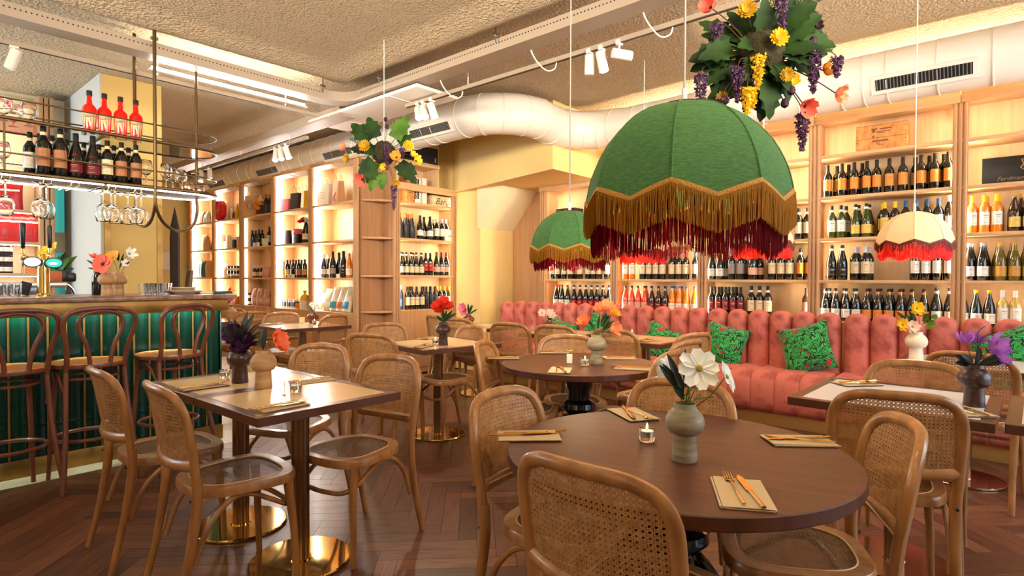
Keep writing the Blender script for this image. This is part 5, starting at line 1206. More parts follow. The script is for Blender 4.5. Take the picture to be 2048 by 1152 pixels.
sml = [('leaf', (-.75, 0, .55), (1, .8, .3)), ('leaf', (-.4, 0, .75), (1, .7, .35)), ('leaf', (.55, 0, .7), (0, .8, .4)), ('leaf', (.75, 0, .45), (1, .5, .1)), ('leaf', (.75, -.1, -.55), (1, .75, -.2)), ('leaf', (.95, 0, -.55), (1, .5, -.1)), ('leaf', (-.4, -.2, -.5), (1, .7, -.3)), ('leaf', (-.55, -.1, -.35), (1, .6, -.2)), ('leaf', (-.35, -.1, -.95), (0, .6, -.1)), ('leaf', (-.05, -.1, -1.0), (0, .5, -.1)), ('leaf', (-.3, -.3, -.05), (1, .4, 0)), ('leaf', (-.9, 0, .1), (1, .5, .1)), ('leaf', (-.6, .1, .2), (1, .5, .1)),
 ('pompom', (-.50, -.4, .12), ('mustard', .24, (-.1, -1, .1))), ('poppy', (-1.2, 0, .15), ('peach', .18, (-.7, -.4, .3))), ('pompom', (-1.15, 0, -.2), ('mustard', .22, (-.6, -.7, 0))), ('poppy', (-.65, -.1, -.85), ('coral', .24, (-.2, -.8, -.3))), ('pompom', (.78, -.1, .20), ('yellow', .22, (.3, -.9, .2))), ('poppy', (.45, -.3, -.2), ('amber', .2, (0, -.9, .2))), ('poppy', (1.0, 0, -.25), ('yellow', .18, (.6, -.6, .1))), ('poppy', (.9, 0, -.1), ('yellow', .15, (.5, -.6, .5))), ('poppy', (.1, -.3, -.5), ('yellow', .14, (-.3, -.8, 0))), ('pompom', (.4, -.1, -.95), ('mustard', .16, (.2, -.8, -.2))),
 ('raceme', (.18, -.4, .15), ('wist', .95, 80)), ('raceme', (.35, -.2, -1.05), ('wist', .95, 80)), ('raceme', (-.7, -.2, .25), ('wist', .4, 40)), ('raceme', (.6, -.2, .1), ('wist', .4, 40)), ('bud', (.05, 0, 1.05), ()), ('bud', (.1, 0, .82), ()), ('frond', (-.6, 0, .3), ((-1, 0, .3), .5))]
flower_ball('smaller ball of leaves and yellow flowers hanging before the corner shelves', tuple(CO+ray(768, 306)*4.5), .25, sml)

# ------------------------------------------------------------------ fringed lampshades
def fab(n, c, tr, c2=None): return mat(n, c, .85, col2=c2, ns=1, stretch=(60, 60, 260), bump=.25, bs=1, bstretch=(90, 90, 420), transl=tr, sheen=.3)
M_green = fab('green_lamp_fabric', S(84, 132, 72), .10, S(64, 108, 60)); M_cream = fab('cream_lamp_fabric', S(250, 238, 210), .30, S(244, 226, 190))
M_fgold = mat('gold_fringe_thread', S(160, 106, 26), .7, spec=.2); M_fred = mat('burgundy_fringe_thread', S(98, 4, 14), .85, spec=.15, transl=.02); M_fbrown = mat('brown_fringe_thread', S(112, 46, 34), .6, transl=.1); M_fscar = mat('scarlet_fringe_thread', S(240, 44, 24), .6, transl=.25); M_braid = mat('gold_braid', S(196, 140, 50), .6, bump=.6, bs=200)
M_braidb = mat('brown_braid', S(110, 52, 36), .6)
def lampshade(label, c, R_, green, power, rot=.2, cord_top=CEIL+.02):
    t = thing('pendant_lamp', label, 'lamp', c, rot, 'fringed pendant lamps')      # origin: level of the trim peaks
    prof = [(.945, .0), (.93, .10), (.895, .23), (.84, .36), (.765, .49), (.665, .61), (.54, .72), (.41, .795), (.27, .845), (.21, .86)]
    dip = .125; nseg = 8; m = M_green if green else M_cream
    def shade_pt(k, u, v):
        a0 = 2*PI*k/nseg; a = a0+2*PI*u/nseg
        f = v*(len(prof)-1); i = min(int(f), len(prof)-2); q = f-i; r = prof[i][0]*(1-q)+prof[i+1][0]*q; z = prof[i][1]*(1-q)+prof[i+1][1]*q
        chord = math.cos(PI/nseg)/math.cos((u-.5)*2*PI/nseg); r *= (.55*chord+.45*1.0)
        z -= dip*(1-abs(2*u-1))*max(0, 1-v*3.5)
        return Vector((math.cos(a)*r*R_, math.sin(a)*r*R_, z*R_))
    for k in range(nseg):
        MB().grid(lambda u, v: shade_pt(k, u, v), 8, 18).build('shade_panel', m, t, ang=80, solid=.0015)
        MB().tube([shade_pt(k, 0, v/14)*1.001 for v in range(15)], .0028*R_/.28, 5).build('rib_seam', m, t)
    trim = [shade_pt(k, u/6, 0)*1.0 for k in range(nseg) for u in range(6)]
    MB().tube(trim, (.012*R_/.28, .005), 6, closed=True, up=(0, 0, 1)).build('braid', M_braid if green else M_braidb, t)
    def fringe(nm, mm, n, L, inset, jit, zz, dens=1, wr=1.0, start=0):
        b = MB(); wdt = 2*PI*R_*.95/n*.30*wr
        for i in range(n):
            f = i/n*nseg; k = int(f) % nseg; u = f-int(f); p = shade_pt(k, u, 0); a = math.atan2(p.y, p.x); rr = math.hypot(p.x, p.y)-inset
            l = L*R_*rnd.uniform(1-jit, 1+jit*.4); w1 = rnd.uniform(-1, 1)*.006; top = p.z-start*R_; tilt = rnd.uniform(-.004, .004)
            P0 = Vector((math.cos(a)*rr, math.sin(a)*rr, top)); P1 = P0+Vector((-math.sin(a)*w1*.5+math.cos(a)*tilt, math.cos(a)*w1*.5+math.sin(a)*tilt, -l*.5)); P2 = P0+Vector((-math.sin(a)*w1+math.cos(a)*tilt, math.cos(a)*w1+math.sin(a)*tilt, -l))
            b.tube([P0, P1, P2], wdt, 3, cap=False)
        b.build(nm, mm, t, smooth=True, kind='stuff', ang=80)
    if green:
        fringe('gold_fringe', M_fgold, int(640*R_/.28), .295, -.006, .035, 0, wr=1.25); fringe('gold_fringe', M_fgold, int(560*R_/.28), .285, .002, .03, 0, wr=1.25)
        fringe('burgundy_fringe', M_fred, int(430*R_/.28), .48, .016, .05, 0, wr=.95); fringe('burgundy_fringe', M_fred, int(330*R_/.28), .47, .028, .08, 0, wr=.9)
    else:
        fringe('brown_fringe', M_fbrown, int(760*R_/.28), .19, -.004, .03, 0, wr=1.4); fringe('scarlet_fringe', M_fscar, int(900*R_/.28), .44, .010, .03, 0, wr=1.5); fringe('scarlet_fringe', M_fscar, int(700*R_/.28), .44, .018, .04, 0, wr=1.4)
    MB().lathe([(.21, .855), (.21, .87), (.03, .88), (.03, .85)], 24).xf(Matrix.Scale(R_, 4)).build('top_ring', M_fred if green else M_white, t)
    MB().tube([(0, 0, .86*R_), (0, 0, .86*R_+.05)], .008, 8).build('cord_grip', M_white, t); MB().tube([(0, 0, .86*R_+.04), (0, 0, cord_top-c[2])], .0035, 6).build('cord', mat('grey_cord', S(170, 160, 150), .6) if green else M_white, t)
    MB().tube([(0, 0, .32*R_+.02), (0, 0, .86*R_)], .02, 10).build('socket', M_white, t)
    MB().lathe([(0, -.035), (.02, -.028), (.03, 0), (.022, .03), (.014, .05), (0, .05)], 12, o=(0, 0, .24*R_)).build('bulb', M_bulb, t)
    point('pendant_bulb', Vector(c)+Vector((0, 0, .10*R_)), power, WARM, .05)
    return t
def hang(px, py, d): return CO+ray(px, py)*d
c = hang(1367, 394, 1.62); lampshade('large green fringed lampshade hanging above the front round table', c, .295, True, 5, rot=.33)
c = hang(1139, 494, 3.1); lampshade('smaller green fringed lampshade in front of the wine wall left end', c, .222, True, 10, rot=.1)
c = hang(1828, 484, 3.28); lampshade('right cream lampshade with scarlet fringe before the crate cabinet', c, .196, False, 7, rot=.12)
c = hang(1286, 500, 5.0); lampshade('left cream lampshade with scarlet fringe, seen through the burgundy fringe', c, .222, False, 7, rot=.3)
c = hang(1525, 485, 4.2); lampshade('middle cream lampshade with scarlet fringe behind the large green one', c, .222, False, 7, rot=.5)
# ================================================================== on the tables
def napkin_mesh():
    b = MB()
    for k, (dx, dy, z) in enumerate(((0, 0, 0), (.004, .003, .003))):
        b.grid(lambda u, v: ((u-.5)*.115+dx, (v-.5)*.20+dy, z+.0024+.002*math.sin(u*5+k)*(v-.3)), 8, 8); b.grid(lambda u, v: ((u-.5)*.115+dx, (v-.5)*.20+dy, z+.0002), 8, 8)
    b.tube([(-.0575, -.098, .003), (-.0575, .10, .003)], .003, 6)
    return b
NAP = napkin_mesh().mesh('napkin', M_napkin, ang=60)
def fork_mesh():
    b = MB(); b.tube(cr([(0, -.10, .004), (0, -.03, .004), (0, .03, .006), (0, .055, .004)], 4), [(.0016, .0042)]*5+[(.0018, .003)]*6+[(.0014, .0065)]*2, 8, up=(0, 0, 1))
    b.grid(lambda u, v: ((u-.5)*.022, .052+.022*v, .0045-.004*math.sin(PI*v)), 6, 4); b.grid(lambda u, v: ((u-.5)*.022, .052+.022*v, .0033-.004*math.sin(PI*v)), 6, 4)
    for x in (-.0092, -.0031, .0031, .0092): b.tube([(x, .072, .004), (x, .09, .005), (x, .108, .009)], [.0013, .0013, .0007], 5)
    return b
FORK = fork_mesh().mesh('fork', M_gold, ang=60)
KB = MB().grid(lambda u, v: ((u-.5)*.017*(1 if v < .75 else 1-((v-.75)/.25)**2*.8)+.001, .0+.105*v, .004+.0012*u), 4, 12).grid(lambda u, v: ((u-.5)*.017*(1 if v < .75 else 1-((v-.75)/.25)**2*.8)+.001, .0+.105*v, .0025), 4, 12).mesh('knife_blade', M_gold)
KH = MB().tube([(0, -.105, .0045), (0, -.05, .0045), (0, .004, .004)], [(.003, .0058), (.0028, .005), (.002, .005)], 8, up=(0, 0, 1)).mesh('knife_handle', M_gold)
def setting(x, y, ang, where, z=TT, fork=(-.018, .02, .05), knife=(.016, .0, -.03)):
    c, s = math.cos(ang), math.sin(ang)
    tag(link('napkin', NAP, None, (x, y, z+.0008), (0, 0, ang)), 'folded sand-coloured napkin under cutlery, '+where, 'napkin', 'sand napkins')
    f = tag(link('fork', FORK, None, (x+fork[0]*c-fork[1]*s, y+fork[0]*s+fork[1]*c, z+.0075), (0, 0, ang+fork[2])), 'gold fork on the napkin, '+where, 'fork', 'gold forks')
    k = tag(link('knife', KH, None, (x+knife[0]*c-knife[1]*s, y+knife[0]*s+knife[1]*c, z+.0075), (0, 0, ang+knife[2])), 'gold knife on the napkin, '+where, 'knife', 'gold knives')
    link('blade', KB, k)
def st_px(px, py, dx, dy, where, **k): p = az(px, py, TT); setting(p.x, p.y, rzf(dx, dy), where, **k)
ZF = 0
st_px(1482, 990, .88, .47, 'nearest on the front round table', fork=(-.012, .015, .06), knife=(.020, .005, .12))
st_px(1056, 874, .70, -.72, 'left on the front round table', knife=(.0, -.02, .12))
st_px(1600, 884, -.62, .78, 'right on the front round table', fork=(-.01, 0, -.2), knife=(.01, 0, .15))
st_px(1265, 830, -.55, -.83, 'far side of the front round table', fork=(-.01, .02, .1), knife=(.015, .0, -.25))
st_px(560, 815, 1, .05, 'near corner of the left front table', fork=(-.008, .01, -.12))
st_px(625, 762, -1, .1, 'behind the tealight on the left front table')
st_px(405, 775, 1, 0, 'left on the table with the purple vase')
st_px(490, 741, -1, 0, 'far side of the table with the purple vase')
st_px(1120, 742, .85, .52, 'front of the second round table', knife=(.015, 0, .25))
st_px(1006, 717, .66, -.75, 'left of the second round table')
st_px(1240, 717, -.66, .75, 'far right of the second round table')
st_px(1268, 738, -.43, .95, 'right of the second round table')
st_px(1108, 706, .66, -.75, 'far side of the second round table')
st_px(842, 694, .9, .3, 'near side of the square table')
st_px(858, 677, -.9, -.3, 'far side of the square table')
st_px(545, 649, 1, 0, 'on the white table by the gift cabinets')
st_px(1712, 769, .75, -.66, 'far left corner of the right white table')
st_px(1930, 824, .8, .6, 'beside the dark vase on the right white table')
st_px(1290, 682, 1, 0, 'on the bench table by the green cushion')
st_px(1195, 668, 1, 0, 'on the bench table near the orange tulips')
st_px(1880, 722, 1, 0, 'on the bench table with yellow flowers')
# tealights
TG = MB().lathe([(0, 0), (.022, 0), (.0255, .004), (.0265, .045), (.0225, .046), (.0215, .016), (0, .014)], 24, mod=lambda a, z: 1+.012*math.cos(12*a)).mesh('tealight_glass', M_glass, ang=60)
TW = MB().lathe([(0, .016), (.019, .016), (.0193, .034), (.017, .0345), (0, .0335)], 20).mesh('tealight_wax', M_wax)
TC = MB().lathe([(.0196, .0155), (.0200, .033)], 20).mesh('tealight_cup', M_steel)
TF = MB().lathe([(0, 0), (.003, .004), (.0038, .008), (.002, .015), (0, .021)], 8, o=(0, 0, .038)).mesh('tealight_flame', M_flame)
TK = MB().tube([(0, 0, .033), (0, 0, .041)], .0008, 5).mesh('tealight_wick', M_black)
def tealight(px, py, where, lit=True, s=1.0, pos=None):
    p = Vector(pos) if pos else az(px, py, TT); t = thing('tealight_holder', 'small glass tealight holder '+where, 'candle', (p.x, p.y, TT), 0, 'glass tealights'); t.scale = (s,)*3
    link('glass_cup', TG, t); c = link('candle', TW, t); link('metal_cup', TC, c); link('wick', TK, c)
    if lit: link('flame', TF, c)
tealight(1294, 882, 'beside the greyish vase on the front round table')
tealight(1170, 731, 'with a bright flame on the second round table')
tealight(592, 785, 'beside the light vase on the left front table', False)
tealight(449, 757, 'left of the dark purple vase', False)
tealight(871, 689, 'beside the red flower vase', True)
tealight(640, 640, 'by the brown vase near the gift cabinets', True, pos=(3.36, 5.86, TT))
tealight(1264, 671, 'on the bench table left of the green cushion', True)
tealight(0, 0, 'on the bench table by the pale pink flowers', True, pos=(4.33, 3.10, TT))
# small table number stands
def card(px, py, label, m, h=.055, w_=.028, rz=.9, pos=None):
    p = Vector(pos) if pos else az(px, py, TT); t = thing('table_card', label, 'card', (p.x, p.y, TT), rz, 'table cards')
    MB().box(-.014, -.008, 0, .014, .008, .003).build('foot', M_gold if m != M_white else M_vase, t, bevel=.0008)
    MB().box(-w_/2, -.0012, .003, w_/2, .0012, .003+h).build('card', m, t, smooth=False)
card(569, 790, 'slim brass card holder on the left front table', M_gold, .062, .006)
card(1139, 727, 'small white table card on the second round table', M_white, .055, .034, -.75)
card(0, 0, 'small cream table card by the brown vase', LM['cream'], .07, .06, -.8, (3.30, 6.02, TT)); card(0, 0, 'small wooden table card on the bench table', M_vase, .06, .03, -.8, (4.30, 3.50, TT))

# ================================================================== bar clutter and back bar
def bx(name, label, cat, loc, sz, m, rz=0, bevel=.003, group=None):
    return tag(MB().box(-sz[0]/2, -sz[1]/2, 0, sz[0]/2, sz[1]/2, sz[2]).build(name, m, None, loc, (0, 0, rz), bevel=bevel), label, cat, group)
M_porc = mat('cream_porcelain', S(222, 206, 180), .3)
pp = ay(366, 585, 4.86); zz = ZC
for i, (r_, h) in enumerate(((.135, .024), (.10, .012), (.10, .012), (.10, .012))):
    o = MB().lathe([(0, .0), (r_*.62, 0), (r_*.66, .003), (r_, h), (r_-.004, h+.002), (r_*.62, .006), (0, .006)], 40).build('plate', M_porc, None, (pp.x+.004*i, 4.86, zz)); zz += .017 if i == 0 else .0105
    tag(o, 'cream plate, %s of the stack on the bar' % ['wide bottom one', 'second from below', 'third from below', 'topmost'][i], 'plate', 'stacked plates')
TGm = MB().lathe([(0, 0), (.028, 0), (.033, .085), (.031, .085), (.026, .006), (0, .006)], 20).mesh('tumbler', M_glass, ang=60)
for i in range(10):
    px = 286+(i % 5)*11+(5 if i > 4 else 0); Y = 4.80+.09*(i//5); p = ay(px, 585, Y)
    tag(link('tumbler', TGm, None, (p.x, Y, ZC)), 'clear water glass left of the plate stack, %s row, %s from the left' % ('front' if i < 5 else 'rear', ORD[i % 5]), 'glass', 'water glasses on the bar')
p = ay(415, 585, 4.84); bx('menu_card', 'cream menu folder lying right of the plates', 'menu', (p.x, 4.84, ZC), (.16, .14, .018), LM['cream'])
p = ay(440, 585, 4.80); bx('menu_book', 'dark teal book lying at the end of the bar', 'book', (p.x, 4.80, ZC), (.13, .15, .020), mat('dark_teal_cover', S(18, 70, 84), .5), .05)
t = thing('single_flower', 'small red flower lying on the bar end', 'flower', (ay(462, 580, 4.82).x, 4.82, ZC+.03)); blossom(t, 'blossom', PM['red'], (0, 0, 0), V(-.8, -.3, .4), 6, .022, .02, .7); stem(t, (0, 0, 0), V(.06, 0, -.01))
p = ay(195, 587, 5.05); bottle('sparkling', 'dark', 'tan', None, (p.x, 5.05, ZC), FB, 'dark liqueur bottle with wooden stopper behind the poppy vase', 'bar bottle', .8)
o = MB().box(-.03, -.004, 0, .03, .004, .10).build('card_reader', mat('black_plastic', S(24, 24, 28), .4), None, (ay(46, 585, 5.1).x, 5.1, ZC+.008), (-.5, .35, 0), bevel=.003); tag(o, 'tilted black card reader left of the beer tower', 'card reader')
# bar-side trays of glasses at the left
for i, px in enumerate((4, 18, 32)):
    p = ay(px, 585, 5.0); tag(link('tumbler', TGm, None, (p.x, 5.0, ZC)), 'low clear glass at the left edge of the bar, %s' % ['outermost', 'middle', 'innermost'][i], 'glass', 'glasses left of the beer tower')
# cold display behind the bar
t = thing('cold_display', 'steel framed glass cold display behind the beer tower', 'display', (0, 5.75, 0))
MB().box(-1.4, 0, 0, 1.13, .55, .98).build('body', M_steel, t, smooth=False)
MB().box(-1.4, .0, 1.165, 1.13, .5, 1.205).build('top_frame', M_steel, t, bevel=.006)
MB().box(-1.4, .004, .98, 1.12, .010, 1.165).build('front_glass', M_glass, t, smooth=False)
MB().tube(cr([(1.13, .02, 1.19), (1.17, .02, 1.14), (1.205, .02, 1.0), (1.22, .02, .9)], 5), (.018, .012), 8, up=(0, 1, 0)).build('side_rail', M_steel, t)
MB().box(-1.38, .45, .98, 1.1, .46, 1.165).build('white_back', mat('lit_white_panel', S(245, 240, 232), .5), t, smooth=False)
# back shelves
t = thing('back_bar_shelf', 'oak back-bar shelves with red coffee bags and jars', 'shelf unit', (0, 7.62, 0))
MB().box(-1.9, .28, .9, 1.30, .30, CEIL).build('back_panel', mat('pale_back_panel', S(246, 226, 180), .5), t, smooth=False)
for x in (1.285, 1.33, 1.375): MB().box(x-.018, 0, 0, x+.018, .30, CEIL).build('post', M_oakd, t, bevel=.006)
ZS = [ay(60, y, 7.62).z for y in (420.5, 484, 546.5)]
for z in ZS: MB().box(-1.9, 0, z-.03, 1.27, .28, z).build('shelf', M_oakh, t, bevel=.003)
for z in ZS+[ZS[0]+.5]: MB().box(-1.9, .03, z-.036, 1.26, .05, z-.031).build('led_strip', M_ledb, t, smooth=False)
M_redbag = mat('red_foil_bag', S(198, 24, 24), .28, spec=.7, bump=.25, bs=28)
def pouch(label, cat, loc, w_, h, d, m, rz=0, group=None, name='coffee_bag', mark=None, lean=0):
    t = thing(name, label, cat, loc, 0, group, rot=(lean, 0, rz)); b = MB()
    def f(sg): return lambda u, v: ((u-.5)*w_*(1-.05*math.sin(PI*v)), sg*d/2*(max(0, 1-(2*u-1)**4)**.5)*(max(0, 1-v**3)**.6)*(.75+.25*math.sin(PI*v)), v*h)
    b.grid(f(-1), 10, 12); b.grid(f(1), 10, 12); b.build('pouch', m, t, ang=80)
    MB().box(-w_/2, -.002, h-.02, w_/2, .002, h+.004).build('top_seal', m, t)
    if mark: 
        q = MB(); q.grid(lambda u, v: (-w_*.30+w_*.6*u, -d/2*.99*(max(0, 1-(.6*(2*u-1))**4)**.5)*(max(0, 1-(.70+.06*v)**3)**.6)*1.0-.004, h*(.66+.07*v+.02*u)), 8, 2); q.build('white_lettering', mark, t)
    return t
Yb = 7.74
for i, px in enumerate((9, 32, 55, 74)):
    p = ay(px, 480, Yb); pouch('shiny red coffee bag on the middle back-bar shelf, %s from the left' % ORD[i], 'coffee bag', (p.x, Yb, ZS[1]), .155, .295, .09, M_redbag, rnd.uniform(-.15, .15), 'red coffee bags', mark=LM['white'])
for i, px in enumerate((8, 27)):
    p = ay(px, 415, Yb); pouch('shiny red coffee bag on the upper back-bar shelf, %s one' % ['left', 'right'][i], 'coffee bag', (p.x, Yb, ZS[0]), .155, .28, .09, M_redbag, 0, 'red coffee bags', mark=LM['white'])
JM = MB().lathe([(0, 0), (.042, 0), (.045, .004), (.045, .075), (.04, .083), (0, .083)], 20).mesh('jar', mat('dark_jam', S(60, 24, 30), .15, coat=.5))
JL = MB().lathe([(.0455, .018), (.0455, .062)], 20).mesh('jar_label', LM['white']); JC = MB().lathe([(.043, .083), (.044, .085), (.044, .098), (.04, .1), (0, .1)], 20).mesh('jar_lid', mat('dark_lid', S(50, 40, 44), .4))
def jar(loc, label, group, s=1, lab=True, lidm=None, bodym=None):
    o = link('jam_jar', JM if not bodym else bodym, None, loc); o.scale = (s,)*3; tag(o, label, 'jar', group)
    if lab: link('label', JL, o)
    link('lid', JC, o); return o
for r_ in range(3):
    for i, px in enumerate((2, 15)):
        p = ay(px, 540, 7.70); jar((p.x, 7.70, ZS[2]+.1*r_), 'white-labelled jam jar, %s of its stack, %s stack on the lowest back-bar shelf' % (['bottom', 'middle', 'top'][r_], ['left', 'right'][i]), 'stacked jam jars')
p = ay(60, 545, 7.72); bx('carton', 'orange and white carton on the lowest back-bar shelf', 'carton', (p.x+.05, 7.72, ZS[2]-.0), (.16, .1, .14), LM['copper'] if False else mat('orange_carton', S(232, 140, 70), .6))
p = ay(103, 565, 6.0); bx('wooden_box', 'orange-brown wooden box on the cold display right of the tower', 'box', (p.x, 6.0, 1.206), (.12, .12, .09), mat('orange_wood', S(196, 104, 50), .5))
p = ay(122, 565, 6.02); bx('grinder', 'dark small machine beside the wooden box on the display', 'machine', (p.x, 6.02, 1.206), (.09, .12, .10), mat('dark_machine', S(40, 24, 30), .35), bevel=.02)
p = ay(140, 565, 6.0); bx('grinder', 'black small machine at the right end of the display', 'machine', (p.x, 6.0, 1.206), (.075, .10, .08), mat('black_machine', S(20, 18, 24), .35), bevel=.02)
t = thing('potted_plant', 'leafy plant with yellow flower on the display by the window', 'plant', (ay(120, 540, 6.15).x, 6.15, 1.206)); MB().lathe([(0, 0), (.05, 0), (.06, .09), (.05, .09), (0, .08)], 20).build('pot', LM['white'], t)
for k in range(14): a = rnd.uniform(-1, 1); leaf(t, M_leaf2 if k % 3 else M_leaf, (0, 0, .08), V(a, rnd.uniform(-.5, .3), rnd.uniform(.2, 1.1)), V(0, -1, .2), rnd.uniform(.12, .2), .05, .4)
blossom(t, 'blossom', PM['yellow'], V(-.05, -.05, .26), V(-.2, -.6, .5), 7, .09, .07, .2)
# outside the window: garden tree
t = thing('garden_tree', 'bright green garden tree outside the window by the column', 'tree', (1.2, 10.2, 0)); MB().tube(cr([(0, 0, 0), (.03, 0, .7), (0, .02, 1.5)], 5), [.05-.003*i for i in range(11)], 8).build('trunk', M_twig, t)
b = MB()
for k in range(900):
    d = Vector((rnd.gauss(0, 1), rnd.gauss(0, 1), rnd.gauss(0, 1))).normalized()*rnd.uniform(.2, .62); q = Vector((d.x, d.y, 1.25+d.z)); s = rnd.uniform(.03, .06); u = Vector((rnd.uniform(-1, 1), rnd.uniform(-1, 1), rnd.uniform(-1, 1))).normalized()*s; w_ = u.cross(Vector((rnd.uniform(-1, 1), .3, .2))).normalized()*s*.5
    b.add([q-u, q+w_, q+u, q-w_], [(0, 1, 2, 3)])
b.build('foliage', M_leaf2, t, smooth=False, kind='stuff')
tag(MB().box(-6, 8.6, -.1, 1.9, 16, -.02).build('garden_lawn', M_leaf2), 'green ground outside the window', 'lawn')['kind'] = 'structure'
# dark things by the column
t = thing('folded_parasol', 'dark pointed folded parasol standing right of the yellow column', 'parasol', (2.50, 7.5, 0)); MB().lathe([(0, 0), (.2, 0), (.2, .04), (.03, .05), (.025, .06), (.025, .5), (.045, .52), (.048, .8), (.050, 1.7), (.046, 1.80), (.050, 1.81), (.0, 2.09)], 10, mod=lambda a, z: 1+(.12*math.cos(5*a) if .5 < z < 2 else 0)).build('canopy', mat('dark_canvas', S(44, 32, 30), .8), t)
t = thing('high_chair', 'brown padded high chair past the end of the bar, behind the plates', 'chair', (2.70, 8.1, 0), 1.2)
MB().grid(lambda u, v: ((u-.5)*.30*(1-.25*v**4), -.16-.05*v+.03*(2*u-1)**2, .86+.48*v), 8, 8).build('backrest', mat('olive_leather', S(86, 66, 44), .5), t, solid=.05, ang=70)
MB().box(-.19, -.16, .74, .19, .2, .80).build('seat', mat('olive_leather', S(86, 66, 44), .5), t, bevel=.02)
for x in (-.16, .16):
    for y in (-.14, .17): MB().tube([(x*1.15, y*1.15, 0), (x, y, .75)], .014, 8).build('leg', M_black, t)
t = thing('notice_frame', 'white framed notice on the far yellow wall', 'frame', (3.82, 11.985, 1.55)); MB().box(-.26, -.02, -.17, .26, .0, .17).build('border', M_white, t, bevel=.005); MB().box(-.235, -.024, -.145, .235, -.019, .145).build('sheet', LM['white'], t)
p = ay(842, 318, 6.02); t = thing('loudspeaker', 'black loudspeaker lying on top of the pier cabinet', 'speaker', (p.x, 6.03, 2.77), -.25); MB().box(-.21, -.10, 0, .21, .10, .22).build('housing', mat('black_speaker', S(22, 21, 22), .6), t, bevel=.008); MB().box(-.19, -.106, .015, .19, -.10, .205).build('grille', M_grille, t); MB().box(.16, -.108, .03, .175, -.106, .09).build('badge', LM['silver'], t)

# ================================================================== goods in the wine cabinets
M_crate = mat('pine_crate', S(206, 148, 82), .55, col2=S(176, 108, 54), ns=1, stretch=(30, 2, 14), ramp=(.35, .7)); M_ctext = mat('burnt_print', S(110, 62, 30), .7)
def crate(label, loc, rz, L, H, D, planks=2, m=None):
    t = thing('wooden_crate', label, 'crate', loc, rz); m = m or M_crate
    for k in range(planks): MB().box(-L/2, -D/2, H*k/planks+.001, L/2, -D/2+.012, H*(k+1)/planks-.001).build('front_plank', m, t, bevel=.002)
    for k in range(planks): MB().box(-L/2, D/2-.012, H*k/planks+.001, L/2, D/2, H*(k+1)/planks-.001).build('back_plank', m, t, bevel=.002)
    for s in (-1, 1): MB().box(s*L/2-.006-.006*s, -D/2+.012, 0, s*L/2+.006-.006*s, D/2-.012, H).build('end_board', M_vase if False else m, t, bevel=.002)
    MB().box(-L/2+.01, -D/2+.012, 0, L/2-.01, D/2-.012, .01).build('bottom_board', m, t); MB().box(-L/2, -D/2, H, L/2, D/2, H+.008).build('lid', m, t, bevel=.002)
    for s in (-1, 1):
        for k in range(planks*2): MB().lathe([(0, 0), (.004, 0), (.003, .002), (0, .0025)], 8, o=(s*(L/2-.012), -D/2, H*(k+.5)/(planks*2)), axis=(0, -1, 0)).build('nail', M_black, t)
    return t
p = ax(1763, 290, XR+.10); t = crate('pale pine wine crate with burnt branding on the top shelf of the fourth cabinet', (XR+.15, p.y, RV[0]), -PI/2, .385, .225, .18)
for q in ((-.05, .19, .045, .012), (.035, .188, .09, .01), (0, .165, .14, .006), (0, .155, .05, .006), (-.005, .085, .12, .014), (-.02, .065, .03, .006), (0, .05, .05, .005)):
    MB().box(q[0]-q[2]/2, -.0912, q[1]-q[3]/2, q[0]+q[2]/2, -.090, q[1]+q[3]/2).build('brand_print', M_ctext, t)
MB().lathe([(0, 0), (.012, 0), (.012, .0012), (0, .0012)], 14, o=(-.055, -.0902, .178), axis=(0, -1, 0)).build('brand_print', M_ctext, t)
MB().lathe([(0, 0), (.014, 0), (.014, .0012), (0, .0012)], 14).xf(Matrix.Translation((-.057, -.0902, .125)) @ Matrix.Rotation(PI/2, 4, 'X') @ Matrix.Rotation(.7, 4, 'Z') @ Matrix.Diagonal((1, .5, 1, 1))).build('brand_print', M_ctext, t)
M_dkbox = mat('black_gift_box', S(22, 16, 15), .4); M_bronze = mat('bronze_print', S(140, 112, 84), .5)
def crest(t, x, y, z, s, m):
    q = MB()
    q.tube([(x+s*a, y, z+s*b_) for a, b_ in ((-.28, .30), (.28, .30), (.28, -.05), (.16, -.28), (0, -.38), (-.16, -.28), (-.28, -.05))], s*.03, 5, closed=True)
    for sg in (-1, 1):
        q.tube(cr([(x+sg*s*.30, y, z+s*.34), (x+sg*s*.62, y, z+s*.5), (x+sg*s*.52, y, z+s*.1), (x+sg*s*.68, y, z-s*.15), (x+sg*s*.36, y, z-s*.36), (x+sg*s*.1, y, z-s*.5)], 4), s*.045, 5)
        q.tube(cr([(x+sg*s*.10, y, z+s*.38), (x+sg*s*.28, y, z+s*.60), (x+sg*s*.42, y, z+s*.44)], 4), s*.035, 5)
    q.tube([(x, y, z+s*.3), (x, y, z-s*.36)], s*.02, 5); q.tube([(x-s*.27, y, z+s*.02), (x+s*.27, y, z+s*.02)], s*.02, 5)
    q.lathe([(0, 0), (s*.12, 0), (s*.12, .002), (0, .002)], 10, o=(x, y, z+s*.5), axis=(0, -1, 0))
    return q.build('crest', m, t)
p0 = ax(1964, 340, XR+.05); L_ = .56
t = thing('gift_box', 'long black crested wine box lying on the shelf at the right edge', 'box', (XR+.14, p0.y-L_/2, RV[1]), -PI/2); MB().box(-L_/2, -.10, 0, L_/2, .10, .205).build('box', M_dkbox, t, bevel=.004)
MB().box(-L_/2, -.1, .205, L_/2, .1, .212).build('lid', M_oakh, t)
crest(t, .02, -.1012, .125, .10, M_bronze); text('lettering', 'Ferdinando Principiano', .045, M_bronze, t, (.02, -.1012, .033), (PI/2, 0, 0), .35)
p0 = ax(1112, 418, XR+.05); p1_ = ax(1150, 418, XR+.05); L_ = abs(p1_.y-p0.y)
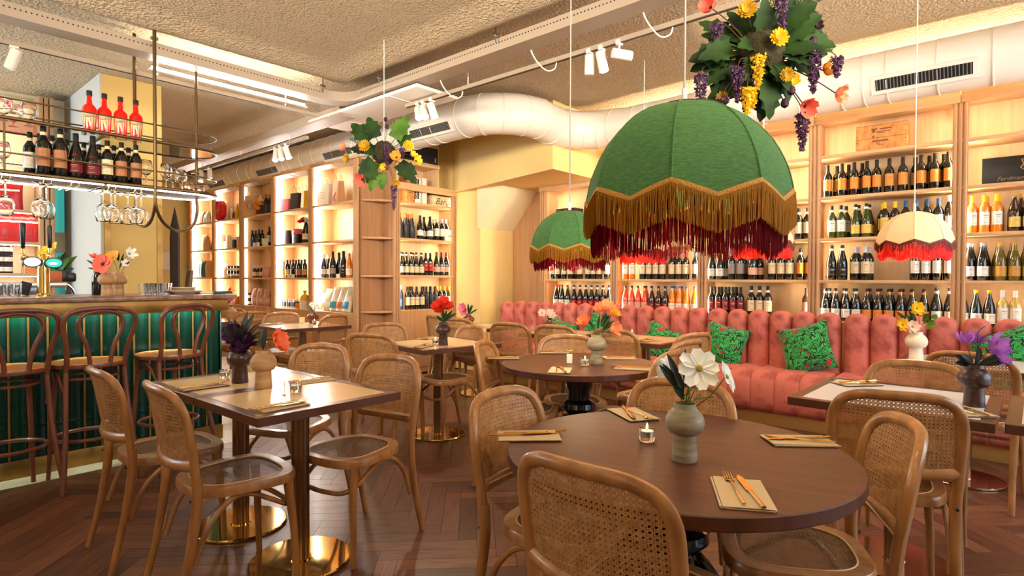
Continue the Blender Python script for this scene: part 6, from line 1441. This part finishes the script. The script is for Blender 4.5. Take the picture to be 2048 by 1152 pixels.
t = thing('gift_box', 'black box with a gold emblem above the smaller green lampshade', 'box', (XR+.14, (p0.y+p1_.y)/2, RV[1]), -PI/2); MB().box(-L_/2, -.1, 0, L_/2, .1, .13).build('box', M_dkbox, t, bevel=.003); crest(t, .01, -.1012, .065, .075, M_bronze)
# pier goods
ZP = 2.235
p = ay(813, 400, YP+.14); t = crate('tall pine wine box with faint print, first on the pier top shelf', (p.x+.01, YP+.14, ZP), 0, .135, .34, .16, 1)
for k, (a, b_) in enumerate(((.0, .22), (.02, .18), (-.01, .13), (.015, .26))): MB().box(a-.03, -.0812, b_-.004, a+.03, -.0802, b_+.004).build('faint_print', M_ctext, t)
p = ay(829, 400, YP+.12); t = thing('gift_box', 'black and white bottle carton with vertical lettering on the pier top shelf', 'box', (p.x+.005, YP+.12, ZP), 0); MB().box(-.055, -.06, 0, .055, .06, .335).build('carton', LM['white'], t, bevel=.002); MB().box(-.052, -.0612, .06, .020, -.060, .325).build('black_panel', M_dkbox, t); text('lettering', 'BORGOGNO', .052, LM['white'], t, (-.016, -.0616, .19), (PI/2, -PI/2, 0))
p = ay(842, 405, YP+.12); t = thing('gift_box', 'narrow white bottle carton beside the lettered one', 'box', (p.x+.006, YP+.11, ZP), 0); MB().box(-.032, -.06, 0, .036, .06, .345).build('carton', LM['white'], t, bevel=.002); MB().box(-.02, -.0612, .23, .02, -.06, .25).build('grey_print', LM['grey'], t)
p = ay(877, 405, YP+.14); t = crate('low pale crate with script lettering lying on the pier top shelf', (p.x, YP+.13, ZP), 0, .40, .13, .17, 1, mat('pale_pine', S(232, 206, 160), .5, col2=S(214, 180, 130), ns=1, stretch=(3, 30, 30))); text('lettering', 'Barolo', .13, mat('dark_ink', S(40, 34, 34), .6), t, (.03, -.0856, .06), (PI/2, 0, 0), .45)
p = ay(895, 478, YP+.06); t = thing('gift_box', 'plain white box at the right of the upper pier bottles', 'box', (p.x, YP+.045, 1.765), 0); MB().box(-.062, -.035, 0, .062, .035, .155).build('carton', LM['white'], t, bevel=.002); MB().box(-.035, -.0362, .06, .035, -.035, .075).build('grey_print', LM['grey'], t)

# ================================================================== goods in the gift cabinets
XG = XL+.13
def on_l(px, py, z, dx=0): p = ax(px, py, XG+dx); return (XG+dx, p.y, z)
M_kraft = mat('kraft_paper', S(214, 164, 112), .75); M_cord = mat('paper_cord', S(196, 150, 110), .8)
def paper_bag(label, loc, w_, h, d, m, rz, handles=True, hm=None, deco=None):
    t = thing('paper_bag', label, 'bag', loc, rz, 'paper carrier bags'); b = MB(); e = .012
    b.add([(-w_/2, -d/2, 0), (w_/2, -d/2, 0), (w_/2, d/2, 0), (-w_/2, d/2, 0), (-w_/2*.96, -d/2*.7, h), (w_/2*.96, -d/2*.7, h), (w_/2*.96, d/2*.7, h), (-w_/2*.96, d/2*.7, h), (-w_/2+e, 0, h*.5), (w_/2-e, 0, h*.5)],
          [(0, 3, 2, 1), (0, 1, 5, 4), (2, 3, 7, 6), (0, 4, 8), (4, 7, 8), (7, 3, 8), (3, 0, 8), (1, 9, 5), (5, 9, 6), (6, 9, 2), (2, 9, 1)])
    b.build('bag', m, t, smooth=False)
    if handles:
        for y in (-d*.34, d*.34): MB().tube(cr([(-w_*.2, y, h-.03), (-w_*.19, y, h+.03), (-w_*.1, y-.01, h+.085), (w_*.1, y-.01, h+.085), (w_*.19, y, h+.03), (w_*.2, y, h-.03)], 4), .0028, 6).build('handle', hm or M_cord, t)
    if deco == 'ring':
        MB().tube([(w_*.30*math.cos(a), -d*.44-.004, h*.52+w_*.34*math.sin(a)) for a in [2*PI*i/24 for i in range(24)]], .004, 5, closed=True).build('printed_ring', LM['grey'], t); MB().tube([(w_*.16*math.cos(a), -d*.44-.004, h*.52+w_*.2*math.sin(a)) for a in [2*PI*i/16 for i in range(16)]], .008, 5, closed=True).build('printed_ring', LM['grey'], t)
    if deco == 'red':
        for k in range(6): MB().lathe([(0, 0), (.02, 0), (.015, .002), (0, .002)], 8, o=(-w_*.25+rnd.uniform(0, .1), -d*.48-.002, h*(.15+.06*k)), axis=(0, -1, 0)).build('printed_blossom', LM['red'], t)
    if deco == 'mark':
        for k in range(3): MB().box(-w_*.2, -d*.46-.004, h*(.35+.12*k), w_*.2, -d*.46-.002, h*(.37+.12*k)).build('printed_mark', LM['pink'], t)
    return t
RZ = -PI/2
# cabinet 1
paper_bag('white paper bag on the top shelf of the nearest gift cabinet', on_l(651, 400, LV[0]), .20, .30, .12, LM['white'], RZ+.3, deco='mark', hm=LM['white'])
paper_bag('kraft bag with red blossom print beside the white bag', on_l(677, 396, LV[0]), .20, .30, .11, M_kraft, RZ-.2, deco='red')
def lb(px, z, kind, glass, cap, label, lab, dx=0, **kw):
    p = on_l(px, 520, z, dx); bottle(kind, glass, cap, label, p, (-.75, -.66), lab, 'gift cabinet bottles', **kw)
lb(647.5, LV[2], 'sparkling', 'blue', 'white', 'white', 'bluish sparkling bottle, first on the nearest gift cabinet'); lb(656, LV[2], 'sparkling', 'dark', 'white', 'white', 'white-foiled bottle behind the bluish one', .12)
lb(665.5, LV[2], 'sparkling', 'dark', 'black', 'grey', 'tall dark sparkling bottle, nearest gift cabinet', sc_=1.1); lb(678, LV[2], 'sparkling', 'dark', 'black', None, 'dark bottle behind the small white card', .1, sc_=1.08); lb(687, LV[2], 'sparkling', 'dark', 'black', 'black', 'tall bottle with framed black label, nearest gift cabinet', sc_=1.1); lb(698.5, LV[2], 'burgundy', 'amber', 'copper', 'white', 'orange-tinted bottle at the right end of the nearest gift cabinet', sc_=1.05)
bx('price_card', 'small white card among the sparkling bottles', 'card', on_l(676, 546, LV[2], -.09), (.07, .02, .05), LM['white'], RZ, .004)
M_pasta = mat('clear_pasta_bag', S(232, 226, 206), .25, col2=S(214, 196, 150), ns=14, spec=.7, bump=.3, bs=40)
def pasta(px, lab, acc, rz, h=.30, w_=.16):
    x, y, z = on_l(px, 600, LB); t = pouch(lab, 'food bag', (x-.02, y, z), w_, h, .10, M_pasta, RZ+rz, 'pasta bags', 'pasta_bag', lean=-.22)
    MB().box(-w_*.4, -.052, h*.12, w_*.4, -.047, h*.38).build('label', acc, t, bevel=.002); return t
pasta(645, 'clear bag with yellow label, first of the leaning food bags', LM['yellow'], .35, .24); pasta(658, 'clear food bag leaning beside the yellow-labelled one', LM['white'], .3)
pasta(672, 'clear food bag with teal label', mat('teal_paper', S(60, 150, 170), .6), .15, .33); pasta(685, 'clear food bag with orange label', LM['copper'], .1, .33); pasta(697, 'clear food bag with blue and green label', mat('sky_paper', S(50, 150, 210), .6), 0, .34)
# cabinet 2
paper_bag('dark red paper bag, second gift cabinet', on_l(573, 415, LV[0]), .17, .19, .09, LM['red'], RZ+.25); paper_bag('black paper bag with cord handles, second gift cabinet', on_l(593, 412, LV[0]), .19, .25, .10, mat('black_paper', S(48, 46, 46), .7), RZ+.1, hm=LM['black']); paper_bag('bright yellow paper bag, second gift cabinet', on_l(610, 408, LV[0]), .13, .26, .09, LM['brightyellow'], RZ-.2, hm=LM['brightyellow'])
bx('gift_box', 'black box with gold print, second gift cabinet', 'box', on_l(577, 475, LV[1]), (.15, .08, .21), M_dkbox, RZ+.15); o = bpy.data.objects['gift_box.%03d' % 0] if False else None
t = thing('gift_box', 'black box with pink lid band below the magenta flowers', 'box', on_l(597, 475, LV[1]), RZ); MB().box(-.075, -.06, 0, .075, .06, .14).build('box', M_dkbox, t, bevel=.003); MB().box(-.078, -.063, .14, .078, .063, .215).build('lid', mat('rose_lid', S(226, 90, 110), .5), t, bevel=.003)
t = bouquet((XG+.05, on_l(601, 450, 0)[1], LV[1]+.216), 'magenta carnations standing on the pink-lidded box')
for q in ((-.04, 0, .10), (0, 0, .13), (.03, 0, .10)): stem(t, (0, 0, 0), V(*q)); blossom(t, 'blossom', PM['magenta'], V(*q), V(q[0], -.6, .6), 9, .045, .035, .5, .06, layers=2, eye=None)
lb(612, LV[1], 'sparkling', 'dark', 'silver', 'white', 'tall sparkling bottle right of the magenta carnations', sc_=1.15)
for i, (px, g, c, l) in enumerate(((565, 'clear', 'yellow', 'yellow'), (569.5, 'green', 'black', None), (574.5, 'dark', 'black', 'yellow'), (580, 'dark', 'black', 'white'), (586, 'dark', 'black', None), (592, 'dark', 'black', 'white'), (597.5, 'dark', 'black', 'tan'), (603, 'dark', 'black', 'yellow'), (609.5, 'dark', 'black', 'yellow'))): lb(px, LV[2], 'oil', g, c, l, 'oil or vinegar bottle, second gift cabinet, %s from the left' % ORD[i], (i % 2)*.07, sc_=1.05)
for i, px in enumerate((577, 586)): bx('price_card', 'white folded card before the oil bottles, %s one' % ['left', 'right'][i], 'card', on_l(px, 548, LV[2], -.10), (.06, .02, .045), LM['cream'], RZ, .004)
wj = MB().lathe([(0, 0), (.030, 0), (.032, .003), (.032, .085), (.028, .09), (0, .09)], 16).mesh('pale_jar', mat('pale_jar_body', S(226, 222, 214), .3))
for i in range(7): 
    x, y, z = on_l(563+i*4.6, 610, LB, -.02+.0*i); o = link('spice_jar', wj, None, (x, y, z)); o.scale = (1, 1, 1.25); tag(o, 'white spice jar with dark stripe, second gift cabinet base, %s from the left' % ORD[i], 'jar', 'white spice jars'); link('label', MB().lathe([(.0325, .02), (.0325, .07)], 16).mesh('dark_stripe', LM['grey'] if i % 2 else LM['blue']), o); link('lid', MB().lathe([(.031, .09), (.031, .104), (0, .105)], 16).mesh('white_lid', LM['white']), o)
oj = MB().lathe([(0, 0), (.034, 0), (.036, .003), (.036, .075), (.03, .082), (0, .082)], 16).mesh('honey_jar', mat('orange_honey', S(236, 140, 24), .15, coat=.4))
for i, px in enumerate((594.5, 599.5)): jar(on_l(px, 610, LB), 'orange honey jar, %s of two beside the spice jars' % ['left', 'right'][i], 'honey jars', 1, False, bodym=oj)
t = thing('gift_basket', 'white tub with yellow wrapping, second gift cabinet base', 'basket', on_l(609.5, 610, LB), RZ); MB().lathe([(0, 0), (.06, 0), (.07, .12), (.065, .12), (0, .02)], 20).build('tub', LM['white'], t); MB().lathe([(.06, .11), (.07, .14), (.05, .19), (.012, .215), (.03, .26), (0, .25)], 12, mod=lambda a, z: 1+.1*math.cos(5*a)).build('wrapping', LM['brightyellow'], t)
# cabinet 3
paper_bag('large kraft bag with round print, dim gift cabinet', on_l(505, 430, LV[0]), .26, .34, .14, M_kraft, RZ+.45, deco='ring')
t = thing('plush_toy', 'orange and white plush toy sitting in the dim gift cabinet', 'toy', on_l(521, 425, LV[0]), RZ); M_pl = mat('orange_plush', S(222, 130, 40), .95, bump=.4, bs=200)
MB().lathe([(0, 0), (.05, .01), (.065, .06), (.055, .12), (.03, .16), (0, .165)], 16).build('body', mat('brown_plush', S(84, 56, 36), .95), t); MB().lathe([(0, -.06), (.05, -.04), (.066, 0), (.05, .045), (0, .062)], 16, o=(0, -.01, .21)).build('head', M_pl, t); MB().lathe([(0, -.04), (.035, -.02), (.042, .01), (0, .04)], 12, o=(.02, -.05, .12)).build('paw', M_pl, t); MB().lathe([(0, -.04), (.035, -.02), (.042, .01), (0, .04)], 12, o=(-.04, -.05, .15)).build('paw', M_pl, t)
MB().lathe([(.066, .02), (.05, .06), (.02, .085), (.012, .12), (0, .125)], 14, o=(0, 0, .21)).build('cap', LM['cream'], t)
lb(533, LV[0], 'sparkling', 'black', 'copper', None, 'orange-foiled bottle right of the plush toy, left one'); lb(540.5, LV[0], 'sparkling', 'black', 'copper', None, 'orange-foiled bottle right of the plush toy, right one', .03)
for i, px in enumerate((493.5, 499, 505, 511.5, 518, 524.5)): lb(px, LV[1], 'oil', 'dark', 'black', ['blue', None, 'blue', 'blue', None, 'white'][i], 'small dark bottle, dim gift cabinet upper row, %s from the left' % ORD[i], (i % 2)*.06, sc_=1.1)
lb(539, LV[1], 'claret', 'dark', 'black', 'white', 'taller dark bottle at the right of the dim cabinet')
for i, px in enumerate((509, 516, 528, 533)): bx('price_card', 'white card or box before the dim cabinet bottles, %s from the left' % ORD[i], 'card', on_l(px, 488, LV[1], -.10), (.06, .03, .06 if i < 2 else .11), LM['white'], RZ, .003)
for i, px in enumerate((495, 501.5, 509, 516, 523)): lb(px, LV[2], 'small', 'brown', 'white', 'cream', 'small brown bottle with white cap, dim cabinet, %s from the left' % ORD[i], (i % 2)*.05, sc_=1.2)
for i, px in enumerate((530, 538)): pouch('pinkish sweet bag, dim gift cabinet lower row, %s one' % ['left', 'right'][i], 'food bag', on_l(px, 545, LV[2]), .10, .17, .07, mat('pink_sweets', S(236, 190, 170), .4, col2=S(220, 140, 120), ns=40), RZ+.1, 'sweet bags', 'sweet_bag')
for i in range(4): jar(on_l(493+(i % 2)*8, 605, LB+.098*(i//2)), 'dark jam jar, dim cabinet base, %s %s' % (['lower', 'upper'][i//2], ['left', 'right'][i % 2]), 'dark jars in the dim cabinet', .98)
for i, px in enumerate((510, 521, 535)): pouch('floral cellophane gift bag, dim cabinet base, %s from the left' % ORD[i], 'gift bag', on_l(px, 605, LB), .17, .27, .10, mat('floral_wrap', S(236, 200, 180), .3, col2=S(190, 110, 100), ns=16), RZ+.1*(i-1), 'floral gift bags', 'gift_bag')
# cabinet 4
x, y, z = on_l(447, 432, LV[0]); t = thing('gift_box', 'red hexagonal cake box with a looped ribbon handle', 'box', (x-.06, y, z), RZ+.12)
hexo = [(0, .0), (.13, .09), (.13, .26), (.06, .345), (-.06, .345), (-.13, .26), (-.13, .09)]
MB().prism([(a, b_) for a, b_ in hexo], -.05, .05).xf(Matrix(((1, 0, 0, 0), (0, 0, -1, 0), (0, 1, 0, .0), (0, 0, 0, 1)))).build('box', mat('crimson_card', S(206, 24, 40), .5), t, bevel=.004)
MB().box(-.14, .045, 0, .14, .06, .345).build('white_edge', LM['white'], t); MB().tube(cr([(-.07, -.053, .34), (-.07, -.056, .2), (-.03, -.056, .15), (.03, -.056, .15), (.07, -.056, .2), (.07, -.053, .34)], 4), .004, 6).build('ribbon_handle', LM['pink'], t); MB().box(-.035, -.0525, .175, .035, -.050, .195).build('gold_print', LM['gold'], t); MB().box(-.065, -.0525, .118, .065, -.050, .126).build('gold_print', LM['gold'], t); MB().box(-.006, -.0525, .195, .006, -.050, .24).build('gold_print', LM['gold'], t)
for i, (px, m_, w_, h) in enumerate(((464.5, 'white', .06, .20), (468.5, 'wine', .08, .16), (474, 'brightyellow', .10, .26))): pouch('colourful sweet pack right of the red hexagon box, %s from the left' % ORD[i], 'food bag', on_l(px, 428, LV[0]), w_, h, .06, LM[m_], RZ, 'sweet packs', 'sweet_pack')
for i, (px, m_, h) in enumerate(((443, 'white', .26), (452, 'pink', .14), (458, 'cream', .24), (464, 'white', .2), (470, 'black', .15), (475.5, 'white', .2))): bx('carton', 'small carton on the second shelf of the hexagon box cabinet, %s from the left' % ORD[i], 'carton', on_l(px, 492, LV[1], .04*(i % 2)), (.085, .07, h), LM[m_], RZ+.1, .003, 'cartons in the hexagon box cabinet')
for i, px in enumerate((441, 447, 453)): pouch('white upright bag in the hexagon box cabinet, %s from the left' % ORD[i], 'food bag', on_l(px, 548, LV[2], .03*(2-i)), .12, .27-.02*i, .08, LM['white'], RZ+.3, 'white upright bags', 'food_bag')
for r_ in range(2):
    for i, px in enumerate((460.5, 466.5, 472.5, 478)): jar(on_l(px, 548, LV[2]+.098*r_), 'dark jar with white lid row, hexagon box cabinet, %s row, %s from the left' % (['lower', 'upper'][r_], ORD[i]), 'jar rows in the hexagon box cabinet', .98)
for i, (px, m_) in enumerate(((466, 'white'), (470, 'brightyellow'), (475, 'copper'))): pouch('bright sweet bag showing under the bar end, %s from the left' % ORD[i], 'food bag', on_l(px, 600, LB), .12, .13, .08, LM[m_], RZ, 'bags under the bar end', 'sweet_bag')
# cabinet 5
for i, (px, m_, h) in enumerate(((401, 'white', .2), (407, 'orange', .24), (412.5, 'black', .18), (417, 'white', .22))): pouch('small gift bag on the top shelf of the farthest cabinet, %s from the left' % ORD[i], 'gift bag', on_l(px, 437, LV[0]), .13, h, .07, LM[m_] if i != 2 else mat('mint_paper', S(120, 190, 140), .5), RZ+.1, 'gift bags in the farthest cabinet', 'gift_bag')
for i, px in enumerate((409, 411.5, 414)): pouch('kraft pouch on the second shelf of the farthest cabinet, %s from the left' % ORD[i], 'food bag', on_l(px, 494, LV[1], .04*(2-i)), .16, .30-.03*i*(i != 1), .09, M_kraft, RZ+.25, 'kraft pouches', 'kraft_pouch')
for i, px in enumerate((426, 432)): lb(px, LV[1], 'small', 'dark', 'black', 'wine', 'small dark bottle right of the kraft pouches, %s one' % ['left', 'right'][i], sc_=1.2)
for i, (px, m_) in enumerate(((397, LM['white']), (402, mat('deep_teal_foil', S(24, 90, 96), .35)), (408, mat('deep_teal_foil', S(24, 90, 96), .35)), (413, mat('multi_foil', S(220, 90, 190), .4, col2=S(60, 180, 150), ns=12)), (418, M_kraft))): pouch('upright bag on the eye-level shelf of the farthest cabinet, %s from the left' % ORD[i], 'food bag', on_l(px, 548, LV[2], .05*(i % 2)), .14, .30-.03*(i == 3)*1.5, .08, m_, RZ+.3, 'upright bags in the farthest cabinet', 'food_bag')
